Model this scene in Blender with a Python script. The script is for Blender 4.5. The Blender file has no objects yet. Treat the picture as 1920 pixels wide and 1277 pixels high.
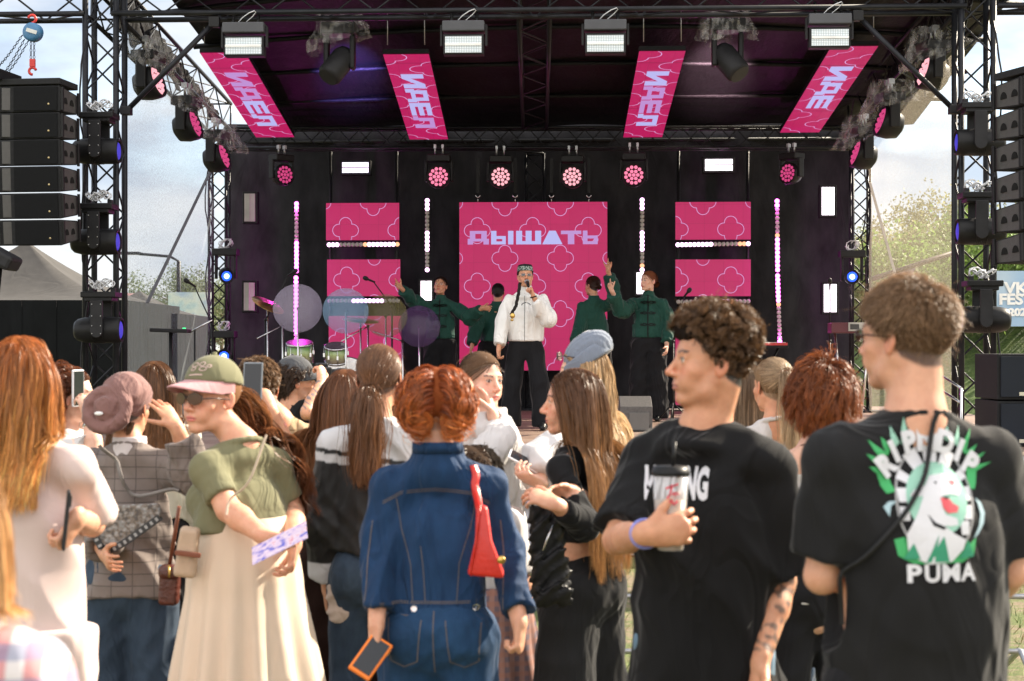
import bpy, bmesh, math, random
import numpy as np
from mathutils import Vector, Matrix
from mathutils.bvhtree import BVHTree

SC = bpy.context.scene
COL = SC.collection
R = math.radians
random.seed(7)
RNG = np.random.default_rng(11)

# ------------------------------------------------------------------ camera
F, CXP, HYP, CZ = 3200.0, 960.0, 650.0, 1.65      # focal length in photo pixels, centre column, horizon row, eye height
cam_d = bpy.data.cameras.new("camera")
cam = bpy.data.objects.new("camera", cam_d)
COL.objects.link(cam)
cam.location = (0, 0, CZ)
cam.rotation_euler = (R(90), 0, 0)
cam_d.sensor_width = 36.0
cam_d.lens = 36.0 * F / 1920.0
cam_d.shift_y = (HYP - 638.5) / 1920.0
cam_d.clip_start = 0.05
cam_d.clip_end = 3000
cam_d.dof.use_dof = True
cam_d.dof.focus_distance = 16.5
cam_d.dof.aperture_fstop = 6.0
SC.camera = cam

# ------------------------------------------------------------------ world and sun
SUN_DIR = Vector((0.80, 0.52, 0.62)).normalized()   # towards the sun: right of the stage, behind it
world = bpy.data.worlds.new("World")
SC.world = world
world.use_nodes = True
wn, wl = world.node_tree.nodes, world.node_tree.links
wn.clear()
sky = wn.new("ShaderNodeTexSky")
sky.sky_type = 'NISHITA'
sky.sun_disc = False
sky.sun_elevation = math.asin(SUN_DIR.z)
sky.sun_rotation = math.atan2(SUN_DIR.x, SUN_DIR.y)
sky.air_density = 1.0
sky.dust_density = 0.6
bg = wn.new("ShaderNodeBackground")
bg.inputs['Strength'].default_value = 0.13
tc = wn.new("ShaderNodeTexCoord")
mp = wn.new("ShaderNodeMapping")
mp.inputs['Scale'].default_value = (1.0, 1.0, 2.6)
nz = wn.new("ShaderNodeTexNoise")
nz.inputs['Scale'].default_value = 3.2
nz.inputs['Detail'].default_value = 7
nz.inputs['Roughness'].default_value = 0.55
cr = wn.new("ShaderNodeValToRGB")
cr.color_ramp.elements[0].position = 0.22
cr.color_ramp.elements[0].color = (0, 0, 0, 1)
cr.color_ramp.elements[1].position = 0.46
cr.color_ramp.elements[1].color = (1, 1, 1, 1)
mul = wn.new("ShaderNodeMath"); mul.operation = 'MULTIPLY'; mul.inputs[1].default_value = 0.95
mixc = wn.new("ShaderNodeMixRGB")
# clouds: pale towards the sun side, made brighter behind the camera, unseen, to fill the crowd
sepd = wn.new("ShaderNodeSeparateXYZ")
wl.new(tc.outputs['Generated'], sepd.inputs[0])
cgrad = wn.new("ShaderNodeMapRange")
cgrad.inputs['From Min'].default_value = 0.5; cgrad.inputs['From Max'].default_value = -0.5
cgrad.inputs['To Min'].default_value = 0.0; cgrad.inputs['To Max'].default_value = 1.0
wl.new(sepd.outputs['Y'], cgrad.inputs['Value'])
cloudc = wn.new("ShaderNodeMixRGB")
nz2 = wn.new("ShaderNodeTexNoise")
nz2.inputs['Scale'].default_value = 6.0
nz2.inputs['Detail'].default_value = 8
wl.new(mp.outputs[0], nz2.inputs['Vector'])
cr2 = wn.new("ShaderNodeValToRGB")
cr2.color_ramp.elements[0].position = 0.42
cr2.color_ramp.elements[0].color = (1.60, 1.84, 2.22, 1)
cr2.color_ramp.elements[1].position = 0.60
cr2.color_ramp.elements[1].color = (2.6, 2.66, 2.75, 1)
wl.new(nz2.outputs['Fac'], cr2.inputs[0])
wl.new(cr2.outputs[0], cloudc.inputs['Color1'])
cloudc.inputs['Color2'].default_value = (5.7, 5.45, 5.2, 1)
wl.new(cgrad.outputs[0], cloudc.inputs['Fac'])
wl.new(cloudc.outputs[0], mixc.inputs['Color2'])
wo = wn.new("ShaderNodeOutputWorld")
wl.new(tc.outputs['Generated'], mp.inputs['Vector'])
wl.new(mp.outputs[0], nz.inputs['Vector'])
wl.new(nz.outputs['Fac'], cr.inputs[0])
wl.new(cr.outputs[0], mul.inputs[0])
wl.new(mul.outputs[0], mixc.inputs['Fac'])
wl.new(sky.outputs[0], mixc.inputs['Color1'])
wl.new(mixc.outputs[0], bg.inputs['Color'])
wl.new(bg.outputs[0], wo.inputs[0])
sun_d = bpy.data.lights.new("sun", 'SUN')
sun_d.energy = 4.9
sun_d.angle = R(0.5)
sun_d.color = (1.0, 0.88, 0.70)
sun = bpy.data.objects.new("sun", sun_d)
COL.objects.link(sun)
sun.location = (20, 15, 30)
sun.rotation_euler = SUN_DIR.to_track_quat('Z', 'Y').to_euler()
SC.view_settings.view_transform = 'Standard'
SC.view_settings.look = 'None'
SC.view_settings.exposure = 1.58
SC.view_settings.gamma = 1.0
SC.cycles.max_bounces = 8
SC.cycles.transparent_max_bounces = 24
SC.cycles.caustics_reflective = False
SC.cycles.caustics_refractive = False

# ------------------------------------------------------------------ placing
def W(px, py, d):
    """a point seen at photo pixel (px, py) at distance d along the view"""
    return Vector(((px - CXP) * d / F, d, CZ + (HYP - py) * d / F))
YAW = 0.045                                         # the stage is turned a little, its right side nearer
def SD(px, d0):
    return d0 / (1 + YAW * (px - CXP) / F)
def S(px, py, d0):
    """a point at photo pixel (px, py) on the stage's cross plane d0 metres out"""
    return W(px, py, SD(px, d0))
EX = Vector((1, -YAW, 0)).normalized()
EY = Vector((YAW, 1, 0)).normalized()
EZ = Vector((0, 0, 1))
SROT = Matrix((EX, EY, EZ)).transposed().to_4x4()
FLOOR = 0.81                                        # stage floor height

# ------------------------------------------------------------------ objects
def tag(o, label=None, cat=None, group=None, kind=None):
    if label: o['label'] = label
    if cat: o['category'] = cat
    if group: o['group'] = group
    if kind: o['kind'] = kind
    return o
def link(name, me, parent=None, mat=None, smooth=False):
    o = bpy.data.objects.new(name, me)
    COL.objects.link(o)
    if mat is not None:
        me.materials.clear(); me.materials.append(mat)
    if parent is not None:
        o.parent = parent
        o.matrix_parent_inverse = parent.matrix_basis.inverted()
    if smooth:
        me.shade_smooth()
    return o
def thing(name, loc, label, cat, group=None, rotz=0.0):
    o = bpy.data.objects.new(name, None)
    o.empty_display_size = 0.2
    COL.objects.link(o)
    o.location = loc
    o.rotation_euler = (0, 0, rotz)
    return tag(o, label, cat, group)
def copy_tree(o, parent=None):
    c = o.copy(); COL.objects.link(c)
    if parent is not None: c.parent = parent
    for ch in [x for x in bpy.data.objects if x.parent == o]:
        copy_tree(ch, c)
    return c

class MB:
    """collects simple shapes, then links them as ONE mesh object"""
    def __init__(s): s.v = []; s.f = []; s.sm = []
    def add(s, vs, fs, smooth=False):
        n = len(s.v)
        s.v.extend([tuple(v) for v in vs])
        s.f.extend([tuple(i + n for i in f) for f in fs]); s.sm.extend([smooth] * len(fs))
        return s
    def box(s, c, size, rot=None, taper=None):
        c = Vector(c); hx, hy, hz = size[0] / 2, size[1] / 2, size[2] / 2
        vs = []
        for z in (-hz, hz):
            t = taper if (taper and z > 0) else 1
            for x, y in ((-hx, -hy), (hx, -hy), (hx, hy), (-hx, hy)):
                p = Vector((x * t, y * t, z))
                if rot is not None: p = rot @ p
                vs.append(c + p)
        return s.add(vs, [(0, 3, 2, 1), (4, 5, 6, 7), (0, 1, 5, 4), (1, 2, 6, 5), (2, 3, 7, 6), (3, 0, 4, 7)])
    def tube(s, pts, r, n=8, closed=False, caps=True):
        pts = [Vector(p) for p in pts]
        rs = r if isinstance(r, (list, tuple)) else [r] * len(pts)
        up = None; rings = []
        m = len(pts)
        for i, p in enumerate(pts):
            a = pts[i - 1] if (i > 0 or closed) else p
            b = pts[(i + 1) % m] if (i < m - 1 or closed) else p
            t = (b - a)
            t = t.normalized() if t.length > 1e-9 else Vector((0, 0, 1))
            if up is None:
                up = Vector((0, 0, 1)) if abs(t.z) < 0.9 else Vector((1, 0, 0))
            side = t.cross(up)
            if side.length < 1e-5: side = t.orthogonal()
            side.normalize(); up = side.cross(t).normalized()
            rings.append([p + (side * math.cos(2 * math.pi * k / n) + up * math.sin(2 * math.pi * k / n)) * rs[i] for k in range(n)])
        vs = [q for rg in rings for q in rg]; fs = []
        for i in range(m if closed else m - 1):
            j = (i + 1) % m
            for k in range(n):
                k2 = (k + 1) % n
                fs.append((i * n + k, i * n + k2, j * n + k2, j * n + k))
        s.add(vs, fs, True)
        if caps and not closed:
            base = len(s.v) - len(vs)
            s.f.append(tuple(base + k for k in reversed(range(n)))); s.sm.append(False)
            s.f.append(tuple(base + (m - 1) * n + k for k in range(n))); s.sm.append(False)
        return s
    def lathe(s, c, prof, axis=(0, 0, 1), n=24, smooth=True):
        """prof: list of (radius, height) along axis from c"""
        c = Vector(c); a = Vector(axis).normalized(); u = a.orthogonal().normalized(); w = a.cross(u)
        vs = []
        for r, h in prof:
            for k in range(n):
                t = 2 * math.pi * k / n
                vs.append(c + a * h + (u * math.cos(t) + w * math.sin(t)) * r)
        fs = []
        for i in range(len(prof) - 1):
            for k in range(n):
                k2 = (k + 1) % n
                fs.append((i * n + k, i * n + k2, (i + 1) * n + k2, (i + 1) * n + k))
        s.add(vs, fs, smooth)
        b = len(s.v) - len(vs)
        if prof[0][0] > 1e-4: s.f.append(tuple(b + k for k in reversed(range(n)))); s.sm.append(False)
        if prof[-1][0] > 1e-4: s.f.append(tuple(b + (len(prof) - 1) * n + k for k in range(n))); s.sm.append(False)
        return s
    def ball(s, c, r, n=12, m=8):
        if not isinstance(r, (tuple, list)): r = (r, r, r)
        vs = []; fs = []
        for i in range(m + 1):
            th = math.pi * i / m
            for k in range(n):
                ph = 2 * math.pi * k / n
                vs.append((c[0] + r[0] * math.sin(th) * math.cos(ph), c[1] + r[1] * math.sin(th) * math.sin(ph), c[2] + r[2] * math.cos(th)))
        for i in range(m):
            for k in range(n):
                k2 = (k + 1) % n
                fs.append((i * n + k, (i + 1) * n + k, (i + 1) * n + k2, i * n + k2))
        return s.add(vs, fs, True)
    def prism(s, poly, origin, ux, uy, depth):
        """2-D polygon in the plane (origin, ux, uy) pushed back along ux x uy by depth"""
        o = Vector(origin); ux = Vector(ux); uy = Vector(uy); nrm = ux.cross(uy).normalized()
        a = [o + ux * x + uy * y for x, y in poly]; b = [p - nrm * depth for p in a]
        n = len(poly)
        fs = [tuple(range(n)), tuple(reversed(range(n, 2 * n)))]
        for i in range(n):
            j = (i + 1) % n
            fs.append((i, i + n, j + n, j))
        return s.add(a + b, fs)
    def build(s, name, mat, parent=None, bevel=0, label=None):
        me = bpy.data.meshes.new(name)
        me.from_pydata(s.v, [], s.f)
        me.polygons.foreach_set('use_smooth', s.sm)
        me.update()
        o = link(name, me, parent, mat)
        if bevel:
            m = o.modifiers.new("bevel", 'BEVEL'); m.width = bevel; m.segments = 2; m.limit_method = 'ANGLE'; m.angle_limit = R(50)
        if label: o['label'] = label
        return o

# ------------------------------------------------------------------ materials
MATS = {}
GE = 0.58                                           # lamps and screens at this exposure
def _new(name):
    m = bpy.data.materials.new(name); m.use_nodes = True
    n, l = m.node_tree.nodes, m.node_tree.links
    b = n['Principled BSDF']
    return m, n, l, b
def _tc(n, l, scale=(1, 1, 1), kind='Object'):
    t = n.new("ShaderNodeTexCoord"); p = n.new("ShaderNodeMapping"); p.inputs['Scale'].default_value = scale
    l.new(t.outputs[kind], p.inputs['Vector'])
    return p.outputs[0]
def _noise(n, l, vec, scale, detail=4, rough=0.55):
    t = n.new("ShaderNodeTexNoise"); t.inputs['Scale'].default_value = scale
    t.inputs['Detail'].default_value = detail; t.inputs['Roughness'].default_value = rough
    l.new(vec, t.inputs['Vector']); return t.outputs['Fac']
def _ramp(n, l, fac, stops):
    r = n.new("ShaderNodeValToRGB"); e = r.color_ramp.elements
    while len(e) < len(stops): e.new(0.5)
    for x, (p, c) in zip(e, stops):
        x.position = p; x.color = (c[0], c[1], c[2], 1)
    l.new(fac, r.inputs[0]); return r.outputs[0]
def _bump(n, l, b, h, strength, dist=0.01):
    t = n.new("ShaderNodeBump"); t.inputs['Strength'].default_value = strength; t.inputs['Distance'].default_value = dist
    l.new(h, t.inputs['Height']); l.new(t.outputs[0], b.inputs['Normal']); return t
def mat(name, col, rough=0.5, metal=0.0, var=0.12, scale=6, bump=0.0, bscale=60, emit=None, estr=0, spec=None, sheen=0):
    if name in MATS: return MATS[name]
    m, n, l, b = _new(name)
    v = _tc(n, l)
    f = _noise(n, l, v, scale)
    lo = [max(0, c * (1 - var)) for c in col]; hi = [min(1, c * (1 + var)) for c in col]
    l.new(_ramp(n, l, f, [(0.3, lo), (0.7, hi)]), b.inputs['Base Color'])
    b.inputs['Roughness'].default_value = rough; b.inputs['Metallic'].default_value = metal
    if spec is None and max(col) < 0.03 and rough > 0.3: spec = 0.22
    if spec is not None: b.inputs['Specular IOR Level'].default_value = spec
    if sheen: b.inputs['Sheen Weight'].default_value = sheen
    if bump: _bump(n, l, b, _noise(n, l, v, bscale, 3), bump)
    if emit:
        b.inputs['Emission Color'].default_value = (*emit, 1); b.inputs['Emission Strength'].default_value = estr
    MATS[name] = m; return m
def cloth(name, col, rough=0.85, var=0.10, weave=900, fold=0.35, fscale=9, sheen=0.15, trans=0.0, stretch=(1, 1, 0.45), pattern=None, attr=False):
    """fabric: soft colour variation, large soft creases and a fine weave"""
    if name in MATS: return MATS[name]
    m, n, l, b = _new(name)
    v = _tc(n, l, stretch)
    f = _noise(n, l, v, 5)
    lo = [max(0, c * (1 - var)) for c in col]; hi = [min(1, c * (1 + var)) for c in col]
    base = _ramp(n, l, f, [(0.3, lo), (0.7, hi)])
    if pattern: base = pattern(n, l, base)
    if attr:
        a = n.new("ShaderNodeAttribute"); a.attribute_name = 'Col'; base = a.outputs['Color']
        mx = n.new("ShaderNodeMixRGB"); mx.blend_type = 'MULTIPLY'; mx.inputs['Fac'].default_value = 1
        l.new(base, mx.inputs['Color1']); l.new(_ramp(n, l, f, [(0.3, (1 - var,) * 3), (0.7, (1, 1, 1))]), mx.inputs['Color2'])
        base = mx.outputs[0]
    l.new(base, b.inputs['Base Color'])
    b.inputs['Roughness'].default_value = rough
    dk = max(col) < 0.06
    b.inputs['Sheen Weight'].default_value = 0.16 if dk else sheen; b.inputs['Sheen Roughness'].default_value = 0.35
    b.inputs['Specular IOR Level'].default_value = 0.07 if dk else 0.25
    w = n.new("ShaderNodeTexNoise"); w.inputs['Scale'].default_value = fscale * 0.55; w.inputs['Detail'].default_value = 2
    w.inputs['Distortion'].default_value = 1.6
    l.new(v, w.inputs['Vector'])
    rd = _ramp(n, l, w.outputs['Fac'], [(0.25, (0, 0, 0)), (0.46, (0.9,) * 3), (0.52, (0.62,) * 3), (0.58, (1, 1, 1)), (0.78, (0.2,) * 3)])
    b1 = n.new("ShaderNodeBump"); b1.inputs['Strength'].default_value = fold * 0.75; b1.inputs['Distance'].default_value = 0.022
    l.new(rd, b1.inputs['Height'])
    b2 = n.new("ShaderNodeBump"); b2.inputs['Strength'].default_value = 0.25; b2.inputs['Distance'].default_value = 0.002
    l.new(_noise(n, l, _tc(n, l), weave, 2), b2.inputs['Height'])
    l.new(b1.outputs[0], b2.inputs['Normal']); l.new(b2.outputs[0], b.inputs['Normal'])
    if trans:
        tr = n.new("ShaderNodeBsdfTranslucent"); l.new(base, tr.inputs['Color'])
        mx = n.new("ShaderNodeMixShader"); mx.inputs[0].default_value = trans
        l.new(b.outputs[0], mx.inputs[1]); l.new(tr.outputs[0], mx.inputs[2])
        l.new(mx.outputs[0], n['Material Output'].inputs['Surface'])
    MATS[name] = m; return m
def glow(name, col, strength):
    if name in MATS: return MATS[name]
    m, n, l, b = _new(name)
    b.inputs['Base Color'].default_value = (0.02, 0.02, 0.02, 1)
    b.inputs['Emission Color'].default_value = (*col, 1); b.inputs['Emission Strength'].default_value = strength * GE
    MATS[name] = m; return m

# ------------------------------------------------------------------ signed-distance modelling
def V3(a): return np.array(a, dtype=np.float32)
def axis(lo, hi, fine, hf, hc):
    """grid coordinates: step hf inside the fine intervals, hc elsewhere"""
    out = [lo]; x = lo
    while x < hi:
        h = hc
        for a, b in fine:
            if a - hc < x < b: h = hf
        x += h; out.append(x)
    return np.array(out, dtype=np.float32)
class Field:
    def __init__(s, lo, hi, hc, fine=(), hf=0.004):
        s.ax = [axis(lo[i], hi[i], [(b[0][i], b[1][i]) for b in fine], hf, hc) for i in range(3)]
        s.V = np.full([len(a) for a in s.ax], 1.0, dtype=np.float32)
        s.h = hc
    def _sub(s, lo, hi):
        sl = []; g = []
        for i in range(3):
            a = max(0, int(np.searchsorted(s.ax[i], lo[i]) - 1)); b = min(len(s.ax[i]), int(np.searchsorted(s.ax[i], hi[i]) + 1))
            if b <= a: return None, None
            sl.append(slice(a, b)); g.append(s.ax[i][a:b])
        return tuple(sl), (g[0][:, None, None], g[1][None, :, None], g[2][None, None, :])
    def put(s, fn, lo, hi, k=0.0, op='u'):
        m = k + 3 * s.h
        sl, g = s._sub([x - m for x in lo], [x + m for x in hi])
        if sl is None: return s
        d = fn(*g).astype(np.float32); A = s.V[sl]
        if op == 'u':
            r = np.minimum(A, d)
            if k > 0: h = np.maximum(k - np.abs(A - d), 0); r = r - h * h * (0.25 / k)
        else:
            d = -d; r = np.maximum(A, d)
            if k > 0: h = np.maximum(k - np.abs(A - d), 0); r = r + h * h * (0.25 / k)
        s.V[sl] = r
        return s
    def cone(s, a, b, r1, r2, k=0.02, flat=None, fk=1.0, cut=None, op='u'):
        """tapered capsule; flat/fk squeezes it along a direction; cut=(point, normal) keeps the side against the normal"""
        a = V3(a); b = V3(b); rm = max(r1, r2) * 1.02
        if flat is not None: fl = V3(flat); fl = fl / np.linalg.norm(fl)
        ba = b - a
        if flat is not None: ba_ = ba + fl * float(ba @ fl) * (1 / fk - 1)
        else: ba_ = ba
        L2 = float(ba_ @ ba_) + 1e-12
        def fn(x, y, z):
            px, py, pz = x - a[0], y - a[1], z - a[2]
            if flat is not None:
                dt = (px * fl[0] + py * fl[1] + pz * fl[2]) * (1 / fk - 1)
                px, py, pz = px + fl[0] * dt, py + fl[1] * dt, pz + fl[2] * dt
            t = np.clip((px * ba_[0] + py * ba_[1] + pz * ba_[2]) / L2, 0, 1)
            d = np.sqrt((px - ba_[0] * t) ** 2 + (py - ba_[1] * t) ** 2 + (pz - ba_[2] * t) ** 2) - (r1 + (r2 - r1) * t)
            if flat is not None: d = d * min(1.0, 0.5 + 0.5 * fk)
            if cut is not None:
                c, nn = cut; nn = V3(nn); nn = nn / np.linalg.norm(nn)
                d = np.maximum(d, (x - c[0]) * nn[0] + (y - c[1]) * nn[1] + (z - c[2]) * nn[2])
            return d
        lo = np.minimum(a, b) - rm; hi = np.maximum(a, b) + rm
        return s.put(fn, lo, hi, k, op)
    def ell(s, c, r, M=None, k=0.02, op='u'):
        """ellipsoid, radii r in the frame M (3x3, columns = axes)"""
        c = V3(c); r = V3(r); M_ = np.eye(3, dtype=np.float32) if M is None else np.array(M, dtype=np.float32)
        def fn(x, y, z):
            px, py, pz = x - c[0], y - c[1], z - c[2]
            q = [(px * M_[0, i] + py * M_[1, i] + pz * M_[2, i]) / r[i] for i in range(3)]
            k0 = np.sqrt(q[0] ** 2 + q[1] ** 2 + q[2] ** 2) + 1e-6
            k1 = np.sqrt((q[0] / r[0]) ** 2 + (q[1] / r[1]) ** 2 + (q[2] / r[2]) ** 2) + 1e-6
            return k0 * (k0 - 1) / k1
        e = np.sqrt(((M_ * r[None, :]) ** 2).sum(1))
        return s.put(fn, c - e, c + e, k, op)
    def plane(s, c, nrm):
        """cut away everything on the normal's side"""
        c = V3(c); nn = V3(nrm); nn = nn / np.linalg.norm(nn)
        x, y, z = s.ax
        d = (x[:, None, None] - c[0]) * nn[0] + (y[None, :, None] - c[1]) * nn[1] + (z[None, None, :] - c[2]) * nn[2]
        s.V = np.maximum(s.V, d.astype(np.float32)); return s
    def folds(s, amp, freq=14.0, seed=0, zs=0.5, fn=None):
        rg = np.random.default_rng(seed)
        I = np.nonzero(np.abs(s.V) < 0.05)
        P = np.stack([s.ax[i][I[i]] for i in range(3)], 1)
        d = np.zeros(len(P), dtype=np.float32)
        for o in range(3):
            f = freq * (1.7 ** o)
            w = rg.normal(size=(3, 3)).astype(np.float32) * f * 0.5
            ph = rg.uniform(0, 6, 3)
            q = P @ w[0] * 0.8 + ph[0] + 1.6 * np.sin(P @ w[1] + ph[1])
            u = rg.normal(size=3); u[2] *= zs; u /= np.linalg.norm(u)
            wv = np.sin(P @ (u.astype(np.float32) * f * 1.6) + q)
            d += (1 - 2 * np.abs(wv)) * (0.6 ** o)
        if fn is not None: d *= fn(P)
        s.V[I] -= d * amp
        return s
    def mesh(s, smooth=1):
        V = s.V; xs, ys, zs = s.ax
        ins = V < 0
        c = np.zeros([n - 1 for n in V.shape], dtype=np.int8)
        for i in (0, 1):
            for j in (0, 1):
                for k in (0, 1):
                    c += ins[i:V.shape[0] - 1 + i, j:V.shape[1] - 1 + j, k:V.shape[2] - 1 + k]
        I, J, K = np.nonzero((c > 0) & (c < 8))
        n = len(I); vid = np.full(c.shape, -1, dtype=np.int32); vid[I, J, K] = np.arange(n)
        acc = np.zeros((n, 3)); cnt = np.zeros(n)
        X = [xs, ys, zs]
        for ax_ in range(3):
            o1, o2 = [q for q in range(3) if q != ax_]
            for u in (0, 1):
                for v in (0, 1):
                    off = [0, 0, 0]; off[o1] = u; off[o2] = v
                    A = (I + off[0], J + off[1], K + off[2]); off[ax_] = 1
                    B = (I + off[0], J + off[1], K + off[2])
                    va = V[A]; vb = V[B]; m = (va < 0) != (vb < 0)
                    t = np.where(m, va / np.where(m, va - vb, 1), 0)
                    for q in range(3):
                        pa = X[q][A[q]]; pb = X[q][B[q]]
                        acc[:, q] += np.where(m, pa + (pb - pa) * t, 0)
                    cnt += m
        P = acc / cnt[:, None]
        Q = []
        for ax_ in range(3):
            o1, o2 = (ax_ + 1) % 3, (ax_ + 2) % 3
            sl0 = [slice(1, -1)] * 3; sl1 = [slice(1, -1)] * 3
            sl0[ax_] = slice(0, -1); sl1[ax_] = slice(1, None)
            a = ins[tuple(sl0)]; b = ins[tuple(sl1)]
            E = np.nonzero(a != b); s_ = a[E]
            idx = [E[0].copy(), E[1].copy(), E[2].copy()]
            for q in range(3):
                if q != ax_: idx[q] += 1
            def g(d1, d2):
                t = [idx[0].copy(), idx[1].copy(), idx[2].copy()]; t[o1] -= d1; t[o2] -= d2
                return vid[t[0], t[1], t[2]]
            q = np.stack([g(1, 1), g(0, 1), g(0, 0), g(1, 0)], 1)
            q[~s_] = q[~s_][:, ::-1]
            Q.append(q)
        Q = np.concatenate(Q); Q = Q[(Q >= 0).all(1)]
        e = np.concatenate([Q[:, [0, 1]], Q[:, [1, 2]], Q[:, [2, 3]], Q[:, [3, 0]]])
        deg = np.bincount(e[:, 0], minlength=n) + np.bincount(e[:, 1], minlength=n)
        for _ in range(smooth):
            for lam in (0.5, -0.36):
                A = np.zeros_like(P)
                for q in range(3):
                    A[:, q] = np.bincount(e[:, 0], P[e[:, 1], q], n) + np.bincount(e[:, 1], P[e[:, 0], q], n)
                P = P + lam * (A / np.maximum(deg, 1)[:, None] - P)
        return P, Q
def np_mesh(name, P, Q, mat_, parent=None, cols=None, smooth=True):
    me = bpy.data.meshes.new(name)
    k = Q.shape[1]
    org = Vector((0, 0, 0))
    me.vertices.add(len(P)); me.vertices.foreach_set('co', np.ascontiguousarray(P, dtype=np.float32).ravel())
    me.loops.add(Q.size); me.loops.foreach_set('vertex_index', np.ascontiguousarray(Q, dtype=np.int32).ravel())
    me.polygons.add(len(Q))
    me.polygons.foreach_set('loop_start', np.arange(0, Q.size, k, dtype=np.int32))
    try: me.polygons.foreach_set('loop_total', np.full(len(Q), k, dtype=np.int32))
    except Exception: pass
    me.update(calc_edges=True)
    if cols is not None:
        a = me.color_attributes.new('Col', 'FLOAT_COLOR', 'POINT')
        c4 = np.ones((len(P), 4), dtype=np.float32); c4[:, :3] = cols
        a.data.foreach_set('color', c4.ravel())
    o = link(name, me, parent, mat_)
    if smooth: me.polygons.foreach_set('use_smooth', np.ones(len(Q), dtype=bool))
    return o
def mpi(o, parent):
    """parent o under parent keeping its place"""
    o.parent = parent; o.matrix_parent_inverse = parent.matrix_basis.inverted()
    return o
# ================================================================== people
def rotz(a): return Matrix.Rotation(a, 3, 'Z')
def npv(v): return np.array(v, dtype=np.float64)
HLY = ([-0.12, -0.07, -0.03, 0.0, 0.025, 0.05, 0.075, 0.10], [-0.066, -0.066, -0.045, 0.0, 0.03, 0.060, 0.072, 0.076])
SKINS = {'fair': (0.66, 0.36, 0.24), 'light': (0.62, 0.32, 0.195), 'tan': (0.50, 0.26, 0.15), 'pale': (0.70, 0.43, 0.32)}

def skin_mat():
    if 'skin' in MATS: return MATS['skin']
    m, n, l, b = _new('skin')
    a = n.new("ShaderNodeAttribute"); a.attribute_name = 'Col'
    v = _tc(n, l); f = _noise(n, l, v, 30, 5)
    mx = n.new("ShaderNodeMixRGB"); mx.blend_type = 'MULTIPLY'; mx.inputs['Fac'].default_value = 1
    l.new(a.outputs['Color'], mx.inputs['Color1']); l.new(_ramp(n, l, f, [(0.3, (0.84, 0.74, 0.70)), (0.55, (0.96, 0.93, 0.92)), (0.72, (1.05, 1.0, 0.98))]), mx.inputs['Color2'])
    l.new(mx.outputs[0], b.inputs['Base Color'])
    b.inputs['Roughness'].default_value = 0.48
    b.inputs['Subsurface Weight'].default_value = 0.22
    b.inputs['Subsurface Radius'].default_value = (0.018, 0.007, 0.004)
    b.inputs['Subsurface Scale'].default_value = 0.7
    _bump(n, l, b, _noise(n, l, v, 300, 4), 0.35, 0.003)
    MATS['skin'] = m; return m

def hair_mat():
    if 'hair' in MATS: return MATS['hair']
    m, n, l, b = _new('hair')
    a = n.new("ShaderNodeAttribute"); a.attribute_name = 'Col'
    l.new(a.outputs['Color'], b.inputs['Base Color'])
    b.inputs['Roughness'].default_value = 0.42
    b.inputs['Specular IOR Level'].default_value = 0.38
    t = n.new("ShaderNodeBsdfTranslucent"); l.new(a.outputs['Color'], t.inputs['Color'])
    mx = n.new("ShaderNodeMixShader"); mx.inputs[0].default_value = 0.38
    l.new(b.outputs[0], mx.inputs[1]); l.new(t.outputs[0], mx.inputs[2])
    l.new(mx.outputs[0], n['Material Output'].inputs['Surface'])
    MATS['hair'] = m; return m

def hair_obj(s, P, Q, C, ncap, name='hair'):
    o = np_mesh(name, P, Q, hair_mat(), s.root, C)
    if 'hair_under' not in MATS:
        m, n, l, b = _new('hair_under'); a = n.new("ShaderNodeAttribute"); a.attribute_name = 'Col'; l.new(a.outputs['Color'], b.inputs['Base Color'])
        b.inputs['Roughness'].default_value = 0.9; b.inputs['Specular IOR Level'].default_value = 0.08; MATS['hair_under'] = m
    o.data.materials.append(MATS['hair_under'])
    i = np.zeros(len(Q), dtype=np.int32); i[:ncap] = 1; o.data.polygons.foreach_set('material_index', i)
    return o

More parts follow.
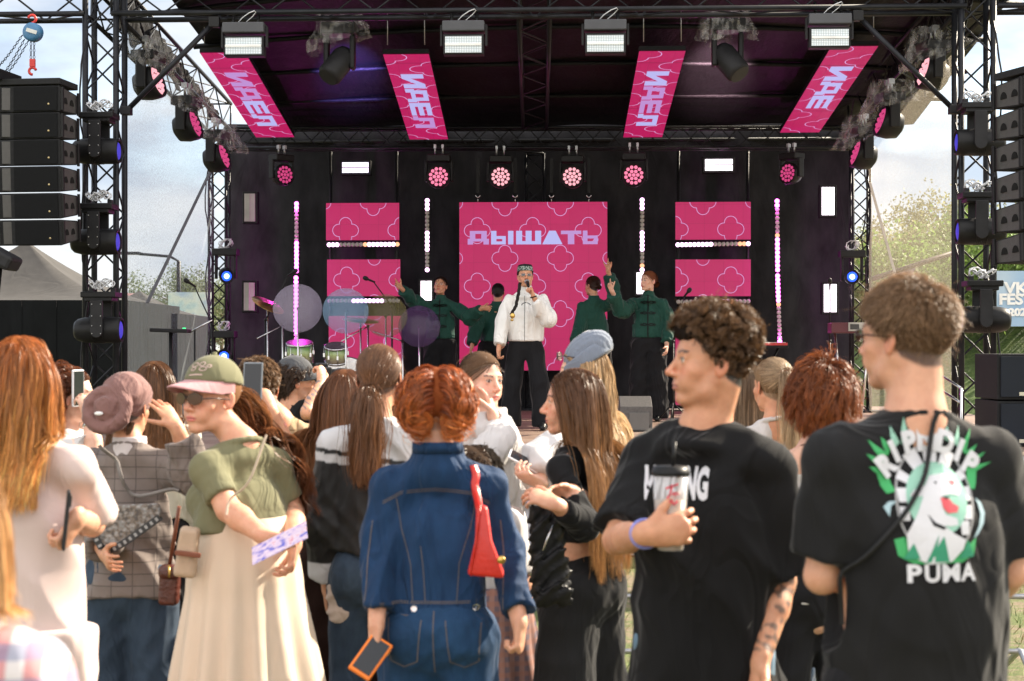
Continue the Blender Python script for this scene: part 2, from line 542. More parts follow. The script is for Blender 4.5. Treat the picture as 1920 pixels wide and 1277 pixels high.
def hand(fd, wr, d, pn, side, s=1.0, curl=(0.5, 0.5, 0.55, 0.6), thumb=0.5, spread=0.12):
    wr = Vector(wr); d = Vector(d).normalized(); P0 = Vector(pn); P0 = (P0 - d * P0.dot(d)).normalized()
    sd = d.cross(P0).normalized()
    if sd.dot(Vector(side)) < 0: sd = -sd
    fd.cone(wr - d * 0.012, wr + d * 0.04 * s, 0.024 * s, 0.032 * s, 0.02, flat=P0, fk=0.6)
    fd.cone(wr + d * 0.03 * s, wr + d * 0.068 * s, 0.034 * s, 0.038 * s, 0.012, flat=P0, fk=0.40)
    tips = []
    for i, ln in enumerate((0.070, 0.079, 0.073, 0.058)):
        p = wr + d * (0.080 - abs(i - 1.2) * 0.004) * s + sd * (1.5 - i) * 0.0195 * s
        dr = (d + sd * spread * (1.4 - i)).normalized(); pn = P0.copy()
        r = 0.0090 * s * (0.86 if i == 3 else 1)
        for j, fr in enumerate((0.46, 0.30, 0.24)):
            ang = curl[i] * (0.9, 1.15, 0.75)[j]
            ax = dr.cross(pn).normalized(); Rm = Matrix.Rotation(ang, 3, ax)
            dr = (Rm @ dr).normalized(); pn = (Rm @ pn).normalized()
            q = p + dr * ln * fr * s
            fd.cone(p, q, r, r * 0.90, 0.007 if j == 0 else 0.003)
            p = q; r *= 0.90
        tips.append(p)
    p = wr + d * 0.022 * s + sd * 0.024 * s
    dr = (d * 0.62 + sd * 0.78 + P0 * 0.25).normalized()
    for j, (ln, r1, r2) in enumerate(((0.036, 0.0145, 0.0115), (0.030, 0.0112, 0.0100), (0.024, 0.0100, 0.0082))):
        q = p + dr * ln * s
        fd.cone(p, q, r1 * s, r2 * s, 0.010 if j == 0 else 0.003)
        p = q
        dr = (dr + (d * 0.5 + P0 * 0.55 - sd * 0.35) * thumb).normalized()
    return tips

class Person:
    def __init__(s, label, px, d, H, yaw=0, head=0, pitch=0, roll=0, sex='f', sw=1.0, g=1.0, base=0.0, lean=(0, 0), skin='light',
                 group=None, hpx=None, hoff=(0, 0), hs=None, pos=None, near=1):
        loc = W(px, HYP, d); s.base = Vector((loc.x, loc.y, base))
        if pos is not None: s.base = Vector(pos)
        s.H = H; s.g = g; s.sex = sex; s.near = near
        s.skin = SKINS[skin]
        ya = R(yaw)
        s.r = Vector((math.cos(ya), math.sin(ya), 0)); s.f = Vector((-math.sin(ya), math.cos(ya), 0)); s.u = Vector((0, 0, 1))
        s.lean = s.r * lean[0] + s.f * lean[1]
        s.sw = sw * (1.0 if sex == 'm' else 0.90)
        s.hs = hs or (1.03 if sex == 'm' else 0.97)
        s.root = thing('person', s.base, label, 'person', group)
        # head frame
        s.HM = (Matrix.Rotation(R(head), 3, 'Z') @ Matrix.Rotation(R(pitch), 3, 'X') @ Matrix.Rotation(R(roll), 3, 'Y'))
        s.hc = s.at(hoff[0], 0.015 + hoff[1], 1.0, zabs=H - 0.117 * s.hs)
        if hpx is not None: s.hc.x = W(hpx, HYP, s.hc.y).x
        s.nb = s.at(0, -0.012, 0.838)
        s.sh = {q: s.at(q * 0.100 * H * s.sw, -0.008, 0.790) for q in (-1, 1)}
        s.el, s.wr, s.hd, s.pn = {}, {}, {}, {}
        for q in (-1, 1):
            s.el[q] = s.sh[q] + s.r * q * 0.035 - s.f * 0.02 - s.u * 0.172 * H
            s.wr[q] = s.el[q] + s.r * q * 0.0 + s.f * 0.06 - s.u * 0.140 * H
            s.hd[q] = None; s.pn[q] = -s.r * q
        s.curl = {-1: (0.35, 0.4, 0.45, 0.5), 1: (0.35, 0.4, 0.45, 0.5)}
        s.thumb = {-1: 0.4, 1: 0.4}
        s.hips = {q: s.at(q * 0.052 * H, 0, 0.52) for q in (-1, 1)}
        s.kn = {q: s.at(q * 0.058 * H, 0.01, 0.28) for q in (-1, 1)}
        s.an = {q: s.at(q * 0.062 * H, -0.01, 0.05) for q in (-1, 1)}
    def at(s, r, f, z, zabs=None):
        zz = zabs if zabs is not None else z * s.H
        t = zz / (0.8 * s.H)
        return s.base + s.r * r + s.f * f + s.u * zz + s.lean * max(0, t)
    def arm(s, q, el, wr, hd=None, pn=None, curl=None, thumb=None):
        s.el[q] = Vector(el); s.wr[q] = Vector(wr)
        if hd is not None: s.hd[q] = Vector(hd)
        if pn is not None: s.pn[q] = Vector(pn)
        if curl is not None: s.curl[q] = curl
        if thumb is not None: s.thumb[q] = thumb
        return s
    def hp(s, x, y, z):
        """head-local point to world"""
        return s.hc + s.HM @ (Vector((x, y, z)) * s.hs)
    def hn(s, P):
        M = np.array(s.HM); return (P - npv(s.hc)) @ M / s.hs
    def torso(s, fd, e=0.0, wz=0.62, wr_=0.0, hz=0.50, hr=0.0, chest=0.0, k=0.07, bust=0.0, top=0.745, fk=0.72):
        H, g = s.H, s.g; m = s.sex == 'm'
        c = (0.142 if m else 0.126) * H / 1.7 * g + e + chest; w = (0.128 if m else 0.108) * H / 1.7 * g + e + wr_
        hp_ = (0.145 if m else 0.155) * H / 1.7 * g + e + hr
        fd.cone(s.at(0, 0.0, top - 0.055), s.at(0, 0.0, wz), c, w, 0, flat=s.f, fk=fk)
        fd.cone(s.at(0, 0.0, wz), s.at(0, -0.01, hz), w, hp_, k, flat=s.f, fk=fk + 0.04)
        a, b = s.sh[-1], s.sh[1]
        y = e * 0.45
        fd.cone(a - s.u * 0.012, b - s.u * 0.012, 0.042 * g + y, 0.042 * g + y, 0.035)
        fd.cone(a - s.u * 0.010, s.nb - s.u * 0.034 - s.r * 0.03, 0.036 * g + y, 0.038 * g + y, 0.03)
        fd.cone(b - s.u * 0.010, s.nb - s.u * 0.034 + s.r * 0.03, 0.036 * g + y, 0.038 * g + y, 0.03)
        if e: fd.ell(s.nb - s.u * 0.052 + s.f * 0.034, (0.098 * g, 0.088 * g, 0.046), np.array([list(s.r), list(s.f), list(s.u)]).T, 0.04)
        if bust:
            for q in (-1, 1):
                fd.ell(s.at(q * 0.06 * g, 0.085 * g + e * 0.5, 0.715), (0.062 * bust,) * 3, None, 0.05)
        return fd
    def fine(s):
        hc = npv(s.hc); b = [(hc - 0.125 * s.hs, hc + 0.13 * s.hs)]
        for q in (-1, 1):
            d = s.hd[q] or (s.wr[q] - s.el[q]).normalized()
            c = npv(s.wr[q] + Vector(d).normalized() * 0.08)
            b.append((c - 0.10, c + 0.10))
        return b
    def body(s, midriff=True, paint=None, face=True, arms=(-1, 1), hf=None, legs=True):
        H, g = s.H, s.g
        hf = hf or (0.0034 if s.near >= 2 else 0.0045 if s.near == 1 else 0.006)
        pts = [s.hc, s.base + Vector((0, 0, 0.0))] + list(s.el.values()) + list(s.wr.values()) + list(s.sh.values())
        for q in (-1, 1):
            d = Vector(s.hd[q] or (s.wr[q] - s.el[q])).normalized(); pts.append(s.wr[q] + d * 0.17)
        A = np.array([list(p) for p in pts]); lo = A.min(0) - 0.24; hi = A.max(0) + 0.24
        lo[2] = s.base.z - 0.02; hi[2] = max(hi[2], s.hc.z + 0.16)
        fd = Field(lo, hi, 0.013, s.fine(), hf)
        s.torso(fd, 0.0, hr=-0.026 * g)
        for q in (-1, 1):
            fd.cone(s.sh[q] - s.u * 0.012 - s.r * q * 0.008, s.el[q], 0.041 * g, 0.036 * g, 0.02)
            fd.cone(s.el[q], s.el[q] + (s.wr[q] - s.el[q]) * 0.35, 0.036 * g, 0.037 * g, 0.012)
            fd.cone(s.el[q] + (s.wr[q] - s.el[q]) * 0.3, s.wr[q], 0.037 * g, 0.0235 * (0.5 + 0.5 * g), 0.012)
            if legs:
                fd.cone(s.hips[q], s.kn[q], 0.070 * g, 0.050 * g, 0.02); fd.cone(s.kn[q], s.an[q], 0.055 * g, 0.036, 0.02)
                fd.cone(s.an[q] - s.u * 0.03 - s.f * 0.03, s.an[q] - s.u * 0.045 + s.f * 0.12, 0.032, 0.026, 0.02)
            d = Vector(s.hd[q] or (s.wr[q] - s.el[q])).normalized()
            hand(fd, s.wr[q], d, s.pn[q], _thumb_side(s, q, d), 0.92 * (H / 1.7) * (1.06 if s.sex == 'm' else 0.98), s.curl[q], s.thumb[q])
        s.headsdf(fd)
        P, Q = fd.mesh(1)
        cols = np.tile(np.array(s.skin), (len(P), 1))
        h = s.hn(P)
        s.paint_head(cols, h, face)
        for q in (-1, 1):                                           # redder fingers and elbows
            dd = np.linalg.norm(P - npv(s.wr[q] + Vector(s.hd[q] or (s.wr[q] - s.el[q])).normalized() * 0.13), axis=1)
            w = np.clip(1 - dd / 0.07, 0, 1)[:, None] * 0.35
            cols = cols * (1 - w) + cols * np.array([1.05, 0.80, 0.78]) * w
        if paint: cols = paint(s, P, cols)
        s.bodyobj = np_mesh('body', P, Q, skin_mat(), s.root, cols)
        return s
    def headsdf(s, fd):
        def E(c, r, k=0.012, op='u', M=None):
            fd.ell(s.hp(*c), [x * s.hs for x in r], np.array(s.HM if M is None else s.HM @ M), k * s.hs, op)
        def C(a, b, r1, r2, k=0.01, op='u', **kw):
            fd.cone(s.hp(*a), s.hp(*b), r1 * s.hs, r2 * s.hs, k * s.hs, op=op, **kw)
        m = s.sex == 'm'; j = 1.0 if m else 0.93
        E((0, -0.012, 0.035), (0.0755, 0.094, 0.082), 0)
        E((0, 0.028, -0.028), (0.060 * j, 0.060, 0.082), 0.03)
        for q in (-1, 1):
            C((q * 0.052 * j, -0.005, -0.045), (q * 0.042 * j, 0.020, -0.078), 0.018, 0.017, 0.02)
            C((q * 0.042 * j, 0.020, -0.078), (q * 0.012, 0.066, -0.098), 0.016, 0.0155, 0.02)
            E((q * 0.042, 0.056, -0.026), (0.020, 0.018, 0.018), 0.018)
            E((q * 0.033, 0.068, -0.055), (0.014, 0.016, 0.02), 0.02)
        E((0, 0.070, -0.098), (0.019, 0.017, 0.015), 0.014)
        C((-0.036, 0.074, 0.018), (0.036, 0.074, 0.018), 0.010, 0.010, 0.018)
        E((0, 0.070, -0.058), (0.028, 0.024, 0.028), 0.018)
        C((0, 0.084, 0.006), (0, 0.107, -0.030), 0.0070, 0.0098, 0.010)
        E((0, 0.108, -0.033), (0.0105, 0.0105, 0.0095), 0.006)
        for q in (-1, 1):
            E((q * 0.0125, 0.096, -0.037), (0.0085, 0.011, 0.0075), 0.006)
            E((q * 0.031, 0.090, 0.001), (0.017, 0.013, 0.010), 0.010, 's')
            E((q * 0.031, 0.0705, 0.000), (0.0135, 0.0135, 0.0125), 0.003)
            C((q * 0.017, 0.082, 0.006), (q * 0.044, 0.077, 0.005), 0.0042, 0.0042, 0.004)
            C((q * 0.019, 0.080, -0.008), (q * 0.042, 0.076, -0.007), 0.0036, 0.0036, 0.004)
            EM = Matrix.Rotation(q * 0.30, 3, 'Z') @ Matrix.Rotation(0.18, 3, 'X')
            E((q * 0.0765, -0.010, -0.010), (0.0065, 0.0185, 0.031), 0.006, 'u', EM)
            E((q * 0.0835, -0.006, -0.006), (0.0045, 0.011, 0.019), 0.004, 's', EM)
        E((0, 0.0905, -0.0615), (0.0215, 0.0085, 0.0050), 0.005)
        E((0, 0.0895, -0.0710), (0.0180, 0.0085, 0.0058), 0.005)
        E((0, 0.100, -0.0662), (0.026, 0.0075, 0.0014), 0.003, 's')
        nr = 0.058 if m else 0.047
        fd.cone(s.hp(0, -0.022, -0.055), s.nb - s.u * 0.01, nr * s.hs, nr * 1.06 * s.hs, 0.025)
        fd.cone(s.nb - s.u * 0.01, s.nb - s.u * 0.065 + s.f * 0.004, nr * 1.06, nr * 1.22, 0.03)
    def paint_head(s, C, h, face):
        x, y, z = h[:, 0], h[:, 1], h[:, 2]
        inh = (np.abs(x) < 0.1) & (np.abs(y) < 0.14) & (z > -0.12) & (z < 0.13)
        def blend(mask, col):
            mk = np.clip(mask, 0, 1)[:, None] * inh[:, None]; C[:] = C * (1 - mk) + np.array(col) * mk
        red = np.array(s.skin) * (1.08, 0.72, 0.70)
        blend(0.45 * np.exp(-(((np.abs(x) - 0.042) / 0.02) ** 2 + ((z + 0.03) / 0.02) ** 2)) * (y > 0), red)
        blend(0.5 * np.exp(-((x / 0.016) ** 2 + ((z + 0.034) / 0.014) ** 2)) * (y > 0.07), red)
        blend(0.5 * (np.abs(x) > 0.072) * (np.abs(z + 0.01) < 0.04), red)
        if getattr(s, 'stubble', 0):
            mk = ((z < -0.035) & (y > -0.01) & (np.abs(z + 0.066) + np.abs(x) * 0.3 > 0.012)).astype(float) * s.stubble
            blend(mk, np.array(s.skin) * (0.50, 0.50, 0.55))
        if face:
            lip = np.array(getattr(s, 'lips', (0.52, 0.17, 0.16)))
            blend(0.9 * (((x / 0.023) ** 2 + ((z + 0.0665) / 0.0098) ** 2) < 1) * (y > 0.07), lip)
            blend(0.7 * (((x / 0.024) ** 2 + ((z + 0.0662) / 0.0016) ** 2) < 1) * (y > 0.07), lip * 0.35)
            for q in (-1, 1):
                ex = (x - q * 0.031)
                ey = ((ex / 0.0125) ** 2 + (z / 0.0058) ** 2 < 1) & (y > 0.06)
                blend(1.0 * ey, (0.62, 0.58, 0.55))
                blend(1.0 * ((ex / 0.0055) ** 2 + (z / 0.0058) ** 2 < 1) * (y > 0.06), (0.06, 0.035, 0.02))
                blend(0.85 * (np.abs(z - 0.0066 + ex ** 2 * 14) < 0.0020) * (np.abs(ex) < 0.0145) * (y > 0.05), (0.03, 0.02, 0.015))
                blend(0.85 * (np.abs(z - 0.0235 + (ex * q - 0.004) ** 2 * 9) < 0.0036) * (np.abs(ex) < 0.0185) * (y > 0.04), getattr(s, 'brow', (0.06, 0.035, 0.02)))
        if getattr(s, 'scalp', None) is not None:
            hl = np.interp(y, HLY[0], HLY[1])
            blend(np.clip((z - hl + 0.004) / 0.008, 0, 1) * (np.abs(x) < 0.079), s.scalp)
    # ---------------------------------------------------------------- clothes
    def top(s, m, e=0.022, hem=0.50, hemr=0.0, waist=0.0, sleeve=0.42, slr=(0.066, 0.075, 0.06), cuff=None, collar=None, fold=0.006, ff=13, h=None,
            name='shirt', open_=0.0, bust=0.0, chest=0.0, bm=0.0, cols=None, seed=0, wz=0.62, neck=0.0, slv_k=0.022, hemtilt=0.0, shoulder=0.0, strap=False, smooth=1, label=None):
        H = s.H; g = s.g
        h = h or (0.0085 if s.near >= 2 else 0.010 if s.near == 1 else 0.012)
        pts = [s.nb + s.u * 0.08, s.at(0, 0, hem) - s.u * 0.03] + list(s.sh.values())
        if sleeve > 0.01:
            pts += list(s.el.values())
            if sleeve > 0.5: pts += list(s.wr.values())
        A = np.array([list(p) for p in pts]); pad = 0.21 * g + e + hemr * 0.5
        lo = A.min(0) - np.array([pad, pad, 0.10]); hi = A.max(0) + np.array([pad, pad, 0.10])
        fd = Field(lo, hi, h)
        hz = min(hem + 0.0, 0.52) if hem < 0.52 else hem
        s.torso(fd, e, wz=wz, wr_=waist, hz=min(hem - 0.02, 0.50), hr=hemr, chest=chest, bust=bust)
        if shoulder:
            for q in (-1, 1): fd.ell(s.sh[q] + s.r * q * 0.01, (0.07 + shoulder,) * 3, None, 0.05)
        n_ = (s.u + s.r * hemtilt).normalized()
        fd.plane(s.at(0, 0, hem), -n_)
        if sleeve > 0.01:
            for q in (-1, 1):
                dr = (s.el[q] - s.sh[q]); L = dr.length; dn = dr.normalized()
                S0 = s.sh[q] - s.u * 0.010 - s.r * q * 0.004; q0 = slr[0] * 0.86
                if sleeve <= 0.5:
                    t = sleeve * 2; cp = s.sh[q] + dr * t; rr = slr[0] + (slr[1] - slr[0]) * t
                    fd.cone(S0, s.sh[q] + dr * (t + 0.25), q0 * g, (slr[0] + (slr[1] - slr[0]) * (t + 0.25)) * g, slv_k, cut=(cp, dn))
                    s.cutinfo = (cp, dn, rr * g)
                else:
                    fd.cone(S0, s.el[q], q0 * g, slr[1] * g, slv_k)
                    d2 = s.wr[q] - s.el[q]; t = (sleeve - 0.5) * 2; cp = s.el[q] + d2 * t
                    fd.cone(s.el[q], cp + d2.normalized() * 0.05, slr[1] * g, slr[2] * g, 0.03, cut=(cp, d2))
                    if cuff: fd.cone(cp - d2.normalized() * 0.045, cp + d2.normalized() * 0.05, cuff, cuff, 0.008, cut=(cp + d2.normalized() * 0.004, d2))
        if fold:
            fd.folds(fold, ff, seed, zs=0.35)
        if bm:   # elastic band at the hem
            z = s.at(0, 0, hem)
            fd.cone(s.at(0, -0.005, hem + 0.022), s.at(0, -0.005, hem - 0.01), bm, bm, 0.02, flat=s.f, fk=0.76, cut=(s.at(0, 0, hem - 0.008), -s.u))
        if collar:
            hgt, rad = collar
            fd.cone(s.nb - s.u * 0.035, s.nb + s.u * hgt + s.f * 0.006, rad + 0.012, rad, 0.012, cut=(s.nb + s.u * hgt, s.u - s.f * 0.15))
            fd.cone(s.nb + s.u * (hgt - 0.02 + rad * 0.85), s.nb + s.u * (hgt + 0.08) + s.f * 0.01, rad - 0.007, rad - 0.004, 0, op='s')
        else:
            rr = (0.066 if s.sex == 'm' else 0.060) + neck; nc = s.nb - s.u * 0.012 + s.f * 0.016
            rib = [nc + s.r * (rr + 0.004) * math.cos(a) + s.f * (rr + 0.004) * math.sin(a) - s.u * 0.022 * math.sin(a) for a in [R(20 * i) for i in range(19)]]
            if not strap:
                for a_, b_ in zip(rib, rib[1:]): fd.cone(a_, b_, 0.010, 0.010, 0.006)
            fd.cone(s.nb + s.u * 0.052 + s.f * 0.014, s.nb + s.u * 0.16 + s.f * 0.014, rr, rr, 0.006, op='s')
        if strap:
            fd.plane(s.at(0, 0, 0.775), s.u)
        if sleeve > 0.01:                                           # hollow cuffs
            for q in (-1, 1):
                if sleeve <= 0.5:
                    dr = s.el[q] - s.sh[q]; dn = dr.normalized(); cp = s.sh[q] + dr * sleeve * 2
                    rr = (slr[0] + (slr[1] - slr[0]) * sleeve * 2) * g - 0.014
                else:
                    dr = s.wr[q] - s.el[q]; dn = dr.normalized(); cp = s.el[q] + dr * (sleeve - 0.5) * 2
                    rr = (cuff or (slr[1] + (slr[2] - slr[1]) * (sleeve - 0.5) * 2) * g) - 0.012
                fd.cone(cp + dn * (rr - 0.014), cp + dn * (rr + 0.05), rr, rr, 0, op='s')
        P, Q = fd.mesh(smooth)
        c = cols(s, P) if cols else None
        o = np_mesh(name, P, Q, m, s.root, c)
        if label: o['label'] = label
        s.topobj = o
        return o
    def pants(s, m, top=0.60, rt=0.092, rk=0.075, ra=0.075, e=0.012, fold=0.004, h=None, name='trousers', zend=0.035, seed=3, ff=12, hemr=0.0, glute=0.0, cols=None):
        H = s.H; g = s.g
        h = h or (0.010 if s.near >= 1 else 0.013)
        pts = [s.at(0, 0, top)] + list(s.kn.values()) + list(s.an.values()) + list(s.hips.values())
        A = np.array([list(p) for p in pts]); lo = A.min(0) - 0.24 * g; hi = A.max(0) + 0.24 * g; lo[2] = s.base.z
        fd = Field(lo, hi, h)
        w = (0.118 if s.sex == 'm' else 0.106) * H / 1.7 * g + e; hp_ = (0.140 if s.sex == 'm' else 0.150) * H / 1.7 * g + e
        fd.cone(s.at(0, 0, top + 0.03), s.at(0, -0.012, 0.525), w, hp_, 0, flat=s.f, fk=0.76)
        if glute:
            for q in (-1, 1): fd.ell(s.at(q * 0.062 * g, -0.062 * g, 0.515), (0.085 * glute, 0.078 * glute, 0.092 * glute), np.array([list(s.r), list(s.f), list(s.u)]).T, 0.04)
        for q in (-1, 1):
            fd.cone(s.hips[q] - s.u * 0.02, s.kn[q], rt * g, rk * g, 0.025)
            end = s.an[q].copy(); end.z = s.base.z + zend
            fd.cone(s.kn[q], end - s.u * 0.1, rk * g, ra * g + (ra - rk) * 0.1, 0.03, cut=(end, -s.u))
        if fold: fd.folds(fold, ff, seed, zs=0.5)
        fd.plane(s.at(0, 0, top), s.u)
        P, Q = fd.mesh(1)
        return np_mesh(name, P, Q, m, s.root, cols(s, P) if cols else None)
    def shoes(s, m, sole=None):
        for q in (-1, 1):
            a = s.an[q]; z = s.base.z
            lo = [a.x - 0.25, a.y - 0.25, z - 0.01]; hi = [a.x + 0.25, a.y + 0.25, z + 0.16]
            fd = Field(lo, hi, 0.007)
            t = Vector((a.x, a.y, z + 0.045))
            fd.cone(t - s.f * 0.05, t + s.f * 0.10, 0.040, 0.036, 0); fd.cone(t - s.f * 0.03, a + s.u * 0.02, 0.042, 0.044, 0.03)
            fd.cone(t + s.f * 0.10 - s.u * 0.008, t + s.f * 0.15 - s.u * 0.014, 0.036, 0.031, 0.02)
            fd.plane((0, 0, z + 0.004), (0, 0, -1))
            P, Q = fd.mesh(1); np_mesh('shoe', P, Q, m, s.root)
    def skirt(s, m, top=0.60, z0=0.04, r0=0.13, r1=0.42, pleats=22, amp=0.02, name='skirt', sq=0.78, hip=0.55, hipr=None, bx=0.0):
        n, k = 260, 40; P = []; hipr = hipr or 0.175
        for i in range(k + 1):
            t = i / k; z = top * s.H + (z0 - top * s.H) * t
            th = (top - hip) / (top - z0 / s.H)
            if t < th: rad = r0 + (hipr - r0) * math.sin(t / th * math.pi / 2)
            else: rad = hipr + (r1 - hipr) * ((t - th) / (1 - th)) ** 0.95
            for j in range(n):
                a = 2 * math.pi * j / n
                w = math.sin(a * pleats + 0.8 * math.sin(a * 3 + t * 1.5)) + 0.5 * math.sin(a * pleats * 0.47 + 1 + t)
                rr = rad + amp * w * min(1, t * 2.2) * (0.35 + t)
                c = s.at(0, -0.01, 0, zabs=z)
                P.append(list(c + s.r * math.cos(a) * rr + s.f * math.sin(a) * rr * sq + s.r * bx * t))
        P = np.array(P); I = np.arange(n)
        Q = np.concatenate([np.stack([i * n + I, (i + 1) * n + I, (i + 1) * n + (I + 1) % n, i * n + (I + 1) % n], 1) for i in range(k)])
        return np_mesh(name, P, Q, m, s.root)
    # ---------------------------------------------------------------- hair
    def colliders(s, torso=0.0, cran=1.05, extra=()):
        H = s.H; g = s.g; hM = np.array(s.HM); hs = s.hs
        bM = np.array([list(s.r), list(s.f), list(s.u)]).T
        c = [(npv(s.hp(0, -0.012, 0.035)), np.array([0.0755, 0.094, 0.082]) * hs * cran, hM),
             (npv(s.hp(0, 0.020, -0.035)), np.array([0.062, 0.060, 0.080]) * hs * cran, hM),
             (npv(s.hp(0, -0.02, -0.10)), np.array([0.055, 0.055, 0.09]) * hs, hM)]
        t = torso
        c.append((npv(s.at(0, 0.0, 0.70)), np.array([0.155 * g + t, 0.115 * g + t, 0.24]), bM))
        for q in (-1, 1): c.append((npv(s.sh[q] - s.r * q * 0.03 - s.u * 0.01), np.array([0.105, 0.070 + t, 0.062 + t]), bM))
        return c + list(extra)
    def roots(s, n, mask=None, seed=0):
        rg = np.random.default_rng(seed); out = []
        while sum(len(o) for o in out) < n:
            v = rg.normal(size=(n * 3, 3)); v /= np.linalg.norm(v, axis=1)[:, None]
            q = v * np.array([0.0755, 0.094, 0.082]) + np.array([0, -0.012, 0.035])
            hl = np.interp(q[:, 1], HLY[0], HLY[1])
            m = q[:, 2] > hl
            if mask is not None: m &= mask(q)
            out.append(q[m])
        return np.concatenate(out)[:n]
    def strands(s, q, vel, L, n=20, grav=0.3, stiff=0.8, noise=0.1, col=(0.1, 0.05, 0.03), tip=None, cv=0.25, w=0.0016, cran=1.05, torso=0.03, clump=40,
                cl=0.5, curl=0.0, curlf=10.0, seed=0, force=None, name='hair', cap=None, extra=(), ctp=1.0, flyaway=0.02, colf=None, emit=True, curl0=0.0, wr=0.0):
        """grow strands from head-local roots q with starting directions vel (head-local); gravity and the head, neck and shoulders shape them"""
        rg = np.random.default_rng(seed); N = len(q); hM = np.array(s.HM)
        p = (q * s.hs * 1.0) @ hM.T + npv(s.hc); v = vel @ hM.T; v /= np.linalg.norm(v, axis=1)[:, None] + 1e-9
        L = np.broadcast_to(np.asarray(L, dtype=float), (N,)) * rg.uniform(0.86, 1.05, N)
        ds = (L / (n - 1))[:, None]; G = np.array([0, 0, -1.0]); cc = s.colliders(torso, cran, extra)
        T = [p.copy()]
        for i in range(1, n):
            v = v * stiff + G * grav * (ds / 0.02) ** 0.5 + rg.normal(size=(N, 3)) * noise * 0.3
            if force is not None: v = v + force(s, p, i / n, q)
            v /= np.linalg.norm(v, axis=1)[:, None] + 1e-9
            p = p + v * ds
            for c, r_, M in cc:
                qq = ((p - c) @ M) / r_; nn = np.linalg.norm(qq, axis=1)
                ins = nn < 1
                if ins.any():
                    p[ins] = c + ((qq[ins] / nn[ins][:, None]) * r_) @ M.T
            d = p - T[-1]; ln = np.linalg.norm(d, axis=1)[:, None] + 1e-9
            p = T[-1] + d / ln * ds; v = d / ln * 0.6 + v * 0.4
            T.append(p.copy())
        T = np.stack(T, 1)                                        # N, n, 3
        t = np.linspace(0, 1, n)[None, :, None]
        if clump:
            nc = max(1, N // clump); ci = rg.choice(N, nc, replace=False)
            mid = T[:, n // 2]; key = T[ci][:, n // 2]; k0 = T[ci][:, 0]
            best = np.zeros(N, dtype=int); bd = np.full(N, 1e9)
            for a in range(nc):
                dd = ((mid - key[a]) ** 2).sum(1) + 0.5 * ((T[:, 0] - k0[a]) ** 2).sum(1); m = dd < bd; bd[m] = dd[m]; best[m] = a
            tgt = T[ci[best]]
            T = T + (tgt - T) * (cl * t ** ctp) * rg.uniform(0.6, 1.0, N)[:, None, None]
            ph = rg.uniform(0, 6.28, nc)[best]; fr = (rg.uniform(0.75, 1.25, nc) * curlf)[best]; am = rg.uniform(0.6, 1.3, nc)[best]
        else:
            ph = rg.uniform(0, 6.28, N); fr = rg.uniform(0.75, 1.25, N) * curlf; am = rg.uniform(0.6, 1.3, N)
        if curl:
            tn = np.gradient(T, axis=1); tn /= np.linalg.norm(tn, axis=2)[:, :, None] + 1e-9
            ref = np.where(np.abs(tn[:, :, 2:3]) > 0.85, np.array([1.0, 0, 0]), np.array([0, 0, 1.0]))
            a1 = np.cross(tn, ref); a1 /= np.linalg.norm(a1, axis=2)[:, :, None] + 1e-9; a2 = np.cross(tn, a1)
            arc = t * L[:, None, None]
            an = arc * fr[:, None, None] * 6.28 + ph[:, None, None]
            env = np.clip(curl0 + t * 2.2, 0, 1)
            T = T + (a1 * np.cos(an) + a2 * np.sin(an)) * curl * am[:, None, None] * env
        if wr: T = T + rg.normal(size=T.shape) * wr * t
        if flyaway:
            fl = rg.random(N) < flyaway
            T[fl] += (np.cumsum(rg.normal(size=(fl.sum(), n, 3)), axis=1)) * 0.0035 * t
            up = rg.normal(size=(fl.sum(), 1, 3)) * 0.010; T[fl] += up * t
        tn = np.gradient(T, axis=1)
        cen = npv(s.hc); out = T - cen; out[:, :, 2] *= 0.3
        out += rg.normal(size=(N, 1, 3)) * 0.05
        sd = np.cross(tn, out); sd /= np.linalg.norm(sd, axis=2)[:, :, None] + 1e-9
        wd = (w * (1 - 0.75 * t ** 3)) * rg.uniform(0.6, 1.3, N)[:, None, None]
        A = T + sd * wd; B = T - sd * wd
        P = np.stack([A, B], 2).reshape(-1, 3)                   # index ((i*n)+j)*2+{0,1}
        i = np.arange(N)[:, None] * n * 2 + np.arange(n - 1)[None, :] * 2
        Q = np.stack([i, i + 1, i + 3, i + 2], -1).reshape(-1, 4)
        c0 = np.array(col); c1 = np.array(tip if tip is not None else col)
        tt = t ** 1.2; C = c0 * (1 - tt) + c1 * tt
        C = C * rg.lognormal(0, cv, N)[:, None, None] * np.ones((1, n, 1))
        if colf is not None: C = colf(C, T, rg)
        C = np.repeat(C[:, :, None, :], 2, 2).reshape(-1, 3)
        if cap is not None:
            P0, Q0, C0 = cap; Q = np.concatenate([Q0, Q + len(P0)]); P = np.concatenate([P0, P]); C = np.concatenate([C0, C])
        return (P, Q, np.clip(C, 0, 1)) if not emit else hair_obj(s, P, Q, np.clip(C, 0, 1), 0 if cap is None else len(cap[1]), name)
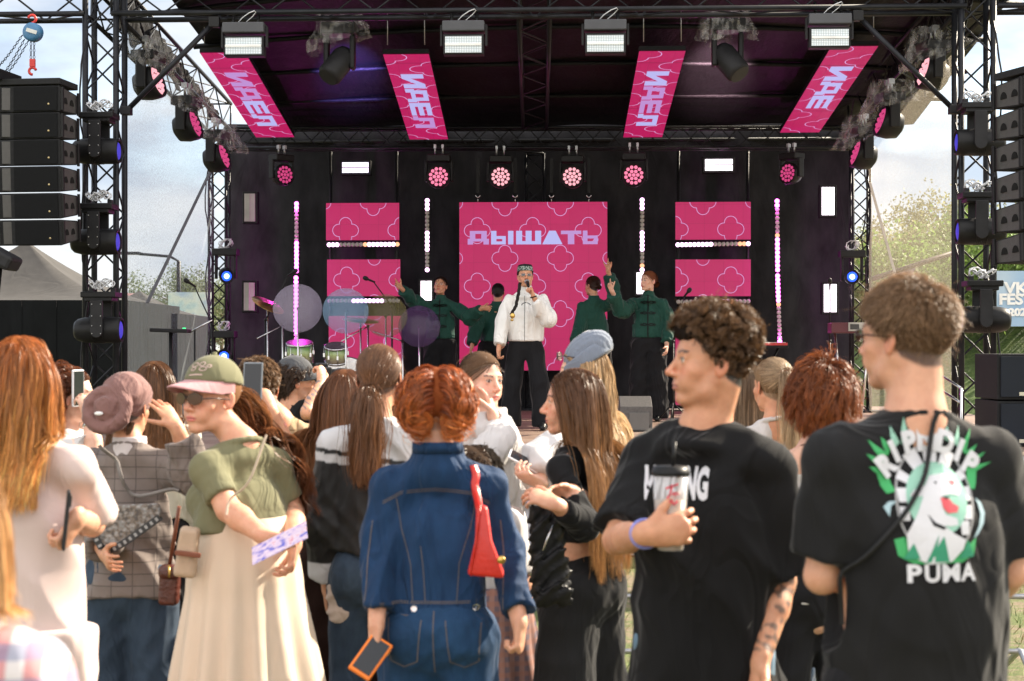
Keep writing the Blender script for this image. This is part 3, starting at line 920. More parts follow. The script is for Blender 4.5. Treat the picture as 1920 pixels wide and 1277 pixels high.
    def cap(s, col, th=0.006, prims=(), cut=True, hl_off=0.0, h=0.006, noise=0.0, nf=60):
        """the dense under-hair close to the scalp, plus any bulk given as prims(fd, s)"""
        hc = npv(s.hp(0, 0, 0))
        lo = hc - np.array([0.19, 0.19, 0.30]); hi = hc + 0.19
        fd = Field(lo, hi, h)
        r = np.array([0.0755, 0.094, 0.082]) + th
        fd.ell(s.hp(0, -0.012, 0.035), r * s.hs, np.array(s.HM), 0)
        if cut:
            def fn(x, y, z):
                X, Y, Z = np.broadcast_arrays(x, y, z)
                q = s.hn(np.stack([X, Y, Z], -1).reshape(-1, 3))
                d = (np.interp(q[:, 1], HLY[0], HLY[1]) + hl_off - q[:, 2]) * s.hs
                return -d.reshape(X.shape)
            x, y, z = fd.ax
            d = -fn(x[:, None, None], y[None, :, None], z[None, None, :])
            fd.V = np.maximum(fd.V, d.astype(np.float32))
        for f_ in prims: f_(fd, s)
        if noise: fd.folds(noise, nf, 5, zs=1.0)
        P, Q = fd.mesh(1)
        return P, Q, np.tile(np.array(col), (len(P), 1))

def _thumb_side(s, q, d):
    # thumb points forward-ish when the arm hangs; for raised arms towards the body's middle
    if d.z < -0.5: return s.f
    return -s.r * q + s.u * 0.6

def merge(parts):
    P, Q, C = [], [], []; n = 0
    for p, q, c in parts:
        P.append(p); Q.append(q + n); C.append(c); n += len(p)
    return np.concatenate(P), np.concatenate(Q), np.concatenate(C)
def unit(v): return v / (np.linalg.norm(v, axis=1)[:, None] + 1e-9)

def hair_long(s, L=0.5, N=5200, part=0.0, col=(0.09, 0.045, 0.02), tip=None, wave=0.0, wf=6, n=24, seed=0, pull=6, torso=0.035, w=0.0018, cv=0.28, cl=0.45, front=True, fr=None):
    """long loose hair combed from a parting, falling over the back"""
    rg = np.random.default_rng(seed)
    q = s.roots(N, seed=seed)
    sx = np.sign(q[:, 0] - part + rg.normal(size=N) * 0.004)
    vel = np.stack([sx * (0.9 - 3 * np.abs(q[:, 0])), -0.25 - 6 * np.clip(q[:, 1], 0, 1) * 0.9, -0.15 - 0 * sx], 1)
    vel = np.where((q[:, 1] < -0.06)[:, None], np.stack([sx * 0.15, -0.3 + 0 * sx, -0.9 + 0 * sx], 1), vel)
    cap = s.cap(np.array(col) * 0.75, 0.005)
    def force(s_, p, t, q_):
        M = np.array(s_.HM); l = (p - npv(s_.hc)) @ M / s_.hs
        f = np.zeros_like(p)
        pl = np.clip((0.02 + 0 * l[:, 0]) - (-l[:, 1]) , 0, 0.12) * pull       # front hair is drawn back past the ears
        loc = np.zeros_like(p); loc[:, 1] = -pl * (l[:, 2] > -0.09)
        f += loc @ M.T
        return f if fr is None else f + fr(s_, p, t, q_)
    return s.strands(q, vel, L, n=n, grav=0.32, stiff=0.75, noise=0.10, col=col, tip=tip, cv=cv, w=w, cran=1.09, torso=torso, clump=38, cl=cl, curl=wave, curlf=wf, seed=seed, force=force, cap=cap)

def hair_tied(s, tie=(0, -0.13, -0.01), L=0.32, N=3200, Nt=1800, col=(0.12, 0.06, 0.03), tip=None, seed=0, w=0.0016, r=0.018, wave=0.004, bun=None, gravt=0.35, wisps=120, tw=0.02, cv=0.25):
    """hair combed to a tie at the back, then a tail or a bun"""
    rg = np.random.default_rng(seed); col = np.array(col)
    T = np.array(tie); q = s.roots(N, seed=seed)
    n = 14; t = np.linspace(0, 1, n)[None, :, None]
    C0 = np.array([0, -0.012, 0.035]); rr = np.array([0.0755, 0.094, 0.082])
    u0 = (q - C0) / rr; u0 /= np.linalg.norm(u0, axis=1)[:, None]
    u1 = (T - C0) / rr; u1 = u1 / np.linalg.norm(u1)
    u1j = unit(u1 + rg.normal(size=(N, 3)) * 0.05)
    om = np.arccos(np.clip((u0 * u1j).sum(1), -0.999, 0.999))[:, None, None]
    sl = (np.sin((1 - t) * om) * u0[:, None] + np.sin(t * om) * u1j[:, None]) / np.sin(om)
    bulge = 1.03 + 0.07 * np.sin(t * np.pi) * rg.uniform(0.4, 1, N)[:, None, None]
    Tt = C0 + sl * rr * bulge
    Tt = Tt * (1 - t ** 6) + (T + rg.normal(size=(N, 1, 3)) * 0.006) * t ** 6
    Pw = Tt * s.hs @ np.array(s.HM).T + npv(s.hc)
    parts = [s.cap(col * 0.75, 0.006)]
    parts.append(ribbons(s, Pw, w, col, tip, cv, rg))
    tw_ = npv(s.hp(*tie))
    if bun is None:
        q2 = T + rg.normal(size=(Nt, 3)) * r * 0.45
        vel = np.array([0, -1.0, 0.15]) + rg.normal(size=(Nt, 3)) * 0.28
        parts.append(s.strands(q2, vel, L, n=18, grav=gravt, stiff=0.72, noise=0.08, col=col, tip=tip, w=w, cran=1.06, torso=0.03, clump=40, cl=0.5, curl=wave, curlf=5, seed=seed + 1, emit=False, cv=cv))
    else:
        a = rg.uniform(0, 6.28, (Nt, 1, 1)); b = rg.uniform(0, 6.28, (Nt, 1, 1)); tt = np.linspace(0, 1, 14)[None, :, None]
        ang = a + tt * 3.5; sp = b + tt * 3.0; rad = bun * (0.6 + 0.4 * np.sin(sp)); dep = bun * 0.62 * np.cos(sp)
        back = unit((T - C0)[None, :])[0]; e1 = np.cross(back, [1.0, 0, 0]); e1 /= np.linalg.norm(e1); e2 = np.cross(back, e1)
        X = T + back * (dep + bun * 0.35) + e1 * rad * np.cos(ang) + e2 * rad * np.sin(ang)
        parts.append(ribbons(s, X * s.hs @ np.array(s.HM).T + npv(s.hc), w, col, tip, cv, rg))
        fd = Field(tw_ - bun * 2.6, tw_ + bun * 2.6, 0.005)
        fd.ell(s.hp(*(T + back * bun * 0.35)), (bun * 0.85 * s.hs,) * 3, None, 0)
        P, Q = fd.mesh(1); parts.append((P, Q, np.tile(col * 0.6, (len(P), 1))))
    if wisps:
        q3 = s.roots(wisps, seed=seed + 5); vel = unit(q3) + rg.normal(size=(wisps, 3)) * 0.4
        parts.append(s.strands(q3, vel * 0.4 + np.array([0, -1, -0.3]), 0.055, n=10, grav=0.3, noise=0.35, col=col * 1.3, w=0.0006, clump=0, seed=seed + 9, emit=False, flyaway=0, curl=0.004))
    P, Q, C = merge(parts)
    return hair_obj(s, P, Q, C, len(parts[0][1]))

def ribbons(s, T, w, col, tip, cv, rg):
    N, n = T.shape[:2]; t = np.linspace(0, 1, n)[None, :, None]
    tn = np.gradient(T, axis=1); out = T - npv(s.hc) + rg.normal(size=(N, 1, 3)) * 0.02
    sd = np.cross(tn, out); sd /= np.linalg.norm(sd, axis=2)[:, :, None] + 1e-9
    wd = w * rg.uniform(0.6, 1.3, N)[:, None, None] * np.ones_like(t)
    P = np.stack([T + sd * wd, T - sd * wd], 2).reshape(-1, 3)
    i = np.arange(N)[:, None] * n * 2 + np.arange(n - 1)[None, :] * 2
    Q = np.stack([i, i + 1, i + 3, i + 2], -1).reshape(-1, 4)
    c0 = np.array(col); c1 = np.array(tip if tip is not None else col)
    C = (c0 * (1 - t) + c1 * t) * rg.lognormal(0, cv, N)[:, None, None]
    return P, Q, np.clip(np.repeat(C[:, :, None, :], 2, 2).reshape(-1, 3), 0, 1)

def hair_short(s, L=0.05, N=4200, col=(0.10, 0.06, 0.035), tip=None, up=0.6, curl=0.0, cf=35, seed=0, w=0.0013, th=0.008, grav=0.15, top=1.0, n=12, back=-0.3, wr=0.0, clump=26, cl=0.55, cran=1.05, sweep=(0, 0, 0), noise=0.15, wild=0.02, Lf=None, fade=True, caps=(), swirl=0):
    rg = np.random.default_rng(seed); q = s.roots(N, seed=seed)
    C0 = np.array([0, -0.012, 0.035]); nrm = unit((q - C0) / np.array([0.0755, 0.094, 0.082]) ** 2)
    vel = nrm * up + np.array([0, back, -0.35]) + np.array(sweep)
    if swirl:
        tv = q - np.array([0.01, -0.055, 0.105]); tv -= nrm * (tv * nrm).sum(1)[:, None]; vel = unit(tv) * swirl + nrm * up + np.array(sweep)
    h = np.clip((q[:, 2] + 0.03) / 0.12, 0, 1)
    Ls = L * ((0.30 + 0.70 * h * top) if fade else np.ones_like(h))
    if Lf is not None: Ls = Lf(q, Ls)
    cap = s.cap(np.array(col) * 0.6, th, prims=caps)
    return s.strands(q, vel, Ls, n=n, grav=grav, stiff=0.85, noise=noise, col=col, tip=tip, w=w, cran=cran, torso=0, clump=clump, cl=cl, curl=curl, curlf=cf, seed=seed, cap=cap, flyaway=wild, wr=wr, curl0=0.3)

# ------------------------------------------------------------------ writing and prints laid on cloth
def text_mesh(body, size=0.1, bold=0.0, sx=1.0, spacing=1.0, align='CENTER'):
    cu = bpy.data.curves.new('t', 'FONT'); cu.body = body; cu.size = size; cu.offset = bold; cu.align_x = align; cu.align_y = 'CENTER'
    cu.space_character = spacing; cu.resolution_u = 3
    o = bpy.data.objects.new('t', cu); COL.objects.link(o)
    dg = bpy.context.evaluated_depsgraph_get(); me = bpy.data.meshes.new_from_object(o.evaluated_get(dg))
    bpy.data.objects.remove(o); bpy.data.curves.remove(cu)
    bm = bmesh.new(); bm.from_mesh(me); bpy.data.meshes.remove(me)
    for v in bm.verts: v.co.x *= sx
    return bm
def poly_bm(polys):
    bm = bmesh.new()
    for p in polys:
        try: bm.faces.new([bm.verts.new((x, y, 0)) for x, y in p])
        except Exception: pass
    bmesh.ops.triangulate(bm, faces=bm.faces[:])
    return bm
def ellipse(cx, cy, rx, ry, n=28, a0=0, a1=360):
    return [(cx + rx * math.cos(R(a0 + (a1 - a0) * i / n)), cy + ry * math.sin(R(a0 + (a1 - a0) * i / n))) for i in range(n if a1 - a0 >= 360 else n + 1)]
def ring_poly(cx, cy, rx, ry, w, n=36):
    out = []
    for i in range(n):
        a, b = 2 * math.pi * i / n, 2 * math.pi * (i + 1) / n
        out.append([(cx + rx * math.cos(a), cy + ry * math.sin(a)), (cx + rx * math.cos(b), cy + ry * math.sin(b)),
                    (cx + (rx - w) * math.cos(b), cy + (ry - w) * math.sin(b)), (cx + (rx - w) * math.cos(a), cy + (ry - w) * math.sin(a))])
    return out
def stroke(pts, w):
    out = []
    for (x0, y0), (x1, y1) in zip(pts, pts[1:]):
        L = math.hypot(x1 - x0, y1 - y0) or 1e-9; nx, ny = -(y1 - y0) / L * w / 2, (x1 - x0) / L * w / 2
        ex, ey = (x1 - x0) / L * w * .3, (y1 - y0) / L * w * .3
        out.append([(x0 + nx - ex, y0 + ny - ey), (x1 + nx + ex, y1 + ny + ey), (x1 - nx + ex, y1 - ny + ey), (x0 - nx - ex, y0 - ny - ey)])
    return out
BVHS = {}
def lay(bm, target, origin, ux, uy, m, name, parent, off=0.004, step=0.02, label=None):
    """lays a flat print (bmesh in x,y metres) on the cloth: each point is carried back along the print's normal until it meets the cloth"""
    ux = Vector(ux).normalized(); uy = Vector(uy).normalized(); nr = ux.cross(uy).normalized(); origin = Vector(origin)
    xs = [v.co.x for v in bm.verts]; ys = [v.co.y for v in bm.verts]
    for k in range(int(min(xs) / step) - 1, int(max(xs) / step) + 2):
        bmesh.ops.bisect_plane(bm, geom=bm.verts[:] + bm.edges[:] + bm.faces[:], plane_co=(k * step, 0, 0), plane_no=(1, 0, 0))
    for k in range(int(min(ys) / step) - 1, int(max(ys) / step) + 2):
        bmesh.ops.bisect_plane(bm, geom=bm.verts[:] + bm.edges[:] + bm.faces[:], plane_co=(0, k * step, 0), plane_no=(0, 1, 0))
    if target.name not in BVHS:
        BVHS[target.name] = BVHTree.FromPolygons([tuple(v.co) for v in target.data.vertices], [tuple(p.vertices) for p in target.data.polygons])
    T = BVHS[target.name]; last = 0.0; miss = []
    for v in bm.verts:
        p = origin + ux * v.co.x + uy * v.co.y + nr * 0.4
        hit = T.ray_cast(p, -nr)
        if hit[0] is None: v.co = p - nr * 0.45; miss.append(v)
        else: v.co = hit[0] + nr * off
    if miss: bmesh.ops.delete(bm, geom=miss, context='VERTS')
    me = bpy.data.meshes.new(name); bm.to_mesh(me); bm.free()
    o = link(name, me, parent, m)
    if label: o['label'] = label
    return o
def strap(name, target, pts, w, m, parent=None, off=0.006, toward=None, th=0.004):
    """a flat strap over the cloth through world points, pulled onto the target mesh"""
    tg = target if isinstance(target, (list, tuple)) else [target]
    P = [];
    for a, b in zip(pts, pts[1:]):
        a, b = Vector(a), Vector(b); k = max(2, int((b - a).length / 0.02))
        P += [a.lerp(b, i / k) for i in range(k)]
    P.append(Vector(pts[-1])); Nn = []
    trees = []
    for t in tg:
        if t is None: continue
        if t.name not in BVHS:
            BVHS[t.name] = BVHTree.FromPolygons([tuple(v.co) for v in t.data.vertices], [tuple(p.vertices) for p in t.data.polygons])
        trees.append(BVHS[t.name])
    out = []
    for p in P:
        best = None
        for T in trees:
            h = T.find_nearest(p)
            if h[0] is not None and (best is None or h[3] < best[3]): best = h
        if best is not None and best[3] < 0.12: out.append(best[0] + best[1] * off); Nn.append(best[1].copy())
        else: out.append(p); Nn.append(Vector(toward) if toward else Vector((0, -1, 0)))
    for _ in range(3):
        out = [out[0]] + [(out[i - 1] + out[i] * 2 + out[i + 1]) / 4 for i in range(1, len(out) - 1)] + [out[-1]]
        Nn = [Nn[0]] + [(Nn[i - 1] + Nn[i] * 2 + Nn[i + 1]).normalized() for i in range(1, len(Nn) - 1)] + [Nn[-1]]
    mb = MB(); vs = []
    for i, p in enumerate(out):
        t = (out[min(i + 1, len(out) - 1)] - out[max(i - 1, 0)]).normalized(); sd = t.cross(Nn[i]).normalized() * w / 2; nn = Nn[i] * th
        vs += [p - sd, p + sd, p + sd + nn, p - sd + nn]
    fs = []
    for i in range(len(out) - 1):
        a = i * 4; b = a + 4
        for k in range(4): fs.append((a + k, a + (k + 1) % 4, b + (k + 1) % 4, b + k))
    mb.add(vs, fs, True)
    return mb.build(name, m, parent)
# ================================================================== the setting
BLACK = mat('black_metal', (0.011, 0.011, 0.012), 0.42, 0.0, 0.2, 8, 0.05, 80)
TRUSSM = mat('truss_paint', (0.020, 0.021, 0.025), 0.38, 0.3, 0.25, 10, 0.05, 60)
DARK = mat('dark_plastic', (0.018, 0.018, 0.020), 0.5, 0, 0.2, 9, 0.08, 90)
CHROME = mat('chrome', (0.62, 0.62, 0.64), 0.22, 1.0, 0.05)
STEEL = mat('galvanised_steel', (0.42, 0.43, 0.45), 0.42, 0.85, 0.12, 12)
SCREW = mat('bright_screw', (0.6, 0.6, 0.6), 0.3, 1.0)
WHITEC = mat('white_cable', (0.62, 0.63, 0.66), 0.5)
ZCH = 1.65 + 625 * 16.4 / 3200                     # height of the front beam's lower chord

def ground_material():
    m, n, l, b = _new('ground')
    v = _tc(n, l)
    a = _noise(n, l, v, 0.9, 6, 0.6); g = _noise(n, l, v, 9, 6, 0.7); c = _noise(n, l, v, 60, 4, 0.7)
    soil = _ramp(n, l, c, [(0.3, (0.13, 0.095, 0.06)), (0.7, (0.30, 0.23, 0.15))])
    grass = _ramp(n, l, c, [(0.3, (0.045, 0.075, 0.018)), (0.7, (0.17, 0.20, 0.06))])
    mx = n.new("ShaderNodeMixRGB"); add = n.new("ShaderNodeMath"); add.operation = 'ADD'; add.inputs[1].default_value = 0
    mm = n.new("ShaderNodeMath"); mm.operation = 'MULTIPLY_ADD'; mm.inputs[1].default_value = 0.5
    l.new(a, mm.inputs[0]); l.new(_ramp(n, l, g, [(0, (0, 0, 0)), (1, (0.5, 0.5, 0.5))]), mm.inputs[2])
    l.new(_ramp(n, l, mm.outputs[0], [(0.44, (0, 0, 0)), (0.54, (1, 1, 1))]), mx.inputs['Fac'])
    l.new(soil, mx.inputs['Color1']); l.new(grass, mx.inputs['Color2'])
    l.new(mx.outputs[0], b.inputs['Base Color']); b.inputs['Roughness'].default_value = 0.95
    _bump(n, l, b, c, 0.8, 0.03)
    return m
gm = ground_material()
n_ = 60; P = []; Q = []
for i in range(n_ + 1):
    for j in range(n_ + 1):
        x = ((i / n_) * 2 - 1); y = (j / n_); x = 400 * x * abs(x); y = -40 + 900 * y * y
        P.append((x, y, 0.015 * math.sin(x * 1.7) * math.cos(y * 1.3)))
for i in range(n_):
    for j in range(n_):
        a = i * (n_ + 1) + j; Q.append((a, a + n_ + 1, a + n_ + 2, a + 1))
tag(np_mesh('ground', np.array(P), np.array(Q), gm), kind='structure')

# green bank to the right behind the stage
hm, n, l, b = _new('bank_grass')
v = _tc(n, l); l.new(_ramp(n, l, _noise(n, l, v, 3.2, 8, 0.7), [(0.3, (0.05, 0.09, 0.02)), (0.55, (0.13, 0.20, 0.05)), (0.75, (0.26, 0.30, 0.10))]), b.inputs['Base Color'])
b.inputs['Roughness'].default_value = 0.9; _bump(n, l, b, _noise(n, l, v, 9, 6), 1.0, 0.3)
P = []; Q = []; nx, ny = 70, 26
for i in range(nx + 1):
    for j in range(ny + 1):
        x = 6 + 75 * i / nx; y = 30 + 50 * j / ny
        k = min(1, max(0, (x - 7) / 8)) * min(1, max(0, (y - 31) / 16)); k = k * k * (3 - 2 * k)
        P.append((x, y, -0.1 + 5.2 * k + 0.25 * math.sin(x * 0.9 + y) * k + 0.2 * math.sin(y * 1.7) * k))
for i in range(nx):
    for j in range(ny):
        a = i * (ny + 1) + j; Q.append((a, a + ny + 1, a + ny + 2, a + 1))
tag(np_mesh('hill', np.array(P), np.array(Q), hm), kind='structure')

# grass tufts between the barrier and the stage
def tufts():
    rg = np.random.default_rng(4); N = 16000
    x = rg.uniform(-5.5, 5.5, N); y = 7.6 + rg.uniform(0, 1, N) ** 1.3 * 5.4
    keep = (np.sin(x * 2.3 + 1) + np.sin(y * 3.1 + x) + rg.normal(size=N) * 0.7) > 0.1
    x, y = x[keep], y[keep]; N = len(x); h = rg.uniform(0.02, 0.075, N) * (1 + (rg.random(N) > 0.97) * 1.5)
    a = rg.uniform(0, 6.28, N); t = rg.normal(size=(N, 2)) * 0.03; w = 0.0035
    p0 = np.stack([x, y, np.zeros(N)], 1); s_ = np.stack([np.cos(a) * w, np.sin(a) * w, np.zeros(N)], 1)
    tip = p0 + np.stack([t[:, 0], t[:, 1], h], 1)
    P = np.stack([p0 - s_, p0 + s_, tip], 1).reshape(-1, 3); Q = np.arange(3 * N).reshape(-1, 3)
    dry = rg.random(N) < 0.45
    c = np.where(dry[:, None], np.array([0.34, 0.28, 0.13]), np.array([0.10, 0.16, 0.035])) * rg.uniform(0.6, 1.3, N)[:, None]
    m, n, l, b = _new('grass_blade'); at = n.new("ShaderNodeAttribute"); at.attribute_name = 'Col'
    l.new(at.outputs['Color'], b.inputs['Base Color']); b.inputs['Roughness'].default_value = 0.7
    tag(np_mesh('grass', P, Q, m, None, np.repeat(c, 3, 0), smooth=False), kind='stuff')
tufts()

# ------------------------------------------------------------------ trees
def leafm(name, c1, c2):
    m, n, l, b = _new(name)
    a = n.new("ShaderNodeAttribute"); a.attribute_name = 'Col'
    l.new(a.outputs['Color'], b.inputs['Base Color']); b.inputs['Roughness'].default_value = 0.6
    t = n.new("ShaderNodeBsdfTranslucent"); l.new(a.outputs['Color'], t.inputs['Color'])
    mx = n.new("ShaderNodeMixShader"); mx.inputs[0].default_value = 0.35
    l.new(b.outputs[0], mx.inputs[1]); l.new(t.outputs[0], mx.inputs[2]); l.new(mx.outputs[0], n['Material Output'].inputs['Surface'])
    return m
LEAF = leafm('leaf', 0, 0); BARK = mat('bark', (0.12, 0.09, 0.06), 0.9, 0, 0.3, 12, 0.6, 30)
def tree(x, y, h, w, seed, label, col=(0.13, 0.17, 0.05), z0=0.0, dens=1.0):
    rg = np.random.default_rng(seed); t = thing('tree', (x, y, z0), label, 'tree', 'trees beyond the stage')
    mb = MB(); tips = []
    mb.tube([(x, y, z0), (x + 0.05 * h * rg.normal() * .3, y, z0 + h * 0.3), (x + 0.02 * h, y, z0 + h * 0.72)], [0.028 * h, 0.02 * h, 0.006 * h], 8)
    for i in range(11):
        a = rg.uniform(0, 6.28); hh = rg.uniform(0.25, 0.7) * h; rr = w * rg.uniform(0.45, 0.95) * 0.5
        e = Vector((x + math.cos(a) * rr, y + math.sin(a) * rr, z0 + hh + rg.uniform(0.1, 0.28) * h)); mb.tube([(x, y, z0 + hh), Vector((x, y, z0 + hh)).lerp(e, 0.5) + Vector((0, 0, -0.02 * h)), e], [0.010 * h, 0.006 * h, 0.002 * h], 5)
        tips.append(e)
    tips.append(Vector((x, y, z0 + h * 0.9)))
    mb.build('trunk', BARK, t)
    cl = []; 
    for e in tips:
        for k in range(int(9 * dens)): cl.append(np.array(e) + rg.normal(size=3) * np.array([0.11 * w, 0.11 * w, 0.07 * h]))
    cl = np.array(cl); per = 135; C = np.repeat(cl, per, 0) + rg.normal(size=(len(cl) * per, 3)) * w * 0.045
    N = len(C); s_ = w * 0.0105; a = rg.normal(size=(N, 3)); a /= np.linalg.norm(a, axis=1)[:, None]; b_ = np.cross(a, rg.normal(size=(N, 3))); b_ /= np.linalg.norm(b_, axis=1)[:, None]
    P = np.stack([C - a * s_, C + b_ * s_ * 0.6, C + a * s_, C - b_ * s_ * 0.6], 1).reshape(-1, 3); Q = np.arange(4 * N).reshape(-1, 4)
    cc = np.repeat(rg.uniform(0.6, 1.35, len(cl)), per)[:, None] * np.array(col) * rg.uniform(0.7, 1.3, (N, 1))
    np_mesh('crown', P, Q, LEAF, t, np.repeat(cc, 4, 0), smooth=False)
TREES = [(1665, 60, 440, 5.0, 'low pale tree beyond the stage nearest the rear tower'), (1712, 56, 408, 5.5, 'taller olive tree seen through the side netting'),
         (1768, 50, 395, 5.5, 'tallest tree seen through the side netting beside the front tower'), (1735, 44, 452, 4.2, 'short bush-like tree in front of the taller netting trees'),
         (1880, 46, 432, 6.5, 'green tree on the bank below the hanging speakers'), (1930, 40, 445, 6, 'bright green tree at the picture edge above the festival banner'), (1640, 72, 470, 6, 'small distant tree low behind the rear tower')]
for i, (px, d, py, w, lb) in enumerate(TREES):
    p = W(px, py, d); z0 = 0.0 if px < 1800 else 2.0
    tree(p.x, d, p.z - z0, w, 30 + i, lb, (0.25, 0.25, 0.12) if px < 1800 else (0.16, 0.24, 0.06), z0, 1.3)
for i, (px, d, py, w) in enumerate([(372, 95, 520, 6), (330, 120, 540, 9), (418, 110, 530, 8)]):
    p = W(px, py, d); tree(p.x, d, p.z, w, 60 + i, ['distant dark tree beside the left rear tower', 'far low tree under the left street lamp', 'far tree half behind the left rear tower'][i], (0.12, 0.15, 0.07), 0, 0.8)

# ------------------------------------------------------------------ far things on the left
t = thing('street_lamp', W(335, 650, 60) * 1, 'grey street lamp far behind the left netting', 'street lamp'); b0 = W(335, 650, 60)
MB().tube([(b0.x, 60, 0), (b0.x, 60, W(0, 490, 60).z), (b0.x - 0.3, 60, W(0, 481, 60).z), (b0.x - 1.4, 60, W(0, 476, 60).z)], [0.11, 0.07, 0.05, 0.05], 8).build('pole', TRUSSM, t)
MB().box((b0.x - 1.8, 60, W(0, 475, 60).z), (0.9, 0.3, 0.10)).build('lamp_head', TRUSSM, t)
def board(px0, px1, py0, py1, d, c, label, stripes=None):
    t = thing('billboard', W((px0 + px1) / 2, HYP, d), label, 'billboard'); a, b = W(px0, py1, d), W(px1, py0, d)
    mb = MB(); mb.box(((a.x + b.x) / 2, d, (a.z + b.z) / 2), (b.x - a.x, 0.12, b.z - a.z)); mb.build('panel', c, t)
    mb = MB()
    for q in (0.2, 0.8): mb.tube([(a.x + (b.x - a.x) * q, d + .15, 0), (a.x + (b.x - a.x) * q, d + .15, b.z)], 0.08, 6)
    mb.build('post', STEEL, t)
bm1, n, l, b = _new('board_blue'); l.new(_ramp(n, l, _noise(n, l, _tc(n, l), 0.8, 3), [(0.35, (0.16, 0.42, 0.55)), (0.5, (0.55, 0.62, 0.55)), (0.62, (0.20, 0.36, 0.60))]), b.inputs['Base Color'])
board(316, 396, 548, 600, 55, bm1, 'pale blue and green printed board far behind the left netting')
board(238, 268, 550, 572, 70, mat('board_pink', (0.75, 0.42, 0.45), 0.6), 'small pink board far behind the left netting')

# ------------------------------------------------------------------ tents on the left
def tent_fabric(name, c):
    return cloth(name, c, 0.75, 0.12, 300, 0.5, 1.2, 0.05, 0.25)
TG = tent_fabric('tent_grey', (0.085, 0.080, 0.076)); TD = cloth('tent_dark', (0.008, 0.009, 0.010), 0.8, 0.2, 300, 0.5, 1.2, 0.0)
def tent(cx, cy, hw, hd, ez, pz, label, wall, valance=0.35):
    t = thing('canopy_tent', (cx, cy, 0), label, 'tent'); n = 12; P = []; Q = []
    for j in range(n + 1):                                  # concave pyramid: peak sags to the eaves
        f = j / n; s_ = (1 - f); z = ez + (pz - ez) * (f ** 1.7)
        ring = []
        for side in range(4):
            for k in range(8):
                u = -1 + 2 * k / 8; xy = [(u, -1), (1, u), (-u, 1), (-1, -u)][side]
                sag = (1 - u * u) * 0.10 * s_ * f * 2
                ring.append((cx + xy[0] * hw * s_ * (1 - sag * 0.3), cy + xy[1] * hd * s_ * (1 - sag * 0.3), z - sag * 0.5))
        P += ring
    for j in range(n):
        for k in range(32): Q.append((j * 32 + k, j * 32 + (k + 1) % 32, (j + 1) * 32 + (k + 1) % 32, (j + 1) * 32 + k))
    np_mesh('roof', np.array(P), np.array(Q), TG, t)
    mb = MB()
    for a, b_ in (((-1, -1), (1, -1)), ((1, -1), (1, 1)), ((1, 1), (-1, 1)), ((-1, 1), (-1, -1))):
        m_ = 24
        for k in range(m_):
            f0, f1 = k / m_, (k + 1) / m_
            p = [(cx + (a[0] + (b_[0] - a[0]) * f) * hw * 1.0, cy + (a[1] + (b_[1] - a[1]) * f) * hd + 0.006 * math.sin(k * 2.1 + f)) for f in (f0, f1)]
            mb.add([(p[0][0], p[0][1], 0.02 if wall else ez - valance), (p[1][0], p[1][1], 0.02 if wall else ez - valance), (p[1][0], p[1][1], ez), (p[0][0], p[0][1], ez)], [(0, 1, 2, 3)], True)
    mb.build('side_wall' if wall else 'valance', TD if wall else TG, t)
    for sx in (-1, 1):
        for sy in (-1, 1): MB().box((cx + sx * (hw - 0.04), cy + sy * (hd - 0.04), ez / 2), (0.05, 0.05, ez)).build('leg', STEEL, t)
a = W(62, 440, 26)
tent(W(50, 0, 28).x, 28, 2.1, 2.1, W(0, 563, 26).z, W(0, 452, 28).z, 'big grey peaked tent with black side walls below the left speaker stack', True)
tent(W(262, 0, 31).x, 31, 1.0, 1.6, W(0, 588, 29.4).z, W(0, 545, 31).z, 'smaller grey tent seen through the left side netting', True)

# ------------------------------------------------------------------ stage platform
def plank_material():
    m, n, l, b = _new('stage_planks'); t = n.new("ShaderNodeTexBrick"); v = _tc(n, l)
    t.offset = 0.37; t.inputs['Scale'].default_value = 1.0; t.inputs['Brick Width'].default_value = 1.25; t.inputs['Row Height'].default_value = 0.16
    t.inputs['Mortar Size'].default_value = 0.006; t.inputs['Color1'].default_value = (0.24, 0.15, 0.11, 1); t.inputs['Color2'].default_value = (0.34, 0.24, 0.18, 1); t.inputs['Mortar'].default_value = (0.03, 0.02, 0.02, 1)
    l.new(v, t.inputs['Vector'])
    mx = n.new("ShaderNodeMixRGB"); mx.blend_type = 'MULTIPLY'; mx.inputs['Fac'].default_value = 0.7
    l.new(t.outputs['Color'], mx.inputs['Color1']); l.new(_ramp(n, l, _noise(n, l, _tc(n, l, (2, 14, 2)), 6, 5), [(0.3, (0.5, 0.5, 0.5)), (0.7, (1, 1, 1))]), mx.inputs['Color2'])
    l.new(mx.outputs[0], b.inputs['Base Color']); b.inputs['Roughness'].default_value = 0.6
    _bump(n, l, b, t.outputs['Fac'], -0.3, 0.01); return m
def sbox(mb, x0, x1, y0, y1, z0, z1):
    """box in the stage's own directions (x along the stage, y depth plane)"""
    c = EX * ((x0 + x1) / 2) + EY * ((y0 + y1) / 2) + EZ * ((z0 + z1) / 2)
    return mb.box(c, (x1 - x0, y1 - y0, z1 - z0), SROT.to_3x3())
t = thing('stage_platform', EX * 0 + EY * 13.4, 'wide plank-floored festival stage platform with black skirt', 'stage')
mb = MB(); sbox(mb, -4.75, 4.75, 13.4, 24.2, FLOOR - 0.06, FLOOR); mb.build('deck', plank_material(), t)
DR = cloth('black_drape', (0.030, 0.030, 0.034), 0.65, 0.35, 500, 0.45, 2.6, 0.05)
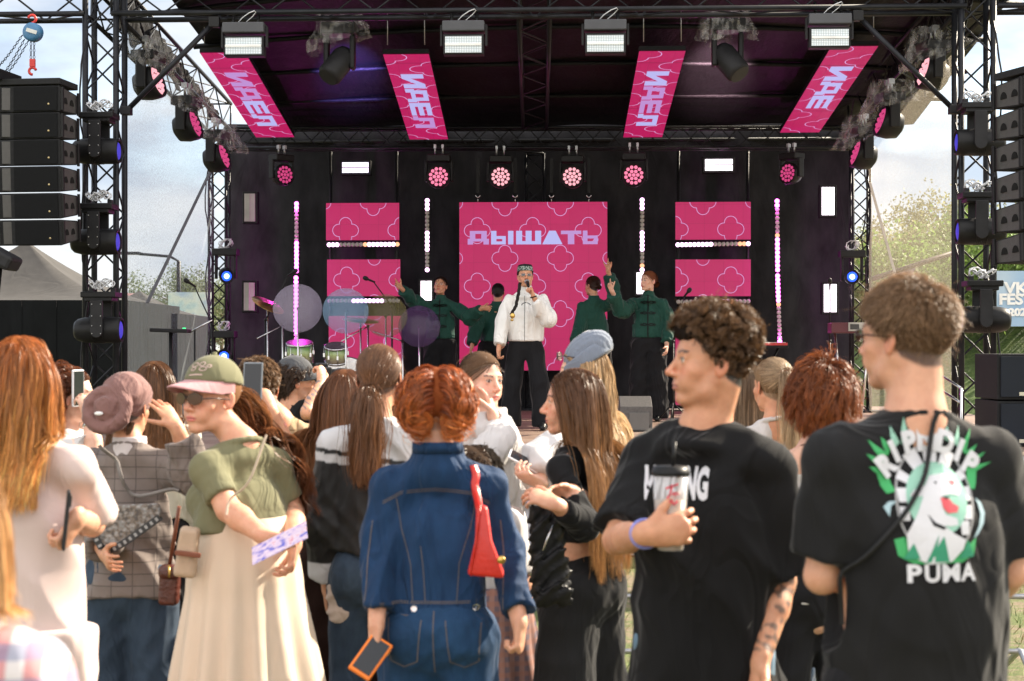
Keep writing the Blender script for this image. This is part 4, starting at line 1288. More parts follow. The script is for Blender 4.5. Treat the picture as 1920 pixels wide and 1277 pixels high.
def drape(name, A, B, z0, z1, parent, m=DR, amp=0.03, wl=0.28, nz=22, seed=1, nn=None):
    A = Vector(A); B = Vector(B); L = (B - A).length; dx = (B - A).normalized(); nr = dx.cross(EZ); n = max(12, int(L / 0.045)); P = []; Q = []
    rg = random.Random(seed); ph = [rg.uniform(0, 6) for _ in range(6)]
    for i in range(n + 1):
        for j in range(nz + 1):
            x = L * i / n; z = z0 + (z1 - z0) * j / nz
            o = amp * (math.sin(x / wl * 6.28 + ph[0] + 0.8 * math.sin(z * 1.3 + x * .7)) + 0.6 * math.sin(x / wl * 2.7 + ph[1] + z * 0.5) + 0.3 * math.sin(z * 5 + x * 3 + ph[2]))
            p = A + dx * x + nr * o; P.append((p.x, p.y, z))
    for i in range(n):
        for j in range(nz):
            a = i * (nz + 1) + j; Q.append((a, a + nz + 1, a + nz + 2, a + 1))
    return np_mesh(name, np.array(P), np.array(Q), m, parent)
drape('skirt', EX * -4.7 + EY * 13.38, EX * 4.7 + EY * 13.38, 0.02, FLOOR - 0.07, t, amp=0.012, wl=0.16, nz=4)
for sx in (-1, 1): drape('skirt', EX * (4.74 * sx) + EY * 13.4, EX * (4.74 * sx) + EY * 24.1, 0.02, FLOOR - 0.07, t, amp=0.012, wl=0.16, nz=4)

# ------------------------------------------------------------------ trusses
def truss(mb, A, B, u, w=0.3, h=None, cr=0.025, br=0.010, step=None, faces=4):
    A = Vector(A); B = Vector(B); d = (B - A); L = d.length; d.normalize(); u = Vector(u); u = (u - d * u.dot(d)).normalized(); v = d.cross(u); h = h or w
    step = step or w * 0.95; k = max(2, int(round(L / step)))
    cs = [(u * (w / 2) * a + v * (h / 2) * b) for a, b in ((-1, -1), (1, -1), (1, 1), (-1, 1))]
    for c in cs: mb.tube([A + c, B + c], cr, 8)
    for q in range(faces):
        c0, c1 = cs[q], cs[(q + 1) % 4]
        for i in range(k):
            p0, p1 = A + d * L * i / k, A + d * L * (i + 1) / k
            a, b = (c0, c1) if (i + q) % 2 == 0 else (c1, c0)
            mb.tube([p0 + a, p1 + b], br, 5, caps=False)
        for e in (A, B): mb.tube([e + c0, e + c1], br * 1.3, 5)
    return mb
def tower(px, d0, z0, z1, w, label, group=None, cr=0.030):
    p = S(px, HYP, d0); t = thing('truss_tower', (p.x, p.y, z0), label, 'truss tower', group)
    mb = MB(); truss(mb, (p.x, p.y, z0 + 0.03), (p.x, p.y, z1), EX, w, cr=cr); mb.build('frame', TRUSSM, t)
    mb = MB(); mb.box((p.x, p.y, z0 + 0.013), (w + 0.25, w + 0.25, 0.022), SROT.to_3x3())
    mb.build('base_plate', TRUSSM, t); return t
tower(197, 16.4, 0, ZCH + 0.42, 0.30, 'black four-legged front tower on the left carrying moving lights')
tower(1826, 16.4, 0, ZCH + 0.42, 0.30, 'black four-legged front tower on the right carrying moving lights')
tower(411, 22.1, FLOOR, 4.45, 0.22, 'slim black rear tower on the left of the black drapes', None, 0.018)
tower(1613, 22.1, FLOOR, 4.45, 0.22, 'slim black rear tower on the right of the black drapes', None, 0.018)
tower(1003, 22.62, FLOOR, 4.20, 0.24, 'black rear tower hidden behind the middle screen top', None, 0.018)
def beam(A, B, u, w, h, label, **k):
    t = thing('truss_beam', Vector(A), label, 'truss beam'); mb = MB(); truss(mb, A, B, u, w, h, **k); mb.build('frame', TRUSSM, t); return t
zc = ZCH + 0.19
fa, fb = S(218, 0, 16.4), S(1805, 0, 16.4)
beam((fa.x, fa.y, zc), (fb.x, fb.y, zc), EZ, 0.38, 0.34, 'long black truss beam across the front of the stage roof', cr=0.027, br=0.009, step=0.52)
a, b = S(-110, 0, 16.4), S(168, 0, 16.4)
beam((a.x, a.y, zc), (b.x, b.y, zc), EZ, 0.38, 0.34, 'black truss arm above the hanging speakers on the left', cr=0.027, step=0.45)
a, b = S(1862, 0, 16.4), S(2080, 0, 16.4)
beam((a.x, a.y, zc), (b.x, b.y, zc), EZ, 0.38, 0.34, 'black truss arm above the hanging speakers on the right', cr=0.027, step=0.45)
a, b = S(424, 261, 22.1), S(1600, 259, 22.1)
beam(a, b, EZ, 0.26, 0.26, 'black rear truss beam over the drapes holding the pink lights', cr=0.018, br=0.007)
zb = S(0, 240, 22.1).z + 0.1
for px0, px1, lb in ((200, 411, 'sloping black roof beam along the left side of the stage'), (1824, 1613, 'sloping black roof beam along the right side of the stage'), (1002, 1003, 'black roof beam running to the back in the middle of the roof')):
    a, b = S(px0, 0, 16.65), S(px1, 0, 21.9)
    beam((a.x, a.y, zc + (0.0 if px0 != 1002 else -0.02)), (b.x, b.y, zb), EX, 0.30, 0.34, lb, cr=0.023, br=0.009, step=0.5)
for p0, p1, lb in (((237, 208), (402, 42), 'black diagonal brace from the left tower up to the roof'), ((1789, 206), (1608, 30), 'black diagonal brace from the right tower up to the roof')):
    t = thing('diagonal_brace', S(*p0, 16.3), lb, 'brace'); MB().tube([S(*p0, 16.25), S(*p1, 16.25)], 0.026, 10).build('pole', TRUSSM, t)
    MB().box(S(*p0, 16.25), (0.10, 0.10, 0.08), SROT.to_3x3()).build('clamp', BLACK, t, 0.006); MB().box(S(*p1, 16.25), (0.10, 0.08, 0.10)).build('clamp', BLACK, t, 0.006)

# ------------------------------------------------------------------ roof
RF, n, l, b = _new('roof_vinyl'); v = _tc(n, l)
l.new(_ramp(n, l, _noise(n, l, v, 1.3, 4), [(0.3, (0.0035, 0.0035, 0.004)), (0.7, (0.006, 0.006, 0.007))]), b.inputs['Base Color'])
b.inputs['Roughness'].default_value = 0.6; b.inputs['Specular IOR Level'].default_value = 0.25; _bump(n, l, b, _noise(n, l, _tc(n, l, (1, 0.4, 1)), 3.5, 5), 0.6, 0.08)
t = thing('stage_roof', EY * 16.2 + EZ * 5.3, 'black vinyl stage roof sloping down to the back', 'roof')
P = []; Q = []; nx, ny = 60, 30
for i in range(nx + 1):
    for j in range(ny + 1):
        x = -4.28 + 8.56 * i / nx; y = 16.15 + 6.6 * j / ny
        z = (ZCH + 0.47) + (zb - 0.02 - ZCH - 0.47) * (j / ny) + 0.35 * (1 - (x / 4.6) ** 2) * (1 - j / ny) + 0.03 * math.sin(y * 4.2) * math.cos(x * 2.6)
        p = EX * x + EY * y; P.append((p.x, p.y, z))
for i in range(nx):
    for j in range(ny):
        a = i * (ny + 1) + j; Q.append((a, a + 1, a + ny + 2, a + ny + 1))
o = np_mesh('canopy', np.array(P), np.array(Q), RF, t); m_ = o.modifiers.new('s', 'SOLIDIFY'); m_.thickness = 0.02; m_.offset = 1
for j in range(4):
    y = 17.6 + j * 1.25; pts = []
    for i in range(15):
        x = -4.4 + 8.8 * i / 14; z = (ZCH + 0.41) + (zb - 0.47 - ZCH) * ((y - 16.15) / 6.6) + 0.35 * (1 - (x / 4.6) ** 2) * (1 - (y - 16.15) / 6.6)
        pts.append(EX * x + EY * y + EZ * z)
    MB().tube(pts, 0.03, 8).build('rafter', RF, t)
# roof edge fascia and the crinkled side skirts between roof and side beams
t2 = thing('back_drape', EY * 22.9 + EZ * FLOOR, 'black pleated drapes closing the back of the stage', 'drape')
a, b = S(424, HYP, 22.95), S(1602, HYP, 22.95)
drape('cloth', (a.x, a.y, 0), (b.x, b.y, 0), FLOOR + 0.01, 4.66, t2, amp=0.022, wl=0.75, nz=40)
mb = MB(); mb.tube([Vector((a.x, a.y, 4.42)), Vector((b.x, b.y, 4.42))], 0.03, 8); mb.build('rail', BLACK, t2)

# ------------------------------------------------------------------ see-through side netting
NET, n, l, b = _new('scrim_net'); b.inputs['Base Color'].default_value = (0.26, 0.30, 0.33, 1); b.inputs['Roughness'].default_value = 0.9
tr = n.new("ShaderNodeBsdfTransparent"); mx = n.new("ShaderNodeMixShader"); tl = n.new("ShaderNodeBsdfTranslucent"); tl.inputs['Color'].default_value = (0.22, 0.26, 0.29, 1)
m1 = n.new("ShaderNodeMixShader"); m1.inputs[0].default_value = 0.4; l.new(b.outputs[0], m1.inputs[1]); l.new(tl.outputs[0], m1.inputs[2])
wv = _noise(n, l, _tc(n, l, (1, 1, 1)), 60, 2); l.new(_ramp(n, l, wv, [(0.35, (0.62,) * 3), (0.65, (0.80,) * 3)]), mx.inputs[0])
l.new(m1.outputs[0], mx.inputs[1]); l.new(tr.outputs[0], mx.inputs[2]); l.new(mx.outputs[0], n['Material Output'].inputs['Surface'])
NET2 = NET.copy(); NET2.node_tree.nodes['Principled BSDF'].inputs['Base Color'].default_value = (0.62, 0.57, 0.48, 1); NET2.node_tree.nodes['Translucent BSDF'].inputs['Color'].default_value = (0.60, 0.54, 0.44, 1)  # same netting, its sunlit glow put into a paler beige colour
SK = cloth('side_skirt', (0.008, 0.008, 0.009), 0.6, 0.3, 300, 0.8, 5, 0.0)
for px0, px1, lb in ((205, 408, 'crumpled black skirt under the left edge of the stage roof'), (1818, 1616, 'crumpled black skirt under the right edge of the stage roof')):
    a, b = S(px0, 0, 16.55), S(px1, 0, 22.0); t = thing('roof_skirt', (a.x, a.y, ZCH), lb, 'drape'); P = []; Q = []; n, k = 90, 14
    for i in range(n + 1):
        f = i / n; x = a.lerp(b, f); z0 = (ZCH + 0.02) + (zb - 0.10 - ZCH) * f + 0.05 * math.sin(f * 31) + 0.04 * math.sin(f * 53 + 1); z1 = (ZCH + 0.52) + (zb + 0.03 - ZCH - 0.47) * f
        for j in range(k + 1): g_ = j / k; P.append((x.x + 0.035 * math.sin(f * 60 + g_ * 5) * (1 - g_) + 0.02 * math.sin(f * 113 + g_ * 9), x.y, z0 + (z1 - z0) * g_))
    for i in range(n):
        for j in range(k): q = i * (k + 1) + j; Q.append((q, q + k + 1, q + k + 2, q + 1))
    np_mesh('cloth', np.array(P), np.array(Q), SK, t)
def scrim(pxf, pxb, label):
    a, b = S(pxf, 0, 16.6), S(pxb, 0, 21.95); t = thing('side_netting', (a.x, a.y, FLOOR), label, 'netting'); n, k = 40, 30; P = []; Q = []
    for i in range(n + 1):
        for j in range(k + 1):
            f = i / n; x = a.lerp(b, f); q0 = 0.02 if pxf < 960 else 0.35; zt = (ZCH - q0) + (zb - 0.12 - q0 * 0.5 - ZCH + q0) * f; z = FLOOR - 0.3 + (zt - FLOOR + 0.3) * j / k
            P.append((x.x + 0.02 * math.sin(f * 14 + z * 2.0) + 0.012 * math.sin(z * 5 - f * 22), x.y, z))
    for i in range(n):
        for j in range(k):
            q = i * (k + 1) + j; Q.append((q, q + k + 1, q + k + 2, q + 1))
    np_mesh('net', np.array(P), np.array(Q), NET if pxf < 960 else NET2, t)
    mb = MB(); mb.tube([(a.x, a.y, FLOOR - 0.3), (b.x, b.y, FLOOR - 0.3)], 0.02, 6); mb.build('hem', BLACK, t)
scrim(234, 397, 'grey see-through netting closing the left side of the stage')
scrim(1793, 1629, 'pale see-through netting closing the right side of the stage')
WEB = mat('webbing', (0.10, 0.10, 0.11), 0.8)
t = thing('tension_strap', S(394, 322, 21.5), 'long grey webbing strap stretched across the left netting', 'strap'); MB().box((S(394, 322, 21.2) + S(276, 568, 17.4)) / 2, (0.035, 0.008, (S(394, 322, 21.2) - S(276, 568, 17.4)).length), (S(394, 322, 21.2) - S(276, 568, 17.4)).to_track_quat('Z', 'Y').to_matrix()).build('web', WEB, t)
t = thing('tension_strap', S(1630, 340, 21.5), 'thin pale webbing strap stretched across the right netting', 'strap'); A, B = S(1631, 342, 21.2), S(1678, 512, 18.8)
MB().box((A + B) / 2, (0.03, 0.008, (A - B).length), (A - B).to_track_quat('Z', 'Y').to_matrix()).build('web', mat('webbing_pale', (0.30, 0.27, 0.24), 0.8), t)
# tarp on a sloping pole behind the right netting
t = thing('tarp_pole', W(1628, 525, 24), 'dark sloping pole with a folded purple-grey tarp behind the right netting', 'pole')
MB().tube([W(1626, 526, 24), W(1800, 470, 24)], 0.035, 8).build('pole', mat('brown_pole', (0.06, 0.035, 0.03), 0.5), t)
mb = MB(); vs = [W(*p, 24.05) for p in ((1667, 514), (1718, 497), (1708, 530), (1660, 548))] + [W(*p, 24.2) for p in ((1667, 514), (1718, 497), (1708, 530), (1660, 548))]
mb.add(vs, [(0, 1, 2, 3), (7, 6, 5, 4), (0, 4, 5, 1), (1, 5, 6, 2), (2, 6, 7, 3), (3, 7, 4, 0)]); mb.build('tarp', cloth('tarp_purple', (0.20, 0.17, 0.26)), t)

# ------------------------------------------------------------------ screens
LEDM, n, l, b = _new('led_magenta'); v = _tc(n, l)
tx = n.new("ShaderNodeTexBrick"); tx.inputs['Scale'].default_value = 1; tx.offset = 0; tx.inputs['Brick Width'].default_value = 0.25; tx.inputs['Row Height'].default_value = 0.25; tx.inputs['Mortar Size'].default_value = 0.002
tx.inputs['Color1'].default_value = (1, 1, 1, 1); tx.inputs['Color2'].default_value = (0.94, 0.94, 0.94, 1); tx.inputs['Mortar'].default_value = (0.6, 0.6, 0.6, 1)
rt = n.new("ShaderNodeMapping"); rt.inputs['Rotation'].default_value = (R(90), 0, 0); tcc = n.new("ShaderNodeTexCoord"); l.new(tcc.outputs['Object'], rt.inputs['Vector']); l.new(rt.outputs[0], tx.inputs['Vector'])
mm = n.new("ShaderNodeMixRGB"); mm.blend_type = 'MULTIPLY'; mm.inputs['Fac'].default_value = 1; mm.inputs['Color1'].default_value = (0.36, 0.006, 0.075, 1); l.new(tx.outputs['Color'], mm.inputs['Color2'])
l.new(mm.outputs[0], b.inputs['Emission Color']); b.inputs['Emission Strength'].default_value = 0.78 * GE; b.inputs['Base Color'].default_value = (0.045, 0.02, 0.03, 1); b.inputs['Roughness'].default_value = 0.55
LEDL = glow('led_outline', (0.52, 0.30, 0.58), 0.75); LEDT = glow('led_letters', (0.34, 0.34, 0.62), 0.8); LEDP = glow('led_letters_violet', (0.36, 0.20, 0.46), 0.8)
def clover(cx, cy, s_=0.17, w=0.007):
    a, b_ = 0.52 * s_, 0.48 * s_; pts = []
    for i in range(73):
        th = 2 * math.pi * i / 72; ph = (th + math.pi / 4) % (math.pi / 2) - math.pi / 4
        r_ = a * math.cos(ph) + math.sqrt(max(0, b_ * b_ - (a * math.sin(ph)) ** 2)); pts.append((cx + r_ * math.cos(th), cy + r_ * math.sin(th)))
    return stroke(pts, w)
def clip_bm(bm, x0, x1, y0, y1):
    for co, no in (((x0, 0, 0), (-1, 0, 0)), ((x1, 0, 0), (1, 0, 0)), ((0, y0, 0), (0, -1, 0)), ((0, y1, 0), (0, 1, 0))):
        bmesh.ops.bisect_plane(bm, geom=bm.verts[:] + bm.edges[:] + bm.faces[:], plane_co=co, plane_no=no, clear_outer=True)
def flat(bm, M, name, m, parent):
    bm.transform(M); me = bpy.data.meshes.new(name); bm.to_mesh(me); bm.free(); return link(name, me, parent, m)
def quad_letter(ch):
    r_ = lambda x0, y0, x1, y1: [(x0, y0), (x1, y0), (x1, y1), (x0, y1)]
    return {'И': [r_(0, 0, .3, 1), r_(.7, 0, 1, 1), [(.3, 0), (.3, .42), (.7, 1), (.7, .58)]],
            'Д': [r_(.10, .42, .36, 1), r_(.64, .42, .9, 1), r_(.36, .78, .64, 1), r_(0, .22, 1, .42), r_(0, 0, .26, .22), r_(.74, 0, 1, .22)],
            'Е': [r_(0, 0, .3, 1), r_(.3, 0, 1, .24), r_(.3, .38, 1, .62), r_(.3, .76, 1, 1)],
            'Ы': [r_(0, 0, .24, 1), r_(.24, 0, .66, .22), r_(.24, .40, .66, .62), r_(.50, .22, .66, .40), r_(.76, 0, 1, 1)],
            'Ш': [r_(0, 0, .24, 1), r_(.38, 0, .62, 1), r_(.76, 0, 1, 1), r_(.24, 0, .38, .24), r_(.62, 0, .76, .24)],
            'А': [[(0, 0), (.30, 0), (.36, .18), (.64, .18), (.70, 0), (1, 0), (.66, 1), (.34, 1)]],
            'Т': [r_(0, .74, 1, 1), r_(.34, 0, .66, .74)],
            'Ь': [r_(0, 0, .30, 1), r_(.30, 0, .96, .22), r_(.30, .42, .96, .64), r_(.72, .22, 1, .42)],
            'Л': [r_(.14, .26, .42, 1), r_(.70, 0, 1, 1), r_(.42, .76, .7, 1), r_(0, 0, .34, .26)]}[ch]
def screen(px0, py0, px1, py1, d0, label, seed=(648, 432), words=None):
    A, B = S(px0, py1, d0), S(px1, py0, d0); w = (B - A).dot(EX); h = B.z - A.z; c = (A + B) / 2
    t = thing('led_screen', Vector((c.x, c.y, A.z)), label, 'led screen', 'magenta screens at the back')
    MB().box(c + EY * 0.05, (w, 0.10, h), SROT.to_3x3()).build('cabinet', BLACK, t)
    o = c - EY * 0.004; M = Matrix.Translation(o) @ Matrix((EX, EZ, -EY)).transposed().to_4x4()
    bm = poly_bm([[(-w / 2 + .003, -h / 2 + .003), (w / 2 - .003, -h / 2 + .003), (w / 2 - .003, h / 2 - .003), (-w / 2 + .003, h / 2 - .003)]]); flat(bm, M, 'display', LEDM, t)
    k = SD((px0 + px1) / 2, d0) / F; cx, cy = (px0 + px1) / 2, (py0 + py1) / 2; pol = []
    for i in range(-4, 5):
        for j in range(-4, 5):
            for ox, oy in ((0, 0), (52, -52)):
                X, Y = seed[0] + 104 * i + ox, seed[1] + 104 * j + oy
                if px0 - 25 < X < px1 + 25 and py0 - 25 < Y < py1 + 25: pol += clover((X - cx) * k, (cy - Y) * k)
    bm = poly_bm(pol); clip_bm(bm, -w / 2 + .004, w / 2 - .004, -h / 2 + .004, h / 2 - .004)
    flat(bm, M @ Matrix.Translation((0, 0, 0.004)), 'clover_print', LEDL, t)
    if words:
        for s_, (x0_, x1_), m_ in words:
            pl = [[((x0_ + (x1_ - x0_) * x - cx) * k, (cy - 458 + 25.5 * y) * k) for x, y in p] for p in quad_letter(s_)]
            flat(poly_bm(pl), M @ Matrix.Translation((0, 0, 0.008)), 'lettering', m_, t)
    return t
screen(861, 378, 1139, 695, 22.3, 'large middle magenta screen reading ДЫШАТЬ behind the singer', (895, 432), [('Д', (877, 917), LEDP), ('Ы', (921, 963), LEDT), ('Ш', (968, 1015), LEDT), ('А', (1017, 1055), LEDT), ('Т', (1052, 1090), LEDP), ('Ь', (1093, 1122), LEDP)])
screen(611, 380, 749, 451, 22.3, 'upper left magenta side screen above a light bar')
screen(613, 486, 751, 556, 22.3, 'left magenta side screen between the two light bars', (650, 525))
screen(616, 592, 753, 700, 22.3, 'lowest left magenta side screen behind the drums', (640, 640))
screen(1266, 378, 1408, 450, 22.3, 'upper right magenta side screen above a light bar', (1266, 430))
screen(1266, 486, 1408, 556, 22.3, 'right magenta side screen between the two light bars', (1266, 525))
screen(1266, 592, 1408, 760, 22.3, 'lowest right magenta side screen behind the curly-haired man', (1320, 640))

def banner(p0, p1, word, label, cols):
    A, B = S(*p0, 18.3), S(*p1, 21.8); dr = (A - B); L = dr.length; dr.normalize(); nr = EX.cross(dr).normalized()
    if nr.z > 0: nr = -nr
    c = (A + B) / 2; t = thing('roof_led_strip', c, label, 'led screen', 'magenta strips under the roof')
    Rm = Matrix((EX, dr, EX.cross(dr))).transposed(); w = 0.50
    MB().box(c - nr * 0.028, (w, L, 0.05), Rm).build('cabinet', BLACK, t)
    M = Matrix.Translation(c + nr * 0.004) @ Matrix((EX, dr, EX.cross(dr))).transposed().to_4x4(); s_ = 0.0001 if EX.cross(dr).dot(nr) > 0 else -1
    off = 0.004 if s_ > 0 else -0.004
    flat(poly_bm([[(-w / 2 + .003, -L / 2 + .003), (w / 2 - .003, -L / 2 + .003), (w / 2 - .003, L / 2 - .003), (-w / 2 + .003, L / 2 - .003)]]), M, 'display', LEDM, t)
    pol = []
    for j in range(-1, 9):
        for k, ox in ((0, -0.26), (1, 0.26)): pol += clover(ox, L / 2 - 0.1 - j * 0.86 - k * 0.43, 0.26, 0.010)
    bm = poly_bm(pol); clip_bm(bm, -w / 2 + .004, w / 2 - .004, -L / 2 + .004, L / 2 - .004); flat(bm, M @ Matrix.Translation((0, 0, off)), 'clover_print', LEDL, t)
    for i, (ch, mt) in enumerate(zip(word, cols)):
        pl = [[(-0.12 + y * 0.25, L / 2 - 0.70 - i * 0.57 - x * 0.54) for x, y in p] for p in quad_letter(ch)]
        flat(poly_bm(pl), M @ Matrix.Translation((0, 0, 2 * off)), 'lettering', mt, t)
    for q in (-0.2, 0.2):
        e = A + EX * q - nr * 0.1; MB().tube([e, e + EZ * 0.5], 0.006, 5).build('hanger', STEEL, t)
banner((417, 98), (516, 257), 'ИДЕЛ', 'far left magenta roof strip reading ИДЕЛ', [LEDP, LEDP, LEDT, LEDT])
banner((761, 101), (804, 261), 'ИДЕЛ', 'magenta roof strip left of centre with the letters ИДЕЛ', [LEDT, LEDT, LEDT, LEDP])
banner((1242, 95), (1205, 257), 'ИДЕЛ', 'magenta roof strip right of centre with the letters ИДЕЛ', [LEDT, LEDP, LEDP, LEDT])
banner((1603, 86), (1499, 248), 'ИДЕ', 'far right magenta roof strip reading ИДЕ', [LEDT, LEDT, LEDT])

# ------------------------------------------------------------------ lamps
LON = glow('lamp_pink_white', (1.0, 0.55, 0.95), 2.6); LMAG = glow('lamp_magenta', (1.0, 0.13, 0.78), 5.0); LOR = glow('lamp_orange', (1.0, 0.42, 0.22), 1.0)
LOFF = mat('lamp_unlit', (0.40, 0.40, 0.36), 0.35); LW = glow('lamp_white', (1.0, 0.86, 0.95), 2.2); LVI = glow('lamp_violet_white', (0.85, 0.74, 1.0), 1.7)
def bar(p0, p1, pat, label, mg=LON, d0=22.2, group='light bars at the back'):
    A, B = S(*p0, d0), S(*p1, d0); n = len(pat); d = (B - A); L = d.length + 0.05; dn = d.normalized(); c = (A + B) / 2
    t = thing('light_bar', c, label, 'light bar', group)
    Rm = Matrix((dn, EY, dn.cross(EY))).transposed(); MB().box(c + EY * 0.045, (L, 0.07, 0.068), Rm).build('housing', BLACK, t, 0.004)
    for key, m_ in (('1', mg), ('0', LOFF), ('o', LOR)):
        for i, ch in enumerate(pat):
            if ch == key: MB().lathe(A + d * (i / (n - 1)) - EY * 0.002, [(0.029, 0), (0.027, -0.006), (0.012, -0.010), (0.0, -0.010)], EY, 14).build('lamp_lens', m_, t)
    if mg is LMAG:
        on = [i for i, ch in enumerate(pat) if ch == '1']
        for i in on[1::3]:
            ld = bpy.data.lights.new('bar_glow', 'POINT'); ld.energy = 1.3; ld.color = (1, 0.05, 0.75); ld.shadow_soft_size = 0.01; lo = bpy.data.objects.new('bar_glow', ld); COL.objects.link(lo); lo.location = A + d * (i / (n - 1)) - EY * 0.05
bar((617, 459), (745, 458), '111000000o1111111o', 'light bar under the upper left screen, lit at both ends')
bar((618, 564), (746, 564), '000000111111110000', 'light bar under the second left screen, lit in the middle')
bar((1271, 459), (1403, 457), '111111111000000oo1', 'light bar under the upper right screen, lit on its left half')
bar((1272, 566), (1403, 565), '0000000111111o0000', 'light bar under the second right screen, lit in the middle')
bar((556, 382), (556, 508), '110000000011111111'[:18], 'upper upright light bar left of the left screens', LMAG)
bar((555, 521), (555, 643), '11111111111111000', 'lower upright light bar behind the clear discs, glowing magenta', LMAG)
bar((801, 376), (801, 506), '111000001111100001', 'upright light bar between the left screens and the middle screen')
bar((1204, 375), (1204, 506), '1110000011111000o1', 'upright light bar between the middle screen and the right screens')
bar((1457, 377), (1458, 506), '11000000o11111111'[:17], 'upper upright light bar right of the right screens', LMAG)
bar((1458, 517), (1462, 640), '1111111o000000001', 'lower upright light bar right of the right screens, lit on top', LMAG)
def blinder(px, py, w, h, m_, label, d0=22.3, vert=True, frame=0.03):
    c = S(px, py, d0); t = thing('strobe_panel', c, label, 'strobe light'); k = SD(px, d0) / F; w *= k; h *= k
    MB().box(c + EY * 0.09, (w + 2 * frame, 0.14, h + 2 * frame), SROT.to_3x3()).build('housing', BLACK, t, 0.008)
    MB().box(c + EY * 0.012, (w, 0.02, h), SROT.to_3x3()).build('panel', m_, t)
    mb = MB()
    if vert: mb.box(c - EY * 0.004, (0.008, 0.012, h), SROT.to_3x3())
    else: mb.box(c - EY * 0.004, (w, 0.012, 0.014), SROT.to_3x3())
    mb.build('tube', LOFF if m_ is not LW and m_ is not LVI else mat('tube_grey', (0.6, 0.5, 0.6), 0.3), t)
blinder(468, 389, 20, 52, LOFF, 'unlit upright strobe panel high beside the left rear tower'); blinder(467, 556, 20, 52, LOFF, 'unlit upright strobe panel low beside the left rear tower')
blinder(1553, 377, 23, 52, LW, 'glowing upright strobe panel high beside the right rear tower'); blinder(1557, 559, 23, 52, LW, 'glowing upright strobe panel low beside the right rear tower')
blinder(799, 545, 20, 36, LW, 'small glowing upright strobe behind the left dancer'); blinder(1203, 531, 18, 40, LW, 'small glowing upright strobe behind the smiling right dancer')
blinder(666, 314, 49, 19, LVI, 'violet-white flat strobe hanging above the left screens', vert=False); blinder(1348, 309, 51, 21, LW, 'pinkish white flat strobe hanging above the right screens', vert=False)

GRID, n, l, b = _new('strobe_grid'); v = _tc(n, l)
tx = n.new("ShaderNodeTexBrick"); tx.inputs['Scale'].default_value = 1; tx.offset = 0; tx.inputs['Brick Width'].default_value = 0.016; tx.inputs['Row Height'].default_value = 0.016; tx.inputs['Mortar Size'].default_value = 0.002
tx.inputs['Color1'].default_value = (0.62, 0.70, 0.74, 1); tx.inputs['Color2'].default_value = (0.70, 0.74, 0.76, 1); tx.inputs['Mortar'].default_value = (0.20, 0.24, 0.26, 1)
rt = n.new("ShaderNodeMapping"); rt.inputs['Rotation'].default_value = (R(90), 0, 0); tcc = n.new("ShaderNodeTexCoord"); l.new(tcc.outputs['Object'], rt.inputs['Vector']); l.new(rt.outputs[0], tx.inputs['Vector'])
l.new(tx.outputs['Color'], b.inputs['Base Color']); l.new(tx.outputs['Color'], b.inputs['Emission Color']); b.inputs['Emission Strength'].default_value = 0.10; b.inputs['Roughness'].default_value = 0.3
def front_strobe(px, py, label):
    c = S(px, py, 16.2); t = thing('front_strobe', c, label, 'strobe light', 'strobes along the front beam'); X3 = SROT.to_3x3()
    MB().box(c + EZ * 0.13 + EY * 0.05, (0.40, 0.20, 0.10), X3).build('body', mat('strobe_grey', (0.05, 0.052, 0.06), 0.45), t, 0.01)
    MB().box(c + EZ * -0.04 + EY * 0.06, (0.385, 0.14, 0.195), X3).build('head', DARK, t, 0.008)
    MB().box(c + EZ * -0.045 - EY * 0.017, (0.345, 0.012, 0.155), X3).build('lens', GRID, t)
    MB().box(c + EZ * -0.045 - EY * 0.028, (0.345, 0.016, 0.022), X3).build('tube', mat('tube_white', (0.8, 0.8, 0.78), 0.2), t)
    for q in (-1, 1):
        MB().box(c + EX * q * 0.215 + EZ * 0.05 + EY * 0.05, (0.02, 0.05, 0.20), X3).build('yoke', DARK, t)
        MB().tube([c + EX * q * 0.12 + EZ * 0.17 + EY * 0.06, c + EX * q * 0.12 + EZ * 0.32 + EY * 0.16], 0.016, 8).build('clamp', BLACK, t)
    pts = [c + EX * (0.02 + 0.10 * math.sin(i * 0.7)) + EZ * (0.19 + 0.10 * math.sin(i * 0.55)) + EY * (0.02 * math.cos(i)) for i in range(7)]
    MB().tube(pts, 0.005, 6).build('cable', WHITEC, t)
for px, py, lb in ((457, 78, 'leftmost grey strobe light on the front roof beam'), (869, 75, 'grey strobe light on the front beam left of the middle'), (1135, 73, 'grey strobe light on the front beam right of the middle'), (1556, 62, 'rightmost grey strobe light on the front roof beam')):
    front_strobe(px, py, lb)

